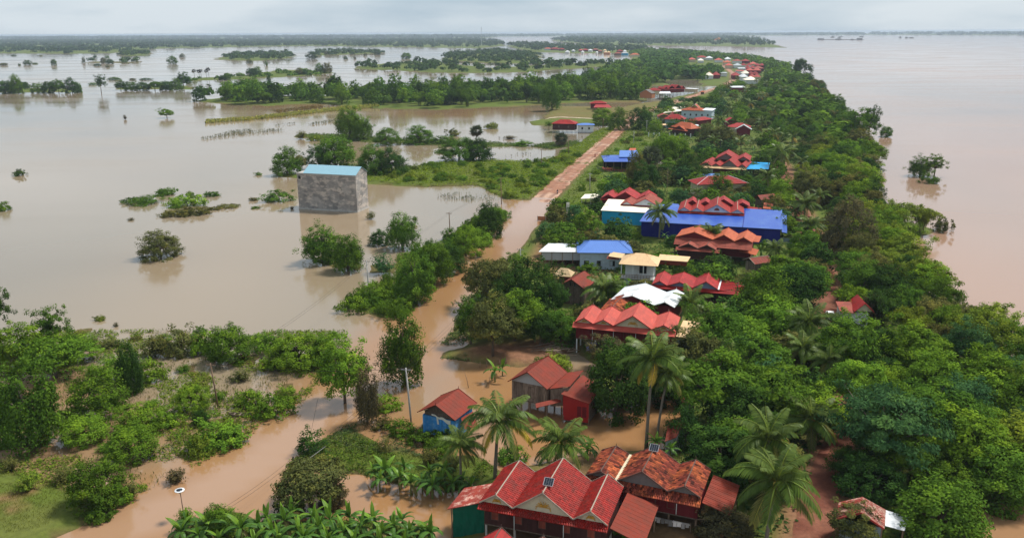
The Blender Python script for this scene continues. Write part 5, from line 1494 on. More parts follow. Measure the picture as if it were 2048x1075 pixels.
for k, (b, tp, kd, lb) in enumerate(POLES):
    p = at(*b)
    hgt = (b[1] - tp[1]) / vpm(p)
    x_off = (tp[0] - b[0]) / ppm(p)
    t = thing('utility_pole' if k != 13 else 'bamboo_mast', lb, 'pole' if k != 13 else 'mast', (p[0], p[1], 0))
    top = p + np.array([x_off, 0, hgt])
    r_ = .17 if k != 13 else .07
    MB().tube([p - Zv * 1.0, p + (top - p) * .5, top], [r_, r_ * .85, r_ * .65], 8).build('post', MT['concrete' if kd == 'c' else 'pole_wood'], t)
    if k < 11:
        rd = nrm(np.array([1, -.15, 0]))
        cz = top - Zv * .3
        MB().bar(cz - rd * .85, cz + rd * .85, .1, .1).build('crossarm', MT['pole_wood' if kd == 'w' else 'metal'], t)
        for s_ in (-.75, -.3, .3, .75):
            MB().tube([cz + rd * s_ + Zv * .05, cz + rd * s_ + Zv * .28], [.06, .04], 6).build('insulator', MT['dark_trim'], t)
        if k in (0, 2, 3):
            MB().bar(cz + rd * .6, p + (top - p) * .9 - Zv * .5, .05, .05).build('brace', MT['metal'], t)
    keep(min(b[0], tp[0]) - 5, tp[1], max(b[0], tp[0]) + 5, b[1] - 2, math.hypot(p[0], p[1]))
    TOPS[k] = (top - Zv * .02, np.array([1, -.15, 0]))
def wire(a, b, sag, label, n=3):
    t = thing('power_line', label, 'power line', (a + b) / 2 - Zv * 0)
    for i in range(n):
        o = nrm(np.array([1, -.15, 0])) * (i - (n - 1) / 2) * .7
        pts = [a + o + (b - a) * u - Zv * sag * 4 * u * (1 - u) for u in np.linspace(0, 1, 13)]
        MB().tube(pts, .018, 4).build('wire', MT['black'], t)
TP = lambda k: TOPS[k][0]
wire(TP(1), TP(0), .9, 'two slack wires from the wooden pole to the pale concrete pole', 2)
wire(TP(0), TP(7), 1.4, 'wires running from the pale concrete pole up to the slim lane pole', 3)
wire(TP(0), at(590, 925, 1.5), .8, 'wires dropping from the pale concrete pole to the dark stub post', 3)
wire(at(590, 915, 1.6), at(340, 1075, 5.0), .8, 'wires from the stub post toward the bottom left along the road', 2)
wire(TP(2), at(430, 735, 7.2), 1.5, 'wires from the grey pole in water down to the wooden pole', 2)
wire(TP(3), TP(2), 1.2, 'wires between the dark wooden pole and the grey pole in water', 2)
wire(TP(4), TP(3), 1.0, 'wires between the meadow pole and the dark wooden pole', 2)
wire(TP(5), TP(4), 1.0, 'wires between the pond pole and the meadow pole', 2)
wire(TP(6), TP(5), .8, 'wires between the roadside pole and the pond pole', 2)
# thick gate pier and cable by the carport
p = at(1135, 449); t = thing('gate_pier', 'squat concrete pole pair at the roadside left of the turquoise shed', 'post', (p[0], p[1], 0))
for dx in (-.25, .3): MB().tube([p + np.array([dx, 0, -.3]), p + np.array([dx, 0, 44 / vpm(p)])], [.2, .17], 8).build('post', MT['concrete'], t)
wire(p + Zv * 42 / vpm(p), at(1214, 405, 5.5), 1.6, 'thick cable from the squat concrete poles to the red-roofed house', 1)
# dark stub post
p = at(588, 937); t = thing('stub_post', 'short dark timber post on the grassy road bank', 'post', (p[0], p[1], 0), 0)
MB().tube([p - Zv * .3, p + Zv * 24 / vpm(p)], [.16, .13], 7).build('post', MT['black'], t)
MB().bar(p + np.array([.3, 0, .1]), p + np.array([4.2, 2.2, 2.4]), .06, .06).build('stay', MT['concrete'], t)
# solar street lamp
p = at(369, 1036); hl = 56 / vpm(p)
t = thing('street_lamp', 'slim street lamp with round white head beside the flooded road', 'street lamp', (p[0], p[1], 0))
MB().tube([p - Zv * .5, p + np.array([-.15, 0, hl])], [.07, .045], 8).build('post', MT['dark_trim'], t)
c = p + np.array([-.2, 0, hl])
MB().tube([c - Zv * .02, c + Zv * .05], [.62, .60], 18).build('lamp_head', MT['white_paint'], t)
MB().tube([c + Zv * .055, c + Zv * .075], [.40, .40], 16).build('solar_disc', MT['solar'], t)
MB().tube([c - Zv * .45, c - Zv * .02], [.10, .22], 8).build('lamp_arm', MT['metal'], t)
# flooded guy wire
wire(at(620, 873, .1), at(636, 795, 7.2), 0, 'guy wire slanting up from the flooded road edge', 1)

def canoe(label, a, b, wd, zz=.18, col='deadwood'):
    a, b = at(*a), at(*b)
    L_ = np.linalg.norm(b - a); x = nrm(b - a); y = np.array([-x[1], x[0], 0]); c = (a + b) / 2
    t = thing('canoe', label, 'boat', (c[0], c[1], 0), math.atan2(x[1], x[0]))
    n = 12; s = MB(); ring = []
    for i in range(n + 1):
        u = -1 + 2 * i / n; w_ = wd * (1 - abs(u) ** 2.6) * .5 + .03; sh = .22 * abs(u) ** 3
        o = c + x * u * L_ / 2
        ring.append([o - y * w_ + Zv * (zz + .22 + sh), o - y * w_ * .72 + Zv * (zz - .16 + sh * .5), o + y * w_ * .72 + Zv * (zz - .16 + sh * .5), o + y * w_ + Zv * (zz + .22 + sh)])
    for i in range(n):
        for k in range(3): s.quad(ring[i][k], ring[i + 1][k], ring[i + 1][k + 1], ring[i][k + 1])
    s.build('hull', MT[col], t)
    g = MB()
    for k in (0, 3):
        for i in range(n): g.bar(ring[i][k], ring[i + 1][k], .06, .06)
    g.build('gunwale', MT['dark_plank'], t)
    for i in (3, 6, 9): MB().bar(ring[i][0] - Zv * .06, ring[i][3] - Zv * .06, .22, .04).build('thwart', MT['plank'], t)
canoe('narrow grey canoe moored in drowned scrub right of the wooden pole', (458, 831), (504, 832), 1.0)

def barge(label, x0, x1, py, hgt, cabin):
    a, b = at(x0, py), at(x1, py)
    L_ = np.linalg.norm(b - a); x = nrm(b - a); y = np.array([-x[1], x[0], 0]); w_ = min(L_ * .28, 24)
    t = thing('barge', label, 'boat', (*((a + b) / 2)[:2], 0), math.atan2(x[1], x[0]))
    P = lambda u, v, z: a + x * u * L_ + y * v * w_ + Zv * z
    MB().hexa([P(.05, .15, -.3), P(.95, .15, -.3), P(.95, .85, -.3), P(.05, .85, -.3)], [P(0, 0, hgt), P(1, 0, hgt), P(1, 1, hgt), P(0, 1, hgt)]).build('hull', MT['dark_plank'], t)
    for u0, u1, z1 in cabin:
        MB().hexa([P(u0, .2, hgt + .01), P(u1, .2, hgt + .01), P(u1, .8, hgt + .01), P(u0, .8, hgt + .01)], [P(u0 + .01, .25, hgt + z1), P(u1 - .01, .25, hgt + z1), P(u1 - .01, .75, hgt + z1), P(u0 + .01, .75, hgt + z1)]).build('cabin', MT['grey_board'], t)
barge('long low sand barge train on the far river', 1633, 1700, 80.0, 3.0, ((.02, .22, 7), (.55, .75, 4)))
barge('dredger with raised stern at the right end of the barge train', 1698, 1727, 80.3, 3.0, ((.5, .9, 9), (.1, .3, 4)))
barge('small barge behind the sand barge train, left', 1660, 1669, 75.5, 5, ((.3, .8, 9),))
barge('small barge nearest above the sand barge train', 1674, 1682, 77.0, 5, ((.3, .8, 9),))
barge('small far barge highest above the sand barge train', 1678, 1686, 73.9, 3, ((.2, .7, 6),))
barge('barge close under the right-hand far bank', 1717, 1727, 74.6, 3, ((.2, .9, 7),))
barge('tiny boat left of the flat raft on the right of the far river', 1797, 1803, 76.2, 5, ((.3, .8, 8),))
barge('flat dark raft on the right of the far river', 1809, 1828, 76.6, 3, ((.05, .3, 7), (.5, .9, 4)))

# parked white car on the track
p = at(1660, 636, .75); yaw = math.atan2(*(at(1655, 600, .75) - at(1664, 640, .75))[[1, 0]])
t = thing('parked_car', 'white car parked on the red dirt track under the trees', 'car', (p[0], p[1], .75), yaw)
x = np.array([math.cos(yaw), math.sin(yaw), 0]); y = np.array([-x[1], x[0], 0]); o = np.array([p[0], p[1], 0])
sec = [(-2.3, .55, .95, .78), (-2.2, .35, 1.05, .84), (-1.5, .3, 1.12, .88), (1.2, .3, 1.10, .88), (2.1, .33, .98, .84), (2.3, .5, .85, .72)]
s = MB(); R_ = []
for u, z0_, z1_, w_ in sec: R_.append([o + x * u - y * w_ + Zv * (.75 + z0_), o + x * u - y * w_ + Zv * (.75 + z1_ * .8), o + x * u - y * w_ * .8 + Zv * (.75 + z1_), o + x * u + y * w_ * .8 + Zv * (.75 + z1_), o + x * u + y * w_ + Zv * (.75 + z1_ * .8), o + x * u + y * w_ + Zv * (.75 + z0_)])
for i in range(len(R_) - 1):
    for k in range(6): s.add([R_[i][k], R_[i + 1][k], R_[i + 1][(k + 1) % 6], R_[i][(k + 1) % 6]], ((0, 1, 2, 3),), .5, False)
s.add(R_[0], ((0, 1, 2, 3, 4, 5),)); s.add(R_[-1], ((5, 4, 3, 2, 1, 0),))
s.build('body', MT['white_paint'], t)
P = lambda u, v, z: o + x * u + y * v + Zv * (.75 + z)
MB().hexa([P(-1.9, -.74, 1.10), P(.9, -.74, 1.08), P(.9, .74, 1.08), P(-1.9, .74, 1.10)], [P(-1.5, -.6, 1.55), P(.2, -.6, 1.58), P(.2, .6, 1.58), P(-1.5, .6, 1.55)]).build('windows', MT['glass'], t)
MB().hexa([P(-1.52, -.62, 1.553), P(.22, -.62, 1.583), P(.22, .62, 1.583), P(-1.52, .62, 1.553)], [P(-1.45, -.56, 1.62), P(.12, -.56, 1.64), P(.12, .56, 1.64), P(-1.45, .56, 1.62)]).build('roof', MT['white_paint'], t)
for u in (-1.4, 1.4):
    for v in (-.8, .8):
        MB().tube([P(u, v - .1, .32), P(u, v + .1, .32)], .32, 12).build('wheel', MT['black'], t)
for v in (-.6, .6): MB().hexa([P(2.28, v - .12, .62), P(2.31, v - .12, .62), P(2.31, v + .12, .62), P(2.28, v + .12, .62)], [P(2.28, v - .12, .78), P(2.31, v - .12, .78), P(2.31, v + .12, .78), P(2.28, v + .12, .78)]).build('headlight', MT['glass'], t)
keep(1650, 595, 1672, 632, np.linalg.norm(p[:2]))

# motorbikes with riders on the dry road
def skin_person(name, joints, radii, edges, mat, label):
    me = bpy.data.meshes.new(name)
    me.from_pydata([tuple(map(float, j)) for j in joints], edges, [])
    o = bpy.data.objects.new(name, me); COL.objects.link(o)
    m = o.modifiers.new('skin', 'SKIN')
    for v, r_ in zip(me.skin_vertices[0].data, radii): v.radius = (r_, r_)
    me.skin_vertices[0].data[0].use_root = True
    ss = o.modifiers.new('sub', 'SUBSURF'); ss.levels = ss.render_levels = 1
    me.materials.append(mat)
    return o
shirt = [paint('shirt_dark', (.05, .05, .07), .8), paint('shirt_red', (.35, .06, .05), .8)]
for k, (px_, py_, lb, lp) in enumerate([(1115, 385, 'motorbike with rider on the pale wet start of the dry road', 'person in dark clothes riding a motorbike at the wet start of the dry road'),
                                       (1190, 314, 'motorbike with rider halfway up the dry dirt road', 'person in a red shirt riding a motorbike halfway up the dry road')]):
    p = at(px_, py_, .6); i_ = int(np.argmin(np.hypot(*(ROAD - p[:2]).T))); d = ROAD[min(i_ + 1, len(ROAD) - 1)] - ROAD[i_ - 1]; d = d / np.hypot(*d) * (-1 if k == 0 else 1)
    z0_ = float(road_z(dline(p[None, :2], ROAD)[1])[0])
    yaw = math.atan2(d[1], d[0]); x = np.array([d[0], d[1], 0]); y = np.array([-x[1], x[0], 0]); o = np.array([p[0], p[1], z0_])
    P = lambda u, v, z: o + x * u + y * v + Zv * z
    t = thing('motorbike', lb, 'motorbike', o, yaw)
    for u in (-.62, .62):
        MB().tube([P(u, -.05, .3), P(u, .05, .3)], .3, 14).build('wheel', MT['black'], t)
    s = MB(); s.bar(P(-.55, 0, .72), P(.1, 0, .74), .24, .12); s.build('seat', MT['black'], t)
    s = MB(); s.bar(P(-.6, 0, .32), P(.0, 0, .45), .2, .22); s.bar(P(.0, 0, .45), P(.42, 0, .85), .16, .2); s.build('frame', MT['red_trim'], t)
    MB().tube([P(.62, 0, .3), P(.42, 0, 1.0)], .05, 6).build('fork', MT['metal'], t)
    MB().bar(P(.38, -.35, 1.02), P(.38, .35, 1.02), .05, .05).build('handlebar', MT['black'], t)
    J = [P(-.2, 0, .84), P(-.15, 0, 1.1), P(-.08, 0, 1.38), P(-.06, 0, 1.52), P(-.04, 0, 1.62), P(-.03, 0, 1.76), P(-.08, .2, 1.38), P(.12, .26, 1.15), P(.36, .3, 1.05), P(-.08, -.2, 1.38), P(.12, -.26, 1.15), P(.36, -.3, 1.05),
         P(-.12, .12, .84), P(.25, .17, .72), P(.1, .17, .34), P(.25, .17, .28), P(-.12, -.12, .84), P(.25, -.17, .72), P(.1, -.17, .34), P(.25, -.17, .28)]
    E_ = [(0, 1), (1, 2), (2, 3), (3, 4), (4, 5), (2, 6), (6, 7), (7, 8), (2, 9), (9, 10), (10, 11), (0, 12), (12, 13), (13, 14), (14, 15), (0, 16), (16, 17), (17, 18), (18, 19)]
    R_ = [.15, .15, .17, .06, .10, .09, .08, .055, .045, .08, .055, .045, .10, .075, .055, .045, .10, .075, .055, .045]
    pe = skin_person('person', J, R_, E_, shirt[k], lp)
    tag(pe, lp, 'person')
    hd = MB(); c = P(-.03, 0, 1.72)
    hd.tube([c - Zv * .13, c - Zv * .05, c + Zv * .05, c + Zv * .12, c + Zv * .15], [.07, .115, .12, .085, .02], 8)
    hh = hd.build('hair', MT['black']); hh.parent = pe

# woodpile and brush heap in the dry yard, fence posts, pier piles
p = at(1105, 700, .6)
t = thing('wood_pile', 'heap of cut branches on the bare yard beside the salmon-roofed house', 'wood pile', (p[0], p[1], .5))
for k in range(46):
    a = p + np.array([RND.gauss(0, 2.6), RND.gauss(0, 1.2), RND.random() * .9]); d = np.array([RND.gauss(0, 1.1), RND.gauss(0, .5), RND.gauss(0, .12)])
    MB().tube([a - d, a + d], [.09, .05], 5, RND.random()).build('branch', MT['deadwood'], t)
g_ = 'short dark stakes in a row along the flooded yard edge'
for k in range(5):
    p = at(960 + 13 * k, 733 - 1.5 * k + RND.random() * 2)
    s = MB().tube([p - Zv * .5, p + np.array([.05, 0, 1.0 + .4 * RND.random()])], [.09, .07], 6).build('stake', MT['pole_wood'])
    tag(s, 'short dark stake in the row along the flooded yard edge', 'stake', g_)
keep(1292, 262, 1386, 281, float(np.linalg.norm(at(1340, 278)[:2])))
g_ = 'white concrete fence posts before the orange-hipped house'
for k in range(9):
    p = at(1297 + 10.5 * k, 277 + .3 * k)
    s = MB().box(np.array([p[0], p[1], 0]), np.array([1., 0, 0]), np.array([0, 1., 0]), -.2, .2, -.2, .2, .2, 3.5).build('fence_post', MT['white_wall'])
    tag(s, 'white concrete fence post in the row before the orange-hipped house', 'fence post', g_)
for lb, a, b, h0 in (('long grey sheet fence behind the brown gabled house and the blue hall', (1500, 488), (1604, 496), 2.6), ('low rusty brick wall at the roadside below the turquoise shed', (1075, 441), (1204, 447), 1.5),
                     ('dark red wall below the long white-roofed shed', (1085, 530), (1150, 534), 1.2)):
    a, b = at(*a), at(*b); x = nrm(b - a)
    t = thing('fence' if 'fence' in lb else 'boundary_wall', lb, 'fence' if 'fence' in lb else 'wall', (a[0], a[1], .2), math.atan2(x[1], x[0]))
    n = int(np.linalg.norm(b - a) / 2.5)
    for k in range(n):
        wallpts(t, a + (b - a) * (k + .03) / n + Zv * h0, a + (b - a) * (k + .97) / n + Zv * h0, .1, 'slate_sheet' if 'fence' in lb else ('brick' if 'rusty' in lb else 'maroon_wall'), 'panel', .06)
        postpts(t, a + (b - a) * k / n + Zv * (h0 + .2), .1, 'concrete', .08)
# stakes and dead sticks in the flooded lane near the huts
for (x_, y_, h_, dx, lb) in ((938, 775, 30, -8, 'thin leaning stick in the brown water right of the blue hut roof'), (977, 775, 26, 4, 'dark upright stake in the brown water left of the plank house')  ):
    p = at(x_, y_); v = (h_ / vpm(p))
    tag(MB().tube([p - Zv * .5, p + np.array([dx / ppm(p) * .5, .1, v * .55]), p + np.array([dx / ppm(p), 0, v])], [.07, .05, .03], 6).build('stake', MT['deadwood']), lb, 'stake')
# ------------------------------------------------------------------ plants
def quadmesh(name, V, tint, mat, nper=4):
    """V: (N,4,3) corners; one quad per leaf"""
    n = len(V)
    me = bpy.data.meshes.new(name)
    me.vertices.add(n * 4); me.vertices.foreach_set('co', V.reshape(-1).astype(np.float32))
    me.loops.add(n * 4); me.loops.foreach_set('vertex_index', np.arange(n * 4, dtype=np.int32))
    me.polygons.add(n)
    me.polygons.foreach_set('loop_start', np.arange(0, n * 4, 4, dtype=np.int32)); me.polygons.foreach_set('loop_total', np.full(n, 4, np.int32))
    a = me.attributes.new('tint', 'FLOAT', 'FACE'); a.data.foreach_set('value', np.clip(tint, 0, 1).astype(np.float32))
    me.materials.append(mat)
    me.update(calc_edges=True)
    return me

def unit(v): return v / np.maximum(np.linalg.norm(v, axis=-1, keepdims=True), 1e-9)

def leaves(C, out, size, rng, aspect=.5, droop=.25, flat=.55):
    """leaf quads at C; out = the way each tends to face"""
    n = len(C)
    nn = unit(out * flat * 1.7 + rng.normal(size=(n, 3)) * .40 + np.array([0, 0, .40]))
    t = unit(np.cross(nn, rng.normal(size=(n, 3))))
    t[:, 2] -= droop; t = unit(t)
    b = unit(np.cross(nn, t))
    s = (size * (.65 + .7 * rng.random(n)))[:, None]
    return np.stack([C - t * s * .5, C + b * s * aspect * .5 + t * s * .05, C + t * s * .5, C - b * s * aspect * .5 + t * s * .05], 1)

def lumpy(rng, k=7, amp=.35):
    D = unit(rng.normal(size=(k, 3))); A = rng.uniform(-amp * .7, amp, k)
    return lambda d: 1 + (np.maximum(d @ D.T, 0) ** 3) @ A

def crown(seed, R, zc, nclump, nleaf, rc, size, low=-.45, amp=.35, flatc=.75, aspect=.5, droop=.25, inner=.15, ragged=.1):
    """clumps of leaves spread over and through a lumpy dome; R = (rx, ry, rz)"""
    rng = np.random.default_rng(seed)
    i = np.arange(nclump) + .5
    z = 1 - (1 - low) * i / nclump
    ph = i * 2.39996
    d = np.stack([np.sqrt(np.maximum(0, 1 - z * z)) * np.cos(ph), np.sqrt(np.maximum(0, 1 - z * z)) * np.sin(ph), z], 1)
    d = unit(d + rng.normal(size=d.shape) * .16)
    rad = lumpy(rng, amp=amp)(d) * (1 - rng.random(nclump) ** 2 * inner * 2 + rng.normal(size=nclump) * ragged)
    C = d * rad[:, None] * np.array(R) + np.array([0, 0, zc])
    ct = np.clip(rng.normal(.48, .2, nclump), 0, 1)
    k = rng.integers(0, nclump, nclump * nleaf)
    off = unit(rng.normal(size=(len(k), 3))) * (rng.random(len(k)) ** .45)[:, None] * np.array([rc, rc, rc * flatc]) * (0.7 + .6 * rng.random(nclump))[k][:, None]
    P = C[k] + off
    out = unit(unit(off) * .6 + d[k] * .9)
    V = leaves(P, out, np.full(len(P), size), rng, aspect, droop)
    return V, np.clip(ct[k] + rng.normal(0, .13, len(k)), 0, 1), C

def limbs(seed, C, h0, r0, n=7, lean=.0):
    rng = np.random.default_rng(seed)
    s = MB()
    top = np.array([lean * h0, 0, h0])
    s.tube([np.array([0, 0, -1.0]), np.array([lean * h0 * .3, .05, h0 * .5]), top], [r0 * 1.25, r0, r0 * .8], 8)
    sel = C[rng.choice(len(C), n, replace=False)]
    for c in sel:
        m = top * .5 + c * .5 + np.array([0, 0, .08 * h0]) + rng.normal(size=3) * .2
        s.tube([top * .97, m, c], [r0 * .6, r0 * .35, r0 * .1], 5)
    return s

PROTO = {}
def proto(kind, crownmesh, trunkmesh=None, nominal=(10, 10), name='tree', cat='tree', parts=('crown', 'trunk')):
    PROTO.setdefault(kind, []).append(dict(c=crownmesh, t=trunkmesh, w=nominal[0], h=nominal[1], name=name, cat=cat, parts=parts))

for k in range(4):                                     # round broadleaf trees
    V, t, C = crown(100 + k, (4.4, 4.4, 3.6), 6.0, 104, 84, 1.2, .50, low=-.55, amp=.5, ragged=.12, flatc=.66)
    proto('broad', quadmesh('crown', V, t, LEAF), limbs(k, C, 3.4, .28).mesh('trunk', MT['bark']), (10, 10), 'broadleaf_tree')
for k in range(3):                                     # dense evergreen domes down to the ground
    V, t, C = crown(140 + k, (4.4, 4.4, 6.0), 2.9, 135, 76, 1.15, .44, low=-.38, amp=.45, flatc=.8, ragged=.10)
    proto('dense', quadmesh('crown', V, t, LEAF), limbs(30 + k, C, 3.0, .26).mesh('trunk', MT['bark']), (10, 9.8), 'broadleaf_tree')
for k in range(3):                                     # feathery trees in flat tiers
    V, t, C = crown(180 + k, (4.8, 4.8, 3.3), 6.2, 80, 92, 1.25, .50, low=-.35, amp=.6, flatc=.34, aspect=.40, droop=.35, ragged=.2)
    proto('feather', quadmesh('crown', V, t, LEAF), limbs(40 + k, C, 3.6, .24, 10).mesh('trunk', MT['bark']), (11, 10), 'feathery_tree')
for k in range(2):                                     # open ragged trees
    V, t, C = crown(200 + k, (4.0, 4.0, 4.0), 6.6, 70, 60, .95, .45, low=-.6, amp=.7, flatc=.7, ragged=.25, inner=.35)
    proto('open', quadmesh('crown', V, t, LEAF), limbs(50 + k, C, 4.2, .26, 14).mesh('trunk', MT['bark']), (10, 11), 'broadleaf_tree')

def vine(seed):                                        # a tree smothered in hanging creeper
    rng = np.random.default_rng(seed)
    V, t, C = crown(seed, (3.6, 3.6, 4.4), 5.8, 90, 60, 1.0, .42, low=-.5, amp=.5, flatc=1.0, ragged=.16)
    n = 120; ph = rng.random(n) * 6.283; rr = (2.2 + 1.6 * rng.random(n)); lr = lumpy(rng, amp=.4)
    L = []; T = []
    for j in range(n):
        d = np.array([math.cos(ph[j]), math.sin(ph[j]), 0]); r_ = rr[j] * lr(d[None])[0]
        z1, z0_ = rng.uniform(4.0, 8.2), rng.uniform(.0, 3.2)
        m = int((z1 - z0_) * 11)
        zz = rng.uniform(z0_, z1, m)
        bul = 1 + .12 * np.sin(zz * 1.3 + j)
        P = d[None] * (r_ * bul * (1 - .25 * np.maximum(0, (zz - 5) / 4)))[:, None] + rng.normal(size=(m, 3)) * .28; P[:, 2] = zz
        L.append(leaves(P, np.repeat(d[None], m, 0), np.full(m, .40), rng, .55, .9)); T.append(np.clip(rng.normal(.45, .12) + rng.normal(0, .12, m), 0, 1))
    return np.concatenate([V] + L), np.concatenate([t] + T), C
for k in range(3):
    V, t, C = vine(230 + k)
    proto('vine', quadmesh('crown', V, t, LEAF), limbs(60 + k, C, 4.5, .35, 9).mesh('trunk', MT['bark']), (9, 10.4), 'creeper_clad_tree')

def bamboo(seed, ncul=46, nl=120):
    rng = np.random.default_rng(seed)
    L, T = [], []
    s = MB()
    for j in range(ncul):
        ph = rng.random() * 6.283; d = np.array([math.cos(ph), math.sin(ph), 0])
        sp = rng.uniform(.15, 1.0) ** .7; H = rng.uniform(7.5, 11.0) * (1 - .18 * sp); R_ = sp * rng.uniform(3.2, 5.2)
        b = d * rng.uniform(.1, .9)
        def cur(u): return b + d * (R_ * u ** 2.2) + np.array([0, 0, 1.0]) * (H * (u * 1.25 - .42 * u ** 3.0 * (1 + .6 * sp)))
        if j % 2 == 0: s.tube([cur(u) for u in (0, .25, .5, .75, .95)], [.05, .05, .04, .025, .01], 4, rng.random())
        u = 1 - rng.random(nl) ** 1.25 * .72
        P = np.array([cur(x) for x in u])
        spread = (.25 + .75 * np.sin(np.pi * np.clip(u, .2, .98)))[:, None]
        P = P + rng.normal(size=P.shape) * np.array([.55, .55, .38]) * spread; P[:, 2] -= np.abs(rng.normal(0, .35, nl))
        L.append(leaves(P, np.repeat((d * .5 + np.array([0, 0, .7]))[None], nl, 0), np.full(nl, .62), rng, .26, .7)); T.append(np.clip(rng.normal(.5, .16) + rng.normal(0, .12, nl), 0, 1))
    return np.concatenate(L), np.concatenate(T), s
for k in range(3):
    V, t, s = bamboo(260 + k)
    proto('bamboo', quadmesh('foliage', V, t, LEAF), s.mesh('culms', paint('culm%d' % k if k else 'culm', (.16, .17, .05), .6, .25)), (9.5, 9.5), 'bamboo_clump', 'bamboo', ('foliage', 'culms'))

for k in range(4):                                     # shrubs
    V, t, C = crown(300 + k, (1.7, 1.5, 1.65), .45, 46, 44, .50, .28, low=-.22, amp=.6, flatc=.8, ragged=.2)
    proto('shrub', quadmesh('foliage', V, t, LEAF), None, (3.8, 2.4), 'shrub', 'shrub')
for k in range(2):                                     # trailing creeper mounds
    V, t, C = crown(320 + k, (2.6, 2.0, .95), .45, 60, 40, .6, .30, low=-.35, amp=.7, flatc=.6, ragged=.22)
    proto('mound', quadmesh('foliage', V, t, LEAF), None, (5.6, 1.9), 'creeper_mound', 'shrub')
def twiggy(seed):
    rng = np.random.default_rng(seed); L = []; T = []
    for j in range(60):
        ph = rng.random() * 6.283; d = np.array([math.cos(ph), math.sin(ph), 0]); el = rng.uniform(.3, 1.4)
        tip = d * math.cos(el) * 1.7 + np.array([0, 0, math.sin(el) * 2.0])
        u = .25 + .75 * rng.random(26)
        P = u[:, None] * tip + rng.normal(size=(26, 3)) * .12 + np.array([0, 0, .1])
        L.append(leaves(P, np.repeat(unit(tip[None]), 26, 0), np.full(26, .24), rng, .45, .0)); T.append(np.clip(rng.normal(.45, .2) + rng.normal(0, .12, 26), 0, 1))
    return np.concatenate(L), np.concatenate(T)
for k in range(2):
    V, t = twiggy(340 + k)
    proto('twiggy', quadmesh('foliage', V, t, LEAF), None, (3.4, 2.2), 'shrub', 'shrub')

# ---- palms
def frond_mesh(seed, L=4.3, e0=60, e1=-50, name='frond'):
    rng = np.random.default_rng(seed)
    n = 10; pts = [np.zeros(3)]; 
    for i in range(n):
        el = math.radians(e0 + (e1 - e0) * ((i + .5) / n) ** .85)
        pts.append(pts[-1] + np.array([math.cos(el), 0, math.sin(el)]) * L / n)
    pts = np.array(pts)
    V, T = [], []
    m = 34
    for i in range(m):
        u = .12 + .88 * (i + .5) / m; x = u * n; j = min(int(x), n - 1)
        c = pts[j] + (pts[j + 1] - pts[j]) * (x - j); d = nrm(pts[j + 1] - pts[j])
        ln = 1.05 * (math.sin(math.pi * min(1, u * .8 + .12)) ** .7) * (1 - .45 * u) + .18
        for s_ in (-1, 1):
            t = nrm(np.array([0, s_ * .9, 0]) + d * .55 + np.array([0, 0, -.35 - .35 * rng.random()]))
            w_ = d * .105
            mid = c + t * ln * .55; tip = c + t * ln + np.array([0, 0, -.22 * ln])
            V.append([c - w_, mid - w_ * .8, tip, mid + w_ * .8]); T.append(np.clip(rng.normal(.5, .13), 0, 1))
    for j in range(n):                                  # the rib
        a, b = pts[j], pts[j + 1]; w_ = .055 * (1 - j / n) + .012
        V.append([a + [0, w_, .02], a - [0, w_, -.02], b - [0, w_ * .8, -.02], b + [0, w_ * .8, .02]]); T.append(.95)
    return quadmesh(name, np.array(V), np.array(T), PALMLEAF)
FR_UP = [frond_mesh(1, 4.0, 78, 10), frond_mesh(2, 4.2, 74, -10)]
FR_MID = [frond_mesh(3, 4.5, 48, -48), frond_mesh(4, 4.4, 40, -58), frond_mesh(5, 4.3, 30, -62)]
FR_LOW = [frond_mesh(6, 4.2, 2, -78), frond_mesh(7, 4.0, -18, -85)]
PALMT = MB(); PALMT.tube([np.array([0, 0, -1]), np.array([0, 0, .15]), np.array([0, 0, .5]), np.array([0, 0, 1])], [.26, .22, .17, .14], 8)
PALMT = None
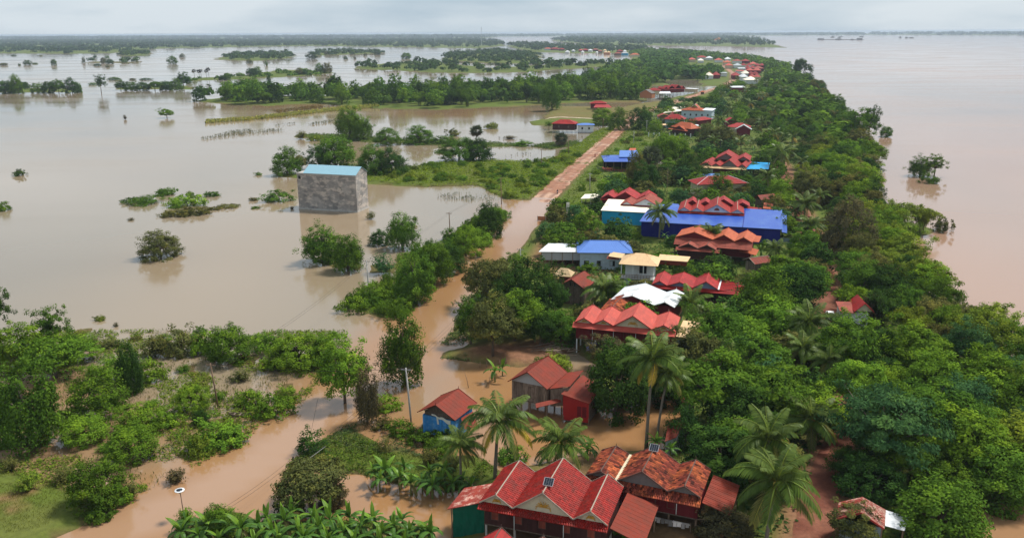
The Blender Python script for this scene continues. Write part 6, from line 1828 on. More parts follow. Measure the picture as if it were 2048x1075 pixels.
def coconut(b, crown_px, width_px, label, seed, lowcol=(.26, .19, .04), group='coconut palms', upright=.35, nf=20):
    """base pixel (ground), crown-centre pixel, spread of the crown in photo px"""
    rng = random.Random(seed)
    p = at(*b, .3); p[2] = .2
    hgt = (b[1] - crown_px[1]) / vpm(p); dx = (crown_px[0] - b[0]) / ppm(p)
    L_ = max(1.8, width_px / ppm(p) / 2) * 1.12
    sc = L_ / 4.0
    t = thing('coconut_palm', label, 'palm tree', (p[0], p[1], 0), 0, group)
    top = p + np.array([dx, 0, hgt])
    pts = [p - Zv * .8, p + np.array([dx * .1, 0, hgt * .25]), p + np.array([dx * .45, 0, hgt * .65]), top - Zv * .1 * sc]
    r0 = .20 * max(.75, min(1.2, sc))
    MB().tube(pts, [r0 * 1.35, r0, r0 * .85, r0 * .75], 8).build('trunk', MT['palm_bark'], t)
    a0 = rng.random() * 6.28
    for k in range(nf):
        u = k / nf
        if u < upright: m, col = rng.choice(FR_UP), (.095, .140, .026)
        elif u < .78: m, col = rng.choice(FR_MID), (.080, .132, .020)
        else: m, col = rng.choice(FR_LOW), lowcol if rng.random() < .6 else (.11, .13, .03)
        o = bpy.data.objects.new('frond', m); COL.objects.link(o); o.parent = t
        o.location = (top[0] - p[0], top[1] - p[1], top[2] + rng.uniform(-.1, .1) * sc)
        o.rotation_euler = (rng.gauss(0, .12), rng.gauss(0, .10), a0 + k * 2.39996 + rng.gauss(0, .15))
        s = sc * rng.uniform(.85, 1.1); o.scale = (s, s * 1.05, s)
        f_ = rng.uniform(.8, 1.25); o.color = (*[c * f_ for c in col], 1)
    if sc > .7:
        nb = MB()
        for k in range(9):
            a = rng.random() * 6.28; c = top + np.array([math.cos(a) * .28, math.sin(a) * .28, -.25 - .25 * rng.random()]) * sc
            nb.tube([c - Zv * .13 * sc, c - Zv * .06 * sc, c + Zv * .06 * sc, c + Zv * .12 * sc], [.03 * sc, .12 * sc, .12 * sc, .03 * sc], 6)
        nb.build('coconuts', paint('coconut', (.16, .15, .04), .6), t, 'stuff')
    r_ = L_ * .62; x_, y_ = pix(top); keep(x_ - r_ * ppm(top), y_ - r_ * ppm(top), x_ + r_ * ppm(top), y_ + r_ * ppm(top) * .8, math.hypot(p[0], p[1]))
    return t, p

def fan_mesh(seed):                                     # one fan leaf of a sugar palm
    rng = np.random.default_rng(seed); V, T = [], []
    V.append([np.array([0, .03, 0]), np.array([0, -.03, 0]), np.array([.9, -.03, .05]), np.array([.9, .03, .05])]); T.append(.9)
    c = np.array([.9, 0, .05])
    for k in range(15):
        a = -1.9 + 3.8 * k / 14
        d = np.array([math.cos(a), math.sin(a), -.12 + .1 * rng.normal()]); sd = np.array([-math.sin(a), math.cos(a), 0])
        V.append([c, c + d * .55 + sd * .09, c + d * (.95 + .08 * rng.random()) + np.array([0, 0, -.06]), c + d * .55 - sd * .09]); T.append(np.clip(rng.normal(.5, .15), 0, 1))
    return quadmesh('fan_leaf', np.array(V), np.array(T), PALMLEAF)
FANS = [fan_mesh(k) for k in range(3)]
def sugarpalm(b, crown_px, width_px, label, seed, n=34, col=(.062, .082, .040), parts=True):
    rng = random.Random(seed)
    p = at(*b, .2); p[2] = 0
    hgt = (b[1] - crown_px[1]) / vpm(p); dx = (crown_px[0] - b[0]) / ppm(p); R_ = width_px / ppm(p) / 2
    t = thing('sugar_palm', label, 'palm tree', (p[0], p[1], 0), 0, 'sugar palms')
    top = p + np.array([dx, 0, hgt])
    MB().tube([p - Zv * .8, p + (top - p) * .5, top], [.30, .22, .20], 8).build('trunk', MT['bark'], t)
    for k in range(n):
        z = 1 - 1.75 * (k + .5) / n; a = k * 2.39996
        o = bpy.data.objects.new('fan_leaf', rng.choice(FANS)); COL.objects.link(o); o.parent = t
        o.location = top - p
        o.rotation_euler = (rng.gauss(0, .5), -math.asin(max(-1, min(1, z))), a)
        s = R_ / 1.75 * rng.uniform(.85, 1.1); o.scale = (s, s, s)
        f_ = rng.uniform(.7, 1.3); o.color = (*[c * f_ for c in (col if z > -.3 else (.12, .10, .055))], 1)
    return t

# ---- bananas
def banana_leaf(seed, L=2.2, e0=70, e1=-30, w=.30):
    rng = np.random.default_rng(seed); n = 6; pts = [np.zeros(3)]
    for i in range(n):
        el = math.radians(e0 + (e1 - e0) * ((i + .5) / n)); pts.append(pts[-1] + np.array([math.cos(el), 0, math.sin(el)]) * L / n)
    prof = [.05, .62, .95, 1.0, .9, .62, .04]
    V, T = [], []
    for i in range(n):
        for s_ in (-1, 1):
            a, b = pts[i], pts[i + 1]; wa, wb = prof[i] * w, prof[i + 1] * w
            q = [a, b, b + np.array([0, s_ * wb, -.25 * wb]), a + np.array([0, s_ * wa, -.25 * wa])]
            V.append(q if s_ > 0 else q[::-1]); T.append(np.clip(rng.normal(.5, .10), 0, 1))
        a, b = pts[i] + [0, 0, .015], pts[i + 1] + [0, 0, .015]
        V.append([a + [0, .03, 0], a - [0, .03, 0], b - [0, .025, 0], b + [0, .025, 0]]); T.append(1.0)
    return quadmesh('leaf', np.array(V), np.array(T), PALMLEAF)
BL_UP = [banana_leaf(1, 2.0, 88, 66, .22), banana_leaf(2, 2.3, 80, 5, .28)]
BL_MID = [banana_leaf(3, 2.5, 70, -62, .27), banana_leaf(4, 2.5, 58, -80, .28), banana_leaf(5, 2.3, 44, -86, .27)]
BL_LOW = [banana_leaf(6, 2.1, 5, -84, .27)]
BSTEM = MB().tube([np.array([0, 0, -.3]), np.array([0, 0, .6]), np.array([.03, 0, 1.0])], [.15, .11, .06], 7).mesh('stem', paint('banana_stem', (.16, .19, .06), .7, .3))
VEG = []                                                # every plant, for the labels: (root, look, noun, world position)
def banana(p, hgt, seed, group, look='', nl=11):
    rng = random.Random(seed)
    t = thing('banana_plant', None, 'banana plant', (p[0], p[1], p[2]), 0, group)
    st = bpy.data.objects.new('stem', BSTEM); COL.objects.link(st); st.parent = t; st.scale = (hgt / 3, hgt / 3, hgt * .55)
    a0 = rng.random() * 6.28
    for k in range(nl):
        u = k / nl
        m = rng.choice(BL_UP if u < .2 else (BL_MID if u < .86 else BL_LOW))
        o = bpy.data.objects.new('leaf', m); COL.objects.link(o); o.parent = t
        o.location = (0, 0, hgt * .53); o.rotation_euler = (rng.gauss(0, .12), rng.gauss(0, .12), a0 + k * 2.39996)
        s = hgt / 3.1 * rng.uniform(.8, 1.15); o.scale = (s, s, s)
        c = (.115, .215, .024) if u < .2 else ((.055, .125, .020) if u < .86 else (.16, .14, .05))
        f_ = rng.uniform(.8, 1.2); o.color = (*[x * f_ for x in c], 1)
    VEG.append((t, look, 'banana plant', np.array(p)))
    return t

# ---- placing
def tonecol(tone, rng): 
    c = TONES[tone]; f_ = rng.uniform(.82, 1.22); g_ = rng.uniform(.92, 1.08)
    return (c[0] * f_ * g_, c[1] * f_, c[2] * f_ / g_, 1)
COUNT = {}
SERIAL = [0]
HIDDEN = {43, 194, 210, 212, 231, 241, 264, 272, 273, 274, 275, 280, 281, 283, 287, 322, 325, 367, 370, 371, 388, 393, 398, 399, 401, 402, 405, 408, 409, 410, 411, 413, 415, 417, 418, 420, 421, 423, 427, 428, 429, 430, 431, 433, 435, 439, 440, 441, 443, 447, 453, 455, 456, 459, 460, 461, 463, 464, 465, 467, 470, 471, 472, 473, 474, 476, 478, 480, 481, 483, 485, 490, 491, 492, 493, 494, 496, 497, 498, 500, 501, 503, 506, 508, 510, 511, 512, 513, 516, 517, 518, 519, 520, 521, 524, 525, 526, 527, 529, 533, 534, 535, 537, 538, 541, 542, 543, 544, 545, 546, 547, 548, 550, 552, 553, 555, 557, 559, 560, 561, 562, 564, 566, 570, 571, 573, 574, 576, 577, 578, 579, 580, 581, 582, 583, 585, 586, 588, 589, 590, 591, 592, 596, 598, 604, 611, 615, 616, 617, 618, 621, 622, 624, 625, 656, 658, 666, 668, 671, 673, 675, 676, 677, 678, 688, 689, 693, 694, 695, 696, 697, 699, 703, 704, 705, 706, 707, 713, 714, 715, 716, 718, 719, 720, 721, 723, 725, 727, 728, 729, 731, 738, 740, 748, 750, 762, 764, 765, 766, 767, 768, 769, 771, 776, 778, 780, 782, 784, 791, 793, 794, 796, 797, 798, 799, 801, 803, 804, 805, 806, 807, 810, 812, 817, 820, 821, 822, 824, 825, 833, 834, 842, 845, 846, 857, 858, 859, 861, 866, 876, 879, 881, 888, 889, 893, 894, 899, 900, 901, 905, 908, 910, 912, 914, 916, 980, 985, 988, 990, 991, 993, 997, 998, 999, 1000, 1001, 1005, 1008, 1009, 1015, 1019, 1023, 1025, 1027, 1035, 1039, 1043, 1047, 1048, 1051, 1052, 1053, 1055, 1056, 1058, 1059, 1060, 1061, 1062, 1063, 1064, 1068, 1069, 1070, 1071, 1073, 1074, 1075, 1077, 1078, 1079, 1080, 1081, 1082, 1085, 1086, 1087, 1088, 1091, 1093, 1094, 1101, 1108, 1109, 1111, 1113, 1115, 1116, 1117, 1119, 1121, 1122, 1123, 1125, 1126, 1127, 1130, 1133, 1134, 1135, 1142, 1149, 1150, 1155, 1157, 1163, 1165, 1168, 1176, 1177, 1179, 1181, 1183, 1189, 1191, 1194, 1202, 1206, 1207, 1213, 1214, 1215, 1217, 1221, 1225, 1230, 1231, 1238, 1239, 1243, 1249, 1251, 1257, 1264, 1270, 1272, 1276, 1278, 1284, 1286, 1293, 1301, 1311, 1319, 1323}                                          # plants no view can pick out: left out
REST = []                                               # trees past the three hundred nearest: joined at the end
def put(kind, p, w, h, tone, seed, label=None, group=None, look=None):
    """one plant of real width w and height h on the ground point p"""
    rng = random.Random(seed * 7919 + 13)
    SERIAL[0] += 1
    if SERIAL[0] in HIDDEN: return None
    sid = SERIAL[0]
    pr = rng.choice(PROTO[kind]); rz = rng.random() * 6.283
    col = tonecol(tone, rng)
    z = max(float(p[2]), -.05) - .08
    if pr['name'] == 'broadleaf_tree' and COUNT.get('broadleaf_tree', 0) >= 300 and not label:
        REST.append((pr['c'], rz, w / pr['w'], h / pr['h'], p[0], p[1], z, col)); return None
    gname = group or {'broad': 'broadleaf trees of the village and the riverbank', 'dense': 'broadleaf trees of the village and the riverbank', 'open': 'broadleaf trees of the village and the riverbank', 'feather': 'feathery trees', 'vine': 'creeper-clad trees in the flood', 'bamboo': 'bamboo clumps', 'shrub': 'shrubs', 'mound': 'creeper mounds', 'twiggy': 'shrubs'}[kind]
    sx, sz = w / pr['w'], h / pr['h']
    if pr['t'] is None:
        o = bpy.data.objects.new(pr['name'], pr['c']); COL.objects.link(o)
        o.location = (p[0], p[1], z); o.scale = (sx, sx, sz); o.rotation_euler = (0, 0, rz); o.color = col
        tag(o, label, pr['cat'], gname)
    else:
        o = thing(pr['name'], label, pr['cat'], (p[0], p[1], z), 0, gname)
        o.rotation_euler = (0, 0, rz); o.scale = (sx, sx, sz)
        for key, nm in (('c', pr['parts'][0]), ('t', pr['parts'][1])):
            ch = bpy.data.objects.new(nm, pr[key]); COL.objects.link(ch); ch.parent = o; ch.color = col
    COUNT[pr['name']] = COUNT.get(pr['name'], 0) + 1
    if not label:
        ref = {'shrub': 2.2, 'mound': 1.6, 'twiggy': 2.0, 'bamboo': 9}.get(kind, 8.5)
        size = 'tall' if h > ref * 1.18 else ('low' if h < ref * .75 else '')
        shape = {'broad': 'round-crowned', 'dense': 'dense', 'feather': 'tiered', 'open': 'ragged', 'vine': 'draped', 'bamboo': 'arching', 'shrub': 'leafy', 'mound': 'spreading', 'twiggy': 'twiggy'}[kind]
        VEG.append((o, ' '.join(x for x in (size, shape, tone) if x), {'broadleaf_tree': 'tree', 'feathery_tree': 'feathery tree', 'creeper_clad_tree': 'creeper-clad tree', 'bamboo_clump': 'bamboo clump', 'shrub': 'shrub', 'creeper_mound': 'creeper mound'}[pr['name']], np.array(p)))
    return o
# ------------------------------------------------------------------ palms and bananas where the photograph shows them
PALMS = [  # base px, crown px, spread px, label
    ((1292, 898), (1299, 722), 118, 'tall slender coconut palm rising in front of the salmon-roofed house', (.34, .24, .03)),
    ((1313, 888), (1330, 752), 92, 'shorter coconut palm standing just behind the tall slender one', None),
    ((990, 958), (1000, 838), 140, 'broad coconut palm right of the blue hut with yellowing low fronds', (.34, .26, .03)),
    ((1120, 966), (1122, 884), 128, 'dark coconut palm between the plank house and the red cream-pedimented house', None),
    ((922, 972), (922, 886), 96, 'small coconut palm just below the blue hut', None),
    ((1535, 1010), (1527, 880), 150, 'upper of two overlapping coconut palms right of the orange clay-tiled house', None),
    ((1530, 1100), (1543, 962), 172, 'lower nearest of two overlapping coconut palms by the dirt path', None),
    ((1622, 905), (1616, 838), 118, 'coconut palm with orange-brown low fronds leaning over the dirt path', (.42, .17, .02)),
    ((1606, 720), (1612, 646), 100, 'coconut palm in the grove left of the parked white car', None),
    ((1600, 760), (1600, 696), 84, 'low coconut palm directly below the one near the white car', None),
    ((1370, 662), (1378, 606), 84, 'coconut palm in front of the white-roofed house', None),
    ((1204, 622), (1208, 578), 86, 'coconut palm between the dark plank hut and the white-roofed house', None),
    ((1318, 482), (1319, 424), 66, 'coconut palm before the junction of turquoise shed and blue hall', (.20, .17, .05)),
    ((1417, 512), (1418, 466), 62, 'yellow-drooping coconut palm in front of the brown gabled house', (.36, .28, .03)),
    ((1551, 524), (1551, 497), 50, 'small dark coconut palm at the grey sheet fence', None),
    ((1612, 494), (1618, 450), 60, 'leaning coconut palm at the right end of the blue hall', (.26, .22, .04)),
    ((1608, 440), (1607, 408), 60, 'coconut palm behind the right end of the blue hall', None),
    ((1562, 356), (1560, 306), 58, 'tall coconut palm right of the cyan roof', None),
    ((1535, 392), (1533, 352), 50, 'coconut palm below the cyan roof', None),
    ((1435, 266), (1438, 242), 34, 'leaning coconut palm beside the low maroon house', None),
    ((1446, 292), (1446, 276), 34, 'coconut palm below the leaning one near the red porch house', None),
    ((1522, 262), (1524, 243), 34, 'coconut palm right of the red house with porch gable', None),
    ((1394, 400), (1394, 384), 30, 'small palm in front of the cream end wall', None),
    ((1505, 300), (1506, 283), 30, 'coconut palm behind the red house with cyan annex', None),
    ((1586, 440), (1590, 420), 40, 'small coconut palm left of the one behind the blue hall end', None),
    ((1460, 236), (1460, 220), 28, 'palm right of the large blue-grey house', None),
    ((1480, 268), (1482, 252), 26, 'small palm in front of the bright red porch house', None),
    ((1346, 760), (1350, 722), 70, 'coconut palm half buried in the trees right of the tall slender palm', None),
    ((1500, 620), (1503, 585), 56, 'coconut palm at the right corner of the bright red house', None),
]
for k, (b, c, w, lb, lc) in enumerate(PALMS):
    far = b[1] < 420
    coconut(b, c, w, lb, 50 + k, lc or (.16, .16, .04), nf=15 if far else 22)
for k, (x, y, hh, w) in enumerate([(1425, 304, 24, 32), (1410, 282, 22, 30), (1482, 306, 24, 32), (1545, 292, 26, 34), (1500, 226, 20, 26), (1522, 212, 20, 24), (1472, 212, 16, 22), (1446, 204, 16, 20), (1548, 240, 22, 28), (1492, 196, 16, 20), (1533, 184, 16, 18), (1562, 196, 18, 22),
                                   (1585, 300, 26, 32), (1600, 350, 28, 36), (1640, 420, 30, 44), (1580, 230, 20, 24), (1515, 172, 13, 14), (1548, 160, 13, 14), (1478, 168, 12, 13), (1420, 690, 60, 80), (1460, 780, 60, 90), (1655, 780, 60, 84)]):
    t, p = coconut((x, y), (x + RND.uniform(-3, 3), y - hh), w, None, 130 + k, nf=13 if y < 450 else 20)
    VEG.append((t, 'tall' if hh > 24 else 'slender', 'coconut palm', p))
# slim areca
t, p = coconut((1463, 617), (1461, 574), 34, 'slim areca palm before the bright red roof with blue pediments', 91, (.10, .13, .03), 'areca palms', .5, 12)
# sugar palms
sugarpalm((1297, 366), (1300, 314), 52, 'tall grey-headed sugar palm beside the blue pavilion', 1)
sugarpalm((953, 306), (953, 262), 30, 'sugar palm rising out of the bushes in the flooded field', 2)
sugarpalm((1123, 292), (1122, 277), 30, 'stocky sugar palm with skirt of dead leaves in front of the dark stilt house', 3)
for k, (x, top) in enumerate(((389, 142), (399, 143), (402.5, 142), (413, 142), (417.5, 139))):
    sugarpalm((x + 1, 157), (x, top), 9.5, ('leftmost of the five sugar palms in a row on the far dike', 'second from the left of the five sugar palms on the far dike', 'middle one of the five sugar palms on the far dike',
              'second from the right of the five sugar palms on the far dike', 'rightmost and tallest of the five sugar palms on the far dike')[k], 10 + k, 16, (.03, .034, .03))
sugarpalm((1087, 124), (1087, 114), 7, 'lone sugar palm at the edge of the back-water before the far town', 20, 14, (.04, .05, .035))

def T(kind, bx, by, top, w, tone, label=None, group=None):
    p = at(bx, by, 0); p[2] = 0
    p[2] = gz(p[0], p[1])
    h = max(.3, (by - top) / vpm(at(bx, by, 0)))
    if label is None and bx < 700 and 640 < by < 1020: h *= .8; w *= .92; tone = 'fresh green' if tone == 'mid green' else tone
    put(kind, p, max(.5, w / ppm(p)), h, tone, int(bx * 31 + by * 7), label, group)

BAN = [(380, 1072), (420, 1085), (455, 1070), (485, 1088), (520, 1078), (548, 1092), (572, 1072), (600, 1090), (628, 1062), (640, 1086), (662, 1072), (690, 1092), (700, 1066), (725, 1082), (748, 1070),
       (765, 1092), (788, 1078), (805, 1064), (820, 1088), (845, 1080), (862, 1092), (400, 1098), (440, 1102), (510, 1104), (560, 1108), (610, 1106), (660, 1108), (710, 1106), (760, 1108), (810, 1106), (365, 1092), (535, 1060), (585, 1052)]
for k, (x, y) in enumerate(BAN):
    p = at(x, y, .3); p[2] = max(.1, gz(p[0], p[1]))
    banana(p, RND.uniform(2.7, 4.0), 200 + k, 'banana plants of the grove along the bottom edge', 'large')
BAN2 = [(760, 978), (772, 962), (800, 975), (822, 985), (845, 978), (865, 992), (880, 980), (905, 985), (925, 975), (942, 992), (810, 955), (890, 962), (752, 962), (860, 965), (1095, 920), (1175, 925), (1180, 905), (1310, 905), (1340, 925)]
for k, (x, y) in enumerate(BAN2):
    p = at(x, y, .3); p[2] = max(.05, gz(p[0], p[1]))
    banana(p, RND.uniform(2.6, 3.6), 300 + k, 'banana plants on the bank left of the red cream-pedimented house' if k < 14 else None, 'medium')
for k, (x, y) in enumerate([(1338, 500), (1328, 488), (1520, 520), (1512, 540), (1375, 395), (1345, 400), (1330, 388), (1300, 392), (1360, 380), (1270, 385),
                            (1490, 300), (1505, 312), (1110, 660), (1070, 690), (990, 760), (1005, 748)]):
    p = at(x, y, .3); p[2] = max(.05, gz(p[0], p[1]))
    banana(p, RND.uniform(2.8, 4.0), 400 + k, None, 'small' if y < 420 else 'medium', nl=7)

# ------------------------------------------------------------------ single trees and bushes seen in the photograph
SINGLE = [
    ('broad', 334, 236, 219, 27, 'fresh green', 'round bright green tree standing alone in the flooded field'),
    ('twiggy', 250, 239, 228, 9, 'brownish green', 'small dead-looking bush left of the lone round tree'),
    ('dense', 322, 513, 461, 78, 'olive', 'large domed olive bush alone in the open flood water'),
    ('shrub', 38, 351, 337, 25, 'deep green', 'small dark bush at the far left in open water'),
    ('shrub', 6, 421, 403, 30, 'mid green', 'dark bush cut by the left edge in open water'),
    ('mound', 282, 406, 390, 74, 'mid green', 'wide low green mat leftmost of the drowned bush group'),
    ('mound', 331, 389, 373, 42, 'mid green', 'small mound at the top of the drowned bush group'),
    ('twiggy', 380, 391, 380, 18, 'yellow green', 'tiny yellowish bush right of the top mound of the drowned group'),
    ('mound', 366, 411, 388, 78, 'fresh green', 'largest green mound in the middle of the drowned bush group'),
    ('mound', 346, 431, 418, 62, 'olive', 'low brownish mat at the bottom left of the drowned group'),
    ('mound', 394, 428, 411, 62, 'olive', 'low olive mat at the bottom middle of the drowned group'),
    ('mound', 426, 392, 381, 32, 'mid green', 'small mound at the upper right of the drowned group'),
    ('mound', 456, 414, 406, 44, 'olive', 'thin mat between the drowned group and the block building'),
    ('mound', 508, 401, 393, 18, 'olive', 'tiny clump left of the bush by the block building'),
    ('shrub', 555, 402, 379, 56, 'mid green', 'dark leafy bush just left of the grey block building'),
    ('mound', 511, 416, 411, 22, 'mid green', 'smallest floating clump before the bush by the block building'),
    ('mound', 425, 419, 412, 28, 'olive', 'brown floating clump right of the bottom mats'),
    ('shrub', 517, 350, 343, 15, 'mid green', 'tiny clump at the tip of the bush spit behind the block building'),
    ('twiggy', 604, 278, 259, 28, 'olive', 'grey-green bush at the left end of the flooded field dike'),
    ('mound', 632, 281, 268, 32, 'yellow green', 'low bright bush next to the grey-green bush on the dike'),
    ('vine', 700, 278, 217, 58, 'mid green', 'tallest creeper-clad tree behind the block building'),
    ('vine', 724, 280, 234, 46, 'mid green', 'shorter creeper-clad tree leaning right of the tallest one'),
    ('dense', 771, 289, 256, 48, 'mid green', 'round dark bush right of the creeper-clad pair in the field'),
    ('dense', 575, 350, 299, 56, 'mid green', 'leafy tree behind the left corner of the block building'),
    ('open', 600, 345, 305, 34, 'olive', 'thin-crowned tree behind the left roof end of the block building'),
    ('dense', 672, 336, 264, 82, 'mid green', 'big dense tree right behind the blue roof of the block building'),
    ('dense', 640, 338, 292, 50, 'deep green', 'dark tree left of the big dense tree behind the blue roof'),
    ('dense', 742, 350, 294, 64, 'mid green', 'dense tree at the right shoulder of the block building'),
    ('dense', 784, 350, 300, 60, 'deep green', 'dark rounded tree right of the block building'),
    ('dense', 840, 287, 252, 54, 'mid green', 'two-humped bush on the field dike left of the sugar palm'),
    ('shrub', 907, 271, 256, 30, 'olive', 'small round bush in the field above the dike'),
    ('shrub', 885, 287, 272, 46, 'mid green', 'bush on the dike left of the sugar palm'),
    ('mound', 983, 257, 243, 26, 'yellow green', 'yellow-green mound alone in the field right of the sugar palm'),
    ('dense', 918, 322, 274, 70, 'mid green', 'broad bush on the meadow tip below the sugar palm'),
    ('dense', 958, 323, 280, 58, 'deep green', 'dark bush on the meadow tip right below the sugar palm'),
    ('shrub', 1044, 291, 281, 40, 'mid green', 'low bush at the right end of the field dike'),
    ('open', 1098, 259, 241, 20, 'mid green', 'thin umbrella tree in water left of the dark stilt house'),
    ('dense', 1205, 250, 214, 44, 'fresh green', 'bright yellow-green tree at the roadside near the dark stilt house'),
    ('dense', 1236, 262, 218, 36, 'mid green', 'green roadside tree right of the bright one'),
    ('dense', 1281, 262, 218, 44, 'deep green', 'dark round tree on the right of the road below its bend'),
    ('vine', 1104, 222, 160, 40, 'mid green', 'tall creeper column tree left of the far maroon house'),
    ('twiggy', 742, 438, 420, 24, 'olive', 'drowned twigs at the right corner of the block building'), ('twiggy', 900, 266, 258, 22, 'brownish green', 'drowned dead twigs above the field dike'), ('twiggy', 1020, 278, 270, 30, 'brownish green', 'dead twigs in water left of the dark stilt house'), ('twiggy', 584, 418, 411, 12, 'brownish green', 'dark stub in water left of the block building foot'), ('twiggy', 262, 440, 434, 18, 'brownish green', 'tiny floating debris left of the low brown mats'), ('mound', 200, 640, 630, 26, 'yellow green', 'floating yellow weed before the scrub edge'), ('twiggy', 232, 652, 642, 14, 'brownish green', 'small dark tuft right of the floating yellow weed'),
    ('vine', 647, 524, 459, 76, 'mid green', 'wide creeper-hung tree in the water left of the grey pole'),
    ('vine', 697, 541, 472, 66, 'mid green', 'dark-sided creeper-hung tree between the wide one and the grey pole'),
    ('dense', 757, 490, 459, 38, 'deep green', 'small dark domed bush in the water above the grey pole'),
    ('twiggy', 764, 546, 502, 58, 'bluish green', 'greyish bush right of the grey pole in water'),
    ('vine', 805, 497, 430, 62, 'mid green', 'upright creeper-hung tree below the right end of the block building'),
    ('open', 830, 446, 431, 14, 'olive', 'spindly little tree in open water right of the upright creeper-hung one'),
    ('vine', 832, 604, 516, 80, 'mid green', 'heavy creeper-hung tree at the roadside bend below the grey pole'),
    ('vine', 868, 566, 486, 70, 'mid green', 'creeper-hung tree beside the road, second from the bend'),
    ('dense', 900, 545, 492, 58, 'deep green', 'dark roadside bush touching the flooded road'),
    ('dense', 932, 512, 452, 62, 'fresh green', 'light round leafy tree on the left roadside'),
    ('dense', 978, 472, 406, 58, 'deep green', 'dark tall tree at the upper end of the left roadside bushes'),
    ('shrub', 960, 490, 456, 60, 'fresh green', 'bright bush below the dark tall roadside tree'),
    ('mound', 757, 592, 564, 88, 'fresh green', 'bright mound at the foot of the grey pole'),
    ('mound', 712, 617, 588, 74, 'fresh green', 'bright low mound at the lower left tip of the roadside islet'),
    ('mound', 788, 632, 601, 56, 'mid green', 'round mound at the bottom right tip of the roadside islet'),
    ('vine', 810, 768, 634, 86, 'mid green', 'big weeping creeper-clad tree in the flooded road by the concrete pole'),
    ('broad', 690, 806, 674, 106, 'mid green', None), ('vine', 735, 846, 742, 52, 'brownish green', 'shaggy vine-wrapped trunk at the forking flooded road'),
    # left foreground
    ('open', 0, 668, 574, 64, 'deep green', 'ragged dark tree cut by the left edge above the scrub'),
    ('open', 106, 712, 612, 76, 'mid green', 'ragged-topped tree rising out of the left scrub'),
    ('broad', 40, 735, 645, 110, 'mid green', None), ('broad', 112, 755, 655, 120, 'mid green', None), ('broad', 150, 720, 672, 90, 'fresh green', None),
    ('vine', 62, 890, 738, 136, 'mid green', 'huge creeper-draped tree at the left edge'),
    ('vine', 5, 850, 745, 90, 'deep green', None),
    ('dense', 196, 832, 738, 106, 'fresh green', 'big rounded creeper-covered bush right of the draped left-edge tree'),
    ('dense', 168, 882, 812, 104, 'mid green', None), ('vine', 266, 785, 682, 52, 'deep green', 'dark narrow creeper column in the scrub'),
    ('dense', 235, 765, 700, 80, 'mid green', None), ('dense', 280, 860, 796, 96, 'mid green', None), ('dense', 262, 915, 826, 116, 'fresh green', None),
    ('shrub', 336, 852, 812, 60, 'fresh green', None), ('dense', 386, 818, 756, 66, 'fresh green', None), ('shrub', 418, 888, 836, 100, 'mid green', None),
    ('shrub', 392, 908, 858, 60, 'yellow green', None), ('shrub', 462, 886, 842, 90, 'mid green', None), ('dense', 404, 848, 806, 40, 'deep green', None),
    ('twiggy', 312, 712, 652, 76, 'olive', None), ('shrub', 360, 708, 652, 80, 'olive', None), ('shrub', 408, 706, 650, 66, 'mid green', None),
    ('dense', 458, 722, 644, 96, 'mid green', 'pointed leafy bush at the top edge of the scrub, near the wooden pole'),
    ('shrub', 545, 704, 652, 76, 'fresh green', None), ('dense', 600, 728, 652, 110, 'fresh green', None), ('dense', 655, 724, 650, 80, 'mid green', None), ('shrub', 565, 732, 690, 86, 'fresh green', None), ('shrub', 520, 690, 655, 50, 'mid green', None),
    ('twiggy', 220, 694, 672, 56, 'olive', None), ('twiggy', 182, 694, 668, 50, 'olive', None), ('dense', 200, 1012, 918, 116, 'mid green', 'large bush beside the flooded road near the bottom left'),
    ('shrub', 240, 1005, 955, 70, 'mid green', None), ('twiggy', 262, 990, 950, 50, 'olive', None), ('twiggy', 22, 942, 902, 44, 'olive', None), ('twiggy', 352, 962, 926, 58, 'brownish green', None), ('twiggy', 60, 985, 938, 66, 'yellow green', None),
    ('shrub', 500, 810, 768, 70, 'fresh green', None), ('shrub', 545, 830, 782, 86, 'fresh green', None), ('shrub', 570, 800, 772, 60, 'mid green', None), ('twiggy', 480, 760, 730, 60, 'olive', None), ('shrub', 300, 760, 706, 80, 'mid green', None),
    ('shrub', 200, 1038, 998, 60, 'mid green', None), ('twiggy', 130, 965, 915, 60, 'olive', None),
    ('broad', 622, 1018, 926, 130, 'olive', 'big olive-brown round bush between the two muddy pools'), ('dense', 665, 1010, 940, 70, 'brownish green', None), ('shrub', 585, 1020, 962, 60, 'deep green', None),
    ('dense', 440, 1080, 1012, 70, 'mid green', None), ('twiggy', 372, 1060, 1018, 50, 'mid green', None), ('shrub', 620, 905, 868, 60, 'deep green', 'small dark bush on the grassy bank above the stub post'),
    ('shrub', 800, 868, 838, 60, 'mid green', 'bush at the foot of the pale concrete pole'), ('shrub', 845, 886, 858, 60, 'mid green', None), ('shrub', 890, 890, 858, 60, 'mid green', None), ('twiggy', 770, 905, 868, 40, 'olive', None), ('shrub', 880, 915, 880, 50, 'mid green', None),
    ('shrub', 770, 818, 790, 70, 'fresh green', 'low bright weeds beside the vine-wrapped trunk'), ('shrub', 765, 855, 832, 40, 'olive', None),
    ('twiggy', 860, 935, 898, 50, 'olive', None), ('twiggy', 905, 945, 905, 46, 'olive', None), ('shrub', 1020, 920, 890, 60, 'mid green', None),
    # yard trees right of the road
    ('broad', 986, 718, 612, 92, 'olive', 'light olive tree with forked trunk on the bare yard'), ('broad', 942, 690, 612, 56, 'mid green', 'tree with yellowish top at the flooded yard corner'),
    ('broad', 974, 618, 528, 84, 'olive', 'feathery olive tree beside the flooded road below the white-roofed shed'), ('dense', 1062, 646, 530, 104, 'deep green', 'big dark green tree left of the dark plank hut'),
    ('broad', 1030, 690, 598, 96, 'mid green', None), ('dense', 1022, 650, 560, 80, 'deep green', None), ('dense', 1120, 690, 622, 78, 'mid green', None), ('broad', 1100, 640, 580, 66, 'deep green', None), ('broad', 1080, 700, 640, 60, 'deep green', None),
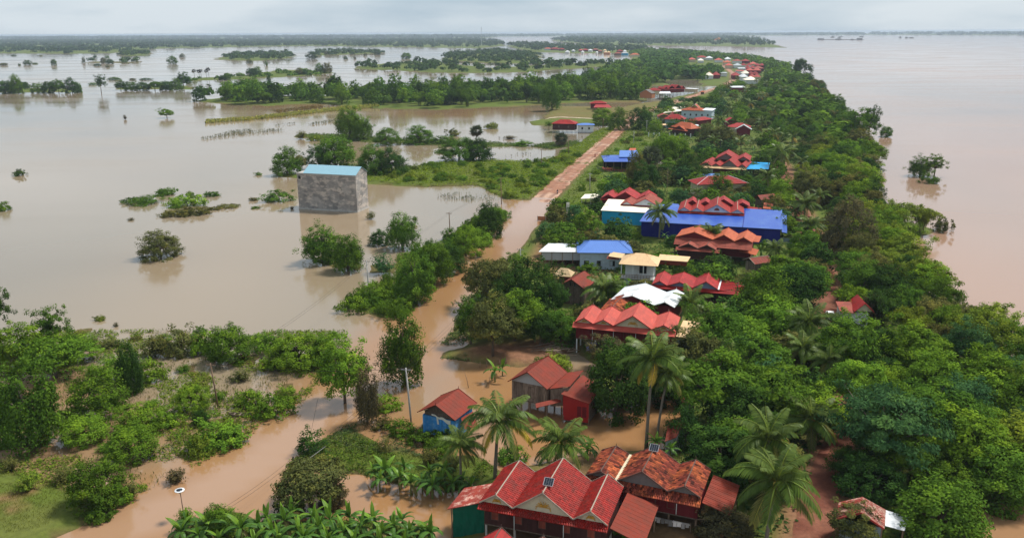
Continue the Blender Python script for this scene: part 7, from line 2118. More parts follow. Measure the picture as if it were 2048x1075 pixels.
    ('open', 1030, 549, 511, 62, 'mid green', 'flat-topped small tree on the flooded lane by the slim pole'), ('shrub', 1115, 740, 705, 70, 'yellow green', 'bright bush behind the rust roof of the plank house'), ('shrub', 1090, 735, 715, 40, 'mid green', None),
    ('dense', 1232, 830, 668, 128, 'deep green', 'big dark mango-like tree before the salmon-roofed house'), ('dense', 1270, 800, 690, 90, 'deep green', None), ('broad', 1215, 740, 680, 70, 'brownish green', None),
    ('dense', 1330, 800, 700, 110, 'deep green', None), ('broad', 1390, 770, 680, 110, 'olive', None), ('broad', 1440, 724, 630, 104, 'mid green', None), ('feather', 1420, 860, 720, 190, 'mid green', 'wide dark tiered tree behind the orange clay-tiled house'),
    ('feather', 1530, 860, 740, 170, 'mid green', None), ('dense', 1470, 900, 790, 120, 'deep green', None), ('dense', 1370, 905, 820, 60, 'deep green', None), ('broad', 1510, 790, 690, 130, 'mid green', None),
    ('dense', 1512, 640, 566, 62, 'mid green', None), ('dense', 1530, 660, 550, 120, 'mid green', 'broad green tree right of the bright red roof'), ('broad', 1590, 640, 540, 110, 'deep green', None), ('broad', 1560, 700, 620, 110, 'fresh green', None),
    ('dense', 1450, 1090, 1030, 110, 'brownish green', 'low grey-brown bush at the bottom by the clay-tiled house'), ('shrub', 1240, 1085, 1058, 60, 'mid green', 'bush under the plain red side roof at the bottom'),
    ('dense', 1872, 1092, 966, 176, 'mid green', 'large round light-green tree right of the flaked rusty shed'), ('broad', 1700, 1100, 1035, 90, 'olive', 'bush in front of the flaked rusty shed'), ('shrub', 1745, 1098, 1060, 60, 'yellow green', None),
    ('feather', 1760, 960, 800, 200, 'bluish green', 'wide bluish tiered tree over the dirt path'), ('feather', 1850, 900, 780, 190, 'mid green', None), ('broad', 1930, 960, 850, 150, 'fresh green', None), ('dense', 1900, 1010, 930, 110, 'mid green', None), ('dense', 2000, 1005, 890, 150, 'mid green', None),
    ('dense', 1740, 1000, 930, 110, 'deep green', None), ('broad', 1690, 765, 660, 110, 'mid green', None), ('broad', 1712, 835, 735, 110, 'fresh green', None), ('dense', 1668, 705, 640, 70, 'deep green', None), ('shrub', 1738, 650, 608, 50, 'brownish green', 'reddish-brown bush in front of the white-walled house by the car'), ('mound', 1705, 668, 652, 40, 'mid green', None), ('dense', 1700, 970, 900, 90, 'deep green', None),
    # riverside
    ('dense', 1685, 520, 405, 92, 'brownish green', 'big dark grey-brown tree above the red dirt track'), ('dense', 1720, 610, 530, 90, 'mid green', None), ('dense', 1750, 600, 555, 70, 'mid green', None),
    ('bamboo', 1790, 470, 395, 90, 'yellow green', None), ('bamboo', 1840, 468, 400, 70, 'yellow green', 'yellow-green bamboo at the tip of the spit into the river'), ('shrub', 1882, 462, 432, 40, 'olive', 'drooping bush at the outermost point of the river spit'),
    ('bamboo', 1760, 462, 400, 80, 'yellow green', None), ('mound', 1800, 472, 440, 60, 'fresh green', None),
    ('vine', 1840, 352, 316, 44, 'mid green', 'left arching half of the drowned bamboo in the river'), ('open', 1868, 354, 308, 44, 'mid green', 'right upright half of the drowned bamboo in the river'), ('shrub', 1861, 366, 345, 34, 'mid green', 'low bush in front of the drowned bamboo in the river'),
    ('dense', 1772, 274, 250, 26, 'mid green', 'small lone bush in the river with bare twigs'), ('open', 1735, 290, 205, 50, 'deep green', None), ('open', 1712, 300, 220, 60, 'mid green', None),
    ('broad', 1597, 160, 117, 26, 'deep green', 'taller dark tree breaking the skyline of the belt at the river'),
    ('open', 1620, 150, 128, 14, 'deep green', None),
    ('dense', 1560, 410, 358, 62, 'fresh green', 'glossy bright round tree right of the tiny rust-gabled hut'), ('dense', 1440, 400, 352, 48, 'mid green', 'dense tree covering the red hipped house with white ridge'), ('broad', 1500, 395, 372, 60, 'olive', None),
    ('broad', 1325, 345, 270, 60, 'fresh green', 'tall light green tree between pavilion and cyan-roofed house'), ('broad', 1350, 340, 280, 50, 'fresh green', None), ('dense', 1375, 370, 315, 60, 'deep green', None), ('dense', 1270, 380, 300, 40, 'olive', None), ('broad', 1290, 395, 340, 50, 'deep green', None),
    ('dense', 1430, 340, 332, 22, 'fresh green', None), ('dense', 1414, 300, 252, 42, 'olive', None), ('broad', 1440, 300, 260, 50, 'olive', None),
]
for a in SINGLE: T(*a)
# far bushes on the left, one by one
for k, (x, y, top, w) in enumerate([(55, 130, 120, 14), (108, 130, 117, 12), (8, 131, 125, 16), (39, 131, 127, 6), (70, 128, 125, 12), (168, 126, 113, 7), (190, 117, 109, 8), (215, 117, 110, 9), (206, 127, 115, 10), (220, 128, 117, 16), (249, 126, 118, 10), (216, 135, 129, 8),
             (195, 132, 127, 14), (139, 131, 128, 5), (274, 124, 121, 6), (290, 123, 121, 5), (347, 128, 112, 18), (364, 115, 107, 10), (238, 110, 106, 10), (230, 160, 154, 24), (265, 160, 156, 14), (290, 160, 156, 22), (185, 170, 165, 14), (80, 113, 109, 8), (28, 112, 109, 10),
             (533, 132, 120, 6), (500, 127, 118, 12), (560, 118, 112, 9), (515, 150, 134, 20), (600, 150, 136, 14), (610, 150, 139, 10), (640, 147, 127, 18), (655, 147, 126, 18), (691, 119, 112, 9), (672, 121, 118, 5), (710, 118, 112, 6), (625, 118, 103, 20), (813, 118, 104, 22), (730, 112, 105, 8),
             (755, 110, 98, 14), (705, 109, 98, 12), (655, 110, 102, 14), (538, 166, 145, 8)]):
    T('dense' if w > 9 else 'shrub', x, y, top, w, ('deep green', 'mid green', 'olive')[k % 3])
# the willow-like ragged pair and the dark tree row on the left
T('open', 203, 187, 148, 24, 'deep green', 'ragged drowned tree leaning over open water at the end of the left tree row')
for k, (x, y, top, w) in enumerate([(-20, 186, 156, 40), (12, 187, 158, 36), (32, 187, 150, 26), (45, 186, 162, 30), (75, 186, 166, 26), (100, 186, 160, 30), (118, 186, 162, 24), (145, 186, 156, 28), (158, 185, 166, 14), (242, 181, 164, 22), (262, 181, 163, 28), (288, 181, 164, 28), (310, 181, 162, 28), (332, 180, 160, 28), (352, 180, 157, 26), (368, 176, 150, 24), (378, 165, 152, 14),
                                    (445, 160, 150, 16), (480, 156, 147, 16), (505, 152, 135, 26), (455, 160, 146, 14)]):
    T('dense' if k % 3 else 'broad', x, y, top, w, 'deep green' if k % 2 else 'mid green')

# ------------------------------------------------------------------ filling the woods
PLACED = [np.array(v[3][:2]) for v in VEG]
PR = [3.0] * len(PLACED)
SOL = [s for s in SOLID]
def free_of_houses(P):
    ok = np.ones(len(P), bool)
    for s in SOL: ok &= sdpoly(P, s) < 1.2
    return ok
def hides(p, w, h):                        # would the crown stand in front of something the photo shows?
    d = math.hypot(p[0], p[1])
    b = np.array([p[0], p[1], h * .6])
    x, y = pix(b); r = w * .42 * ppm(b); hv = h * .42 * vpm(b)
    for (x0, y0, x1, y1, dist) in KEEP:
        if d < dist + 2 and x + r > x0 + 2 and x - r < x1 - 2 and y + hv > y0 and y - hv < y1 - 2: return True
    return False
def fill(poly_px, spacing, kinds, wr, hr, tones, seed, grow=0.0, hide=True, mindist=0.0, maxn=999, road=4.5, path=2.0):
    """plants at random over an outline; spacing grows with distance"""
    rng = random.Random(seed); V = P2(poly_px)
    lo, hi = V.min(0), V.max(0)
    A = abs(np.sum(V[:, 0] * np.roll(V[:, 1], -1) - V[:, 1] * np.roll(V[:, 0], -1))) / 2
    n = int(A / (spacing * spacing) * 9) + 60
    n = min(n, 9000)
    P = lo + NPR.random((n * 2, 2)) * (hi - lo)
    P = P[(sdpoly(P, V) > 0)]
    ok = free_of_houses(P)
    dp, _, _ = dline(P, PATH); dr, _, _ = dline(P, ROAD)
    ok &= (dp > path) & (dr > road)
    P = P[ok]; G = ground(P); m = 0
    for p, g in zip(P, G):
        if g < -.35: continue
        d = math.hypot(*p)
        sp = spacing * (1 + grow * d / 400)
        k = rng.choices([a for a, _ in kinds], [b for _, b in kinds])[0]
        f_ = 1 + .35 * grow * d / 400
        w, h = rng.uniform(*wr) * f_, rng.uniform(*hr)
        if k in ('shrub', 'mound', 'twiggy'): w, h = w * .55, h * .4
        if any((abs(q[0] - p[0]) < sp and abs(q[1] - p[1]) < sp and math.hypot(q[0] - p[0], q[1] - p[1]) < max(sp, r_ * .7)) for q, r_ in zip(PLACED, PR)): continue
        if hide and hides(p, w, h): continue
        put(k, (p[0], p[1], g), w, h, rng.choice(tones), rng.randrange(1 << 28))
        PLACED.append(np.array(p)); PR.append(sp * .8); m += 1
        if m >= maxn: break
    return m
MIX = [('broad', 4), ('dense', 4), ('feather', 1), ('open', 1)]
GREENS = ['deep green', 'mid green', 'mid green', 'fresh green', 'olive', 'bluish green']
# riverside belt, near to far
fill([(1700, 1000), (1960, 1000), (2080, 1010), (2260, 985), (2330, 900), (2230, 820), (2060, 745), (1700, 745), (1715, 820), (1690, 900)], 5.6, [('broad', 3), ('dense', 4), ('feather', 2), ('bamboo', 1)], (8, 11), (6.5, 10), ['mid green', 'fresh green', 'fresh green', 'bluish green', 'deep green', 'yellow green', 'deep green'], 1, hide=True)
fill([(1690, 745), (2060, 745), (1970, 685), (1900, 632), (1845, 578), (1798, 530), (1690, 560), (1680, 650)], 5.4, [('bamboo', 4), ('broad', 2), ('dense', 2)], (8, 10.5), (7, 9.5), ['mid green', 'fresh green', 'olive', 'yellow green', 'yellow green', 'deep green'], 2)
fill([(1680, 560), (1798, 530), (1770, 485), (1766, 440), (1740, 385), (1748, 345), (1742, 314), (1600, 318), (1600, 400), (1640, 480)], 6.0, [('bamboo', 4), ('broad', 2), ('dense', 2)], (9, 12), (8, 11), ['mid green', 'yellow green', 'yellow green', 'olive', 'fresh green', 'deep green'], 3)
fill([(1600, 318), (1742, 314), (1712, 274), (1686, 242), (1646, 192), (1612, 162), (1500, 168), (1500, 240), (1560, 300)], 7.6, [('bamboo', 3), ('broad', 3), ('dense', 2), ('open', 1)], (9, 13), (8, 12), ['mid green', 'deep green', 'olive', 'mid green', 'deep green'], 4, grow=.15, maxn=230)
# village interior
fill([(1410, 1000), (1600, 1000), (1690, 880), (1700, 760), (1650, 560), (1600, 520), (1480, 600), (1400, 700), (1330, 760), (1370, 850)], 5.6, MIX, (7, 10), (6, 9), GREENS, 5)
fill([(1130, 690), (1330, 760), (1400, 700), (1480, 600), (1600, 520), (1640, 500), (1600, 400), (1560, 330), (1330, 330), (1130, 430), (1080, 500), (1100, 600)], 6.4, MIX + [('shrub', 2)], (6, 9), (5, 8), GREENS, 6, maxn=190)
fill([(1330, 330), (1560, 330), (1560, 300), (1500, 240), (1490, 170), (1440, 190), (1340, 220), (1285, 245)], 9.0, MIX + [('shrub', 1)], (7, 11), (6, 9), GREENS, 7, grow=.2, maxn=110)
# scrub on the meadow, roadsides and banks
fill([(745, 366), (850, 372), (955, 370), (1005, 396), (1060, 398), (1105, 360), (1160, 310), (1130, 304), (1085, 328), (990, 324), (870, 328), (800, 345)], 4.2, [('shrub', 4), ('mound', 3)], (7, 11), (3.5, 7.5), ['fresh green', 'mid green', 'yellow green', 'mid green'], 8, hide=False, maxn=75)
fill([(700, 610), (800, 634), (840, 600), (880, 545), (955, 490), (1010, 435), (980, 425), (905, 470), (850, 500), (795, 540)], 3.2, [('shrub', 3), ('mound', 2)], (7, 11), (6, 11), ['fresh green', 'mid green', 'mid green'], 9, hide=False, maxn=50)
fill([(1130, 420), (1190, 345), (1250, 280), (1290, 262), (1330, 330), (1200, 430)], 5.5, [('shrub', 4), ('mound', 2)], (6, 10), (4, 7), ['fresh green', 'mid green', 'olive'], 10, maxn=50)
fill([(0, 690), (240, 660), (420, 660), (560, 690), (640, 730), (600, 790), (500, 860), (390, 930), (250, 990), (0, 900)], 4.6, [('shrub', 2), ('mound', 3), ('twiggy', 3)], (4, 8), (1.8, 4.5), ['fresh green', 'mid green', 'olive', 'mid green'], 11, hide=False, maxn=26)
fill([(940, 700), (1140, 690), (1140, 560), (1060, 540), (980, 600)], 5.0, [('shrub', 3), ('broad', 1)], (6, 8), (5, 8), GREENS, 12, maxn=22)
# wood along the back of the fields
fill([(388, 203), (520, 210), (640, 206), (750, 216), (870, 218), (1000, 213), (1090, 208), (1180, 204), (1280, 200), (1295, 176), (1180, 172), (1000, 186), (800, 194), (600, 196), (480, 193)], 8.6,
     [('bamboo', 4), ('dense', 3), ('broad', 2), ('open', 1)], (12, 17), (13, 21), ['mid green', 'mid green', 'deep green', 'fresh green'], 13, hide=False, maxn=190)
print('plants', COUNT, 'joined', len(REST))
if REST:
    LV, LT, LC = [], [], []
    rng_ = np.random.default_rng(5)
    for me, rz, sx, sz, x_, y_, z_, c_ in REST:
        n = len(me.polygons); a = np.empty(n * 12, np.float32); me.vertices.foreach_get('co', a); a = a.reshape(n, 4, 3)
        tt = np.empty(n, np.float32); me.attributes['tint'].data.foreach_get('value', tt)
        k_ = rng_.choice(n, n // 5, replace=False); a, tt = a[k_], tt[k_]
        m_ = a.mean(1, keepdims=True); a = m_ + (a - m_) * 2.0
        c, s = math.cos(rz), math.sin(rz)
        a = np.stack([(a[..., 0] * c - a[..., 1] * s) * sx + x_, (a[..., 0] * s + a[..., 1] * c) * sx + y_, a[..., 2] * sz + z_], -1)
        LV.append(a); LT.append(tt); LC.append(np.tile(np.array(c_, np.float32), (len(tt), 1)))
    me = quadmesh('distant_trees', np.concatenate(LV), np.concatenate(LT), FARLEAF)
    ca = me.attributes.new('leafcol', 'FLOAT_COLOR', 'FACE'); ca.data.foreach_set('color', np.concatenate(LC).astype(np.float32).ravel())
    o = bpy.data.objects.new('distant_trees', me); COL.objects.link(o); o['kind'] = 'stuff'
    print('joined quads', len(me.polygons))
# ------------------------------------------------------------------ growth nobody could count: reeds, maize, weeds, far woods
def scatter(name, polys, dens, size, tone, seed, kind='weed', maxn=60000, wet=(-9, 9), cover=None):
    rng = np.random.default_rng(seed); PS = []
    for pl in polys:
        V = P2(pl); lo, hi = V.min(0), V.max(0)
        A = abs(np.sum(V[:, 0] * np.roll(V[:, 1], -1) - V[:, 1] * np.roll(V[:, 0], -1))) / 2
        n = int(A * dens * ((hi - lo).prod() / max(A, 1e-6)))
        n = min(n, maxn)
        P = lo + rng.random((n, 2)) * (hi - lo)
        PS.append(P[sdpoly(P, V) > 0])
    P = np.concatenate(PS)
    if cover is not None:
        P = P[(.5 + .5 * vnoise(P[:, 0], P[:, 1], cover[0], seed % 9)) + .25 * vnoise(P[:, 0], P[:, 1], cover[0] / 3, 3) > cover[1]]
    G = ground(P)
    dr, sr, _ = dline(P, ROAD); dp, _, _ = dline(P, PATH)
    m = (G > wet[0]) & (G < wet[1]) & (dr > ROAD_HALF - .2) & (dp > 2.6)
    P, G = P[m], G[m]
    n = len(P)
    if kind == 'weed':                      # tufts of five leaves
        k = 5
        C = np.repeat(np.concatenate([P, np.maximum(G, -.02)[:, None]], 1), k, 0)
        s = size * (.6 + .8 * np.repeat(rng.random(n), k))
        C = C + rng.normal(size=C.shape) * (s * .55)[:, None] * np.array([1, 1, .0]) + np.array([0, 0, 1]) * (s * rng.random(n * k) * .8)[:, None]
        V = leaves(C, np.repeat(np.array([[0, 0, .6]]), n * k, 0), s * .75, rng, .5, .2)
        t = np.clip(np.repeat(rng.normal(.5, .2, n), k) + rng.normal(0, .12, n * k), 0, 1)
    else:                                   # upright blades
        k = 5 if kind == 'reed' else 7
        B = np.repeat(np.concatenate([P, np.maximum(G, -.1)[:, None]], 1), k, 0)
        s = (size * (.6 + .7 * np.repeat(rng.random(n), k)))[:, None]
        a = rng.random(n * k) * 6.283
        lean = np.stack([np.cos(a), np.sin(a), 0 * a], 1) * rng.uniform(.1, .6, (n * k, 1))
        side = np.stack([-np.sin(a), np.cos(a), 0 * a], 1) * s * (.035 if kind == 'reed' else .07)
        up = np.array([0, 0, 1.0])
        mid = B + lean * s * .35 + up * s * .6; tip = B + lean * s * 1.0 + up * s * (.95 if kind == 'reed' else .75)
        V = np.stack([B - side * .6, mid - side, tip, mid + side], 1)
        t = np.clip(np.repeat(rng.normal(.5, .2, n), k) + rng.normal(0, .12, n * k), 0, 1)
    o = bpy.data.objects.new(name, quadmesh(name, V, t, LEAF)); COL.objects.link(o)
    o.color = (*tone, 1); o['kind'] = 'stuff'
    return o, len(V)
NQ = 0
MARSH_PX = [[(-200, 700), (0, 690), (120, 660), (240, 660), (420, 660), (470, 690), (530, 662), (690, 660), (690, 715), (640, 755), (610, 800), (520, 850), (470, 895), (390, 930), (290, 985), (200, 1000), (60, 960), (-150, 910)]]
def S(*a, **k):
    global NQ
    o, n = scatter(*a, **k); NQ += n
    return o
S('drowned_weeds', MARSH_PX, 6.0, .45, (.120, .170, .022), 1, cover=(8, .50), wet=(-.35, 2), maxn=40000)
S('drowned_weeds', MARSH_PX, 3.0, .55, (.125, .140, .03), 2, 'reed', cover=(7, .45), wet=(-.5, 2), maxn=20000)
S('grass', [[(-150, 880), (60, 945), (150, 985), (250, 1000), (190, 1060), (130, 1095), (20, 1140), (-200, 1160)]], 26, .22, (.115, .130, .014), 3, 'reed', wet=(.02, 2), maxn=30000, cover=(6, .40))
S('grass', [[(600, 905), (660, 870), (705, 862), (745, 880), (770, 905), (960, 912), (1000, 945), (900, 985), (800, 968), (720, 948), (560, 935), (520, 960), (440, 1018), (400, 1010), (470, 960)]], 24, .25, (.105, .128, .014), 4, 'reed', wet=(-.05, 2), maxn=24000)
S('weeds', [[(600, 905), (660, 870), (745, 880), (770, 905), (960, 912), (1000, 945), (900, 985), (800, 968), (720, 948), (560, 935), (440, 1018), (400, 1010), (470, 960)],
            [(330, 1110), (350, 1052), (420, 1020), (480, 1030), (520, 1045), (700, 1040), (860, 1052), (890, 1110)]], 6, .40, (.075, .125, .018), 5, cover=(6, .40), wet=(-.1, 2), maxn=12000)
S('weeds', [[(640, 890), (690, 850), (740, 840), (800, 850), (850, 845), (950, 900), (900, 930), (760, 915)]], 7, .35, (.08, .11, .04), 6, cover=(5, .5), wet=(-.5, 2), maxn=9000)
S('meadow_growth', [[(545, 345), (640, 358), (735, 366), (850, 374), (955, 372), (1005, 398), (1060, 400), (1105, 362), (1180, 300), (1250, 248), (1195, 262), (1130, 302), (1085, 326), (990, 320), (870, 326), (815, 338), (750, 338)]], 4.6, .75, (.140, .200, .014), 7, wet=(-.1, 3), maxn=46000)
S('verge_growth', [[(1090, 440), (1130, 395), (1190, 325), (1265, 248), (1300, 262), (1330, 330), (1200, 430), (1130, 470)]], 2.4, .7, (.110, .165, .016), 8, wet=(-.1, 3), maxn=16000, cover=(7, .3))
S('bank_growth', [[(690, 608), (760, 632), (815, 634), (840, 600), (880, 545), (955, 490), (1010, 435), (1000, 415), (975, 418), (905, 470), (850, 500), (795, 510), (790, 575), (735, 590)]], 6, .6, (.100, .170, .020), 9, wet=(-.3, 3), maxn=16000)
S('bank_growth', [[(590, 274), (720, 284), (840, 291), (990, 295), (1052, 294), (1050, 287), (900, 282), (800, 277), (700, 269), (600, 267)], [(1058, 293), (1100, 299), (1160, 291), (1155, 281), (1090, 287)], [(865, 307), (910, 311), (908, 303), (880, 301)]], 1.6, .9, (.08, .125, .032), 10, wet=(-.2, 3), maxn=7000)
S('floating_weeds', [[(880, 690), (905, 660), (930, 600), (965, 560), (985, 575), (960, 620), (950, 665), (925, 690)], [(870, 706), (940, 715), (945, 724), (870, 714)], [(650, 870), (700, 835), (730, 845), (690, 875)]], 9, .4, (.070, .110, .036), 11, cover=(3.5, .45), wet=(-1.6, 2), maxn=12000)
S('undergrowth', [[(1410, 1000), (1560, 1110), (1600, 1000), (1690, 880), (1650, 560), (1600, 520), (1480, 600), (1400, 700), (1330, 760), (1370, 850)], [(1660, 1120), (1960, 1110), (1968, 1060), (1900, 1010), (1985, 1016), (2260, 985), (2330, 900), (2060, 745), (1900, 630), (1800, 530), (1690, 560), (1700, 800), (1690, 900), (1650, 1000)]], .9, .85, (.050, .095, .026), 12, wet=(-.1, 3), maxn=16000)
S('undergrowth', [[(1130, 690), (1330, 760), (1400, 700), (1480, 600), (1600, 520), (1640, 500), (1600, 400), (1560, 330), (1330, 330), (1130, 430), (1120, 500), (1150, 600)]], .6, 1.0, (.060, .11, .028), 13, wet=(-.1, 3), maxn=14000, cover=(14, .34))
S('undergrowth', [[(1600, 500), (1798, 530), (1766, 440), (1740, 385), (1742, 314), (1712, 274), (1686, 242), (1646, 192), (1585, 142), (1500, 118), (1480, 170), (1500, 240), (1560, 330), (1600, 400)]], .22, 1.7, (.055, .100, .028), 14, wet=(-.1, 3), maxn=16000)
S('undergrowth', [[(1285, 245), (1330, 330), (1560, 330), (1500, 240), (1490, 170), (1440, 190), (1340, 220)]], .16, 1.6, (.065, .110, .030), 15, wet=(-.1, 3), maxn=9000)
S('roadside_reeds', [[(1040, 500), (1075, 470), (1110, 440), (1110, 470), (1070, 500)], [(860, 385), (960, 388), (1000, 402), (900, 405)]], 1.0, .9, (.09, .12, .04), 16, 'reed', wet=(-1.6, 3), maxn=2500, cover=(4, .5))
# the drowned maize rows
S('maize_rows', [[(410, 248), (500, 242), (600, 231), (700, 220), (760, 216), (756, 212), (690, 215), (600, 225), (500, 237), (412, 242)]], .55, 2.3, (.34, .35, .09), 17, 'maize', wet=(-2, 3), maxn=9000)
S('maize_rows', [[(545, 222), (640, 212), (650, 216), (560, 228)]], .35, 1.8, (.20, .15, .055), 18, 'maize', wet=(-2, 3), maxn=1500)
S('drowned_reeds', [[(400, 278), (470, 262), (560, 258), (570, 262), (480, 272), (410, 280)], [(550, 252), (590, 246), (592, 252), (555, 257)], [(600, 250), (670, 240), (672, 244), (602, 254)]], .5, 1.5, (.11, .12, .05), 19, 'reed', wet=(-2, 3), maxn=6000, cover=(10, .35))
S('drowned_reeds', [[(870, 392), (1000, 385), (1010, 398), (880, 403)], [(995, 276), (1030, 272), (1035, 277), (1000, 280)], [(1000, 312), (1060, 305), (1065, 309), (1005, 316)]], .30, 1.2, (.075, .075, .05), 20, 'reed', wet=(-2, 3), maxn=2500, cover=(5, .52))
S('young_maize', [[(1150, 196), (1275, 190), (1278, 198), (1160, 203)]], .25, 2.0, (.085, .145, .035), 21, 'maize', wet=(-2, 3), maxn=4000)

# far woods: trees that read as one mass, each still a small ragged crown
def mass(name, polys, dens, wr, hr, tone, seed, maxn=3000, per=26, landonly=True, kinds=0.0):
    """joined little crowns; dens = trees per 100 m2"""
    rng = np.random.default_rng(seed); PS = []
    for pl in polys:
        V = P2(pl); lo, hi = V.min(0), V.max(0)
        A = abs(np.sum(V[:, 0] * np.roll(V[:, 1], -1) - V[:, 1] * np.roll(V[:, 0], -1))) / 2
        n = int(min(A * dens / 100, maxn) * (hi - lo).prod() / max(A, 1e-6))
        P = lo + rng.random((min(n, 400000), 2)) * (hi - lo)
        PS.append(P[sdpoly(P, V) > 0])
    P = np.concatenate(PS)
    if landonly: P = P[ground(P) > -.15]
    if len(SOL):
        near = [s for s in SOL]
        for s in near: P = P[sdpoly(P, s) < 1.5]
    if len(P) == 0: return
    _, _, _ = 0, 0, 0
    dr, sr, _ = dline(P, ROAD); P = P[(dr > 6) | (sr > ROAD_S[-2])]
    KP = np.array(KEEP); ok = np.ones(len(P), bool)
    w = rng.uniform(*wr, len(P)); h = rng.uniform(*hr, len(P))
    C0 = np.concatenate([P, (h * .6)[:, None]], 1); px, py = pixv(C0); d = np.hypot(P[:, 0], P[:, 1])
    k_ = FPX / d
    for x0, y0, x1, y1, dist in KP:
        if y0 > 200: continue
        ok &= ~((d < dist + 4) & (px + w * .4 * k_ > x0) & (px - w * .4 * k_ < x1) & (py + h * .4 * k_ > y0) & (py - h * .4 * k_ < y1))
    P, w, h = P[ok], w[ok], h[ok]
    n = len(P)
    D = unit(rng.normal(size=(n * per, 3))); D[:, 2] = np.abs(D[:, 2]) * 1.15 - .15; D = unit(D)
    i = np.repeat(np.arange(n), per)
    lump = 1 + .35 * np.sin(D[:, 0] * 4 + i * 1.7) * np.sin(D[:, 1] * 4 + i * 2.3)
    C = np.stack([P[i, 0] + D[:, 0] * w[i] * .45 * lump, P[i, 1] + D[:, 1] * w[i] * .45 * lump, h[i] * (.48 + .5 * D[:, 2] * lump)], 1)
    V = leaves(C, D, w[i] * .34, rng, .8, .1, .9)
    t = np.clip(np.repeat(rng.normal(.5, .22, n), per) + rng.normal(0, .12, n * per), 0, 1)
    o = bpy.data.objects.new(name, quadmesh(name, V, t, LEAF)); COL.objects.link(o); o.color = (*tone, 1); o['kind'] = 'stuff'
    global NQ; NQ += len(V)
    return o
mass('far_belt', [[(1500, 168), (1612, 164), (1640, 190), (1700, 262), (1716, 290), (1640, 300), (1560, 250), (1500, 215)]], .55, (8, 14), (7, 11), TONES['mid green'], 30, 700, 60)
mass('far_belt', [[(1460, 172), (1500, 172), (1612, 164), (1585, 142), (1540, 124), (1500, 117), (1400, 107), (1300, 101), (1260, 106), (1262, 118), (1240, 130), (1190, 150), (1290, 158), (1300, 170), (1340, 170), (1345, 158), (1395, 158), (1405, 170), (1440, 168), (1452, 150), (1440, 130), (1460, 118), (1480, 130), (1500, 150)]], .30, (9, 15), (7, 12), TONES['mid green'], 31, 1500, 44)
mass('far_belt', [[(1280, 120), (1380, 112), (1440, 130), (1440, 165), (1330, 170), (1290, 150)]], .35, (12, 18), (11, 18), (.060, .125, .030), 37, 900, 44)
mass('field_wood', [[(388, 200), (520, 207), (640, 203), (750, 212), (870, 214), (1000, 209), (1090, 204), (1180, 200), (1280, 197), (1300, 172), (1180, 166), (1000, 182), (800, 190), (600, 192), (480, 190)]], .34, (9, 14), (7, 13), (.055, .105, .018), 32, 700, 50)
mass('dike_scrub', [[(375, 163), (480, 159), (640, 150), (665, 147), (655, 142), (560, 141), (470, 152), (380, 157)]], .16, (5, 11), (2.5, 6), TONES['mid green'], 33, 420, 36)
mass('dike_scrub', [[(715, 138), (800, 142), (900, 146), (1020, 145), (1160, 136), (1270, 129), (1270, 122), (1100, 128), (980, 136), (880, 126), (800, 126), (720, 132)], [(880, 119), (960, 125), (1080, 127), (1082, 109), (1000, 101), (900, 109)], [(420, 120), (520, 122), (590, 116), (580, 106), (470, 108)],
                    [(620, 112), (720, 109), (780, 106), (700, 101), (630, 104)], [(240, 113), (300, 111), (300, 104), (240, 106)], [(160, 126), (260, 127), (300, 123), (180, 123)]], .10, (9, 18), (5, 13), (.045, .085, .028), 34, 700, 36)
mass('far_bank_wood', [[(-600, 109), (0, 107), (120, 107.5), (215, 106.5), (330, 97), (620, 92), (960, 96.5), (1010, 91), (1000, 82), (960, 78.3), (300, 79.5), (-600, 83)]], .030, (18, 34), (9, 17), (.036, .070, .026), 35, 6500, 24)
mass('far_bank_wood', [[(1010, 91.5), (1060, 103), (1150, 106.5), (1290, 105.5), (1290, 97), (1200, 95), (1100, 91), (1050, 88)]], .06, (12, 22), (10, 20), (.045, .080, .030), 36, 900, 30)
mass('island_wood', [[(1108, 83), (1200, 90.5), (1400, 91.5), (1500, 93.5), (1572, 95.5), (1520, 80.5), (1440, 74), (1300, 73), (1150, 74.5), (1105, 80)]], .012, (22, 40), (14, 28), (.040, .078, .030), 38, 2600, 26)
mass('horizon_wood', [[(-400, 81.5), (0, 79.6), (400, 78.2), (960, 77), (1000, 73.2), (1500, 71.4), (1725, 70.4), (1724, 67.5), (1000, 70.6), (0, 75.2), (-400, 77)]], .0016, (60, 140), (18, 30), (.036, .066, .028), 39, 4200, 18)
mass('horizon_wood', [[(1730, 70.1), (2060, 70.9), (2300, 71.2), (2300, 65.5), (2060, 66.3), (1740, 67.4)]], .0012, (50, 110), (22, 40), (.040, .070, .032), 40, 900, 22)
print('stuff quads', NQ)

# ------------------------------------------------------------------ the humid air
ZT = CAM_H + 2.0
hb = MB().add([(-14000, -300, -3), (14000, -300, -3), (14000, 29000, -3), (-14000, 29000, -3), (-14000, -300, ZT), (14000, -300, ZT), (14000, 29000, ZT), (-14000, 29000, ZT)],
              ((3, 2, 1, 0), (4, 5, 6, 7), (0, 1, 5, 4), (1, 2, 6, 5), (2, 3, 7, 6), (3, 0, 4, 7)))
hm_ = bpy.data.materials.new('humid_air'); hm_.use_nodes = True
n_ = hm_.node_tree.nodes; n_.clear()
ho = n_.new('ShaderNodeOutputMaterial'); pv = n_.new('ShaderNodeVolumePrincipled')
pv.inputs['Color'].default_value = (.66, .76, .88, 1); pv.inputs['Density'].default_value = HAZE; pv.inputs['Anisotropy'].default_value = .2
hm_.node_tree.links.new(pv.outputs[0], ho.inputs['Volume'])
HZ = hb.build('haze', hm_); HZ['kind'] = 'stuff'

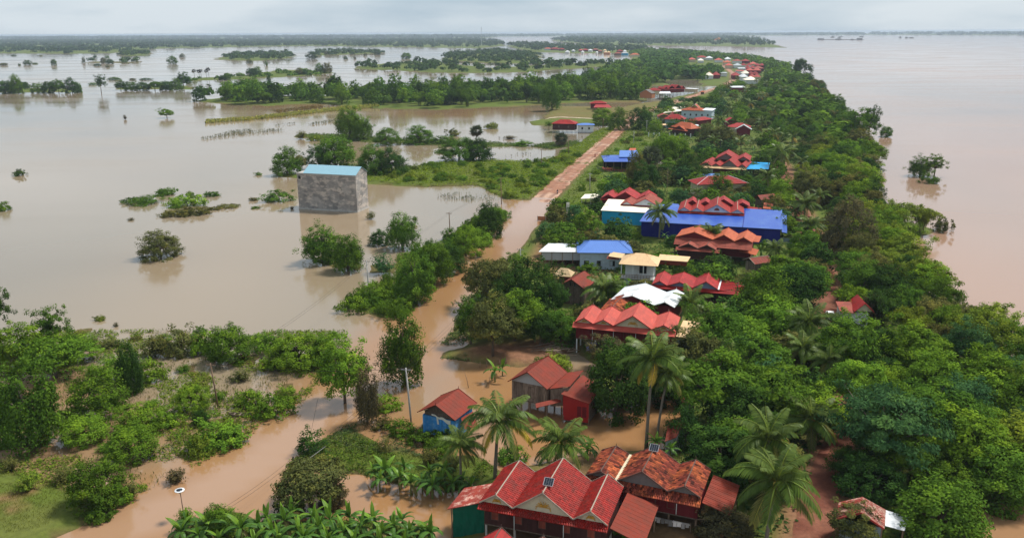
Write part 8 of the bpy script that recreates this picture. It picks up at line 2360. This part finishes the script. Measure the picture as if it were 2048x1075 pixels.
# ------------------------------------------------------------------ labels of the plants: look, then where it stands
MARKS = [('the grey block building', 668, 380), ('the blue-fronted hut', 890, 812), ('the pale concrete pole', 820, 800), ('the wooden pole', 434, 775), ('the grey pole in water', 738, 560), ('the lone street lamp', 366, 1010),
         ('the dark stub post', 588, 925), ('the salmon-roofed house', 1250, 655), ('the red cream-pedimented house', 1100, 1010), ('the orange clay-tiled house', 1300, 950), ('the grey plank house', 1070, 760), ('the scarlet annex', 1160, 790),
         ('the dark plank hut', 1150, 575), ('the long white-roofed shed', 1120, 500), ('the steel-blue hall', 1220, 495), ('the tan-roofed house', 1275, 530), ('the white sheet roof', 1285, 590), ('the blue-pedimented red roof', 1400, 570),
         ('the brown gabled house', 1420, 485), ('the long blue hall', 1430, 450), ('the turquoise shed', 1250, 430), ('the crimson-tiled house', 1430, 408), ('the cream carport', 1182, 395), ('the blue pavilion', 1240, 325), ('the cyan roof', 1515, 332),
         ('the white-ridged red roof', 1445, 362), ('the parked white car', 1660, 612), ('the house by the car', 1720, 618), ('the flaked rusty shed', 1720, 1025), ('the dirt path bend', 1680, 890), ('the red dirt track', 1640, 520),
         ('the bamboo river spit', 1830, 440), ('the drowned river bamboo', 1850, 340), ('the lone river bush', 1772, 262), ('the muddy inlet', 2000, 1035), ('the field sugar palm', 953, 280), ('the dark stilt house', 1128, 250),
         ('the far maroon house', 1200, 206), ('the raw brick house', 1292, 190), ('the crimson stilt house', 1350, 178), ('the large blue-grey house', 1394, 222), ('the orange-hipped house', 1362, 256), ('the red porch house', 1480, 258),
         ('the crowded far roofs', 1500, 140), ('the five sugar palms', 403, 150), ('the lone round tree', 334, 228), ('the creeper-clad pair', 710, 250), ('the maize rows', 560, 235), ('the far town', 1170, 102), ('the mango-like tree', 1232, 740),
         ('the wide tiered tree', 1420, 790), ('the overlapping palms', 1535, 930), ('the weeping tree', 806, 700), ('the draped left-edge tree', 62, 810), ('the lone olive bush', 322, 485), ('the left grass bank', 90, 1010),
         ('the belt river bend', 1960, 720), ('the right frame edge', 2040, 860), ('the bluish tiered tree', 1760, 860), ('the round light-green tree', 1872, 1020), ('the big grey-brown tree', 1685, 460), ('the belt skyline tree', 1597, 130),
         ('the cyan-roof palm', 1560, 320), ('the drowned tree row', 80, 172), ('the pointed scrub bush', 458, 680), ('the muddy pools', 800, 1010), ('the forking flooded road', 720, 800), ('the bare yard', 1060, 700)]
MX = np.array([(m[1], m[2]) for m in MARKS], float)
buckets = {}
for o, look, noun, p in VEG:
    x, y = pix(np.array([p[0], p[1], 1.5]))
    d = np.hypot(MX[:, 0] - x, (MX[:, 1] - y) * 1.3); i = int(np.argmin(d))
    dx, dy = x - MX[i, 0], (y - MX[i, 1]) * 1.6
    w = ('right of' if dx > 0 else 'left of') if abs(dx) > abs(dy) else ('in front of' if dy > 0 else 'behind')
    o['category'] = {'banana plant': 'banana plant', 'bamboo clump': 'bamboo', 'coconut palm': 'palm tree'}.get(noun, 'shrub' if ('shrub' in noun or 'mound' in noun) else 'tree')
    buckets.setdefault((look, noun, w, MARKS[i][0]), []).append((float(d[i]), o))
ORD = ['nearest', 'second nearest', 'third nearest', 'fourth nearest', 'fifth nearest', 'sixth nearest', 'seventh nearest', 'eighth nearest', 'ninth nearest', 'tenth nearest', 'eleventh nearest', 'twelfth nearest', 'thirteenth nearest', 'fourteenth nearest', 'fifteenth nearest']
for (look, noun, w, mk), L in buckets.items():
    L.sort(key=lambda a: a[0])
    for k, (_, o) in enumerate(L):
        if len(L) == 1: o['label'] = ' '.join((look + ' ' + noun + ' ' + w + ' ' + mk).split())
        else: o['label'] = ' '.join((look + ' ' + noun + ' ' + w + ' ' + mk + ', ' + (ORD[k] if k < len(ORD) else '%dth nearest' % (k + 1))).split())
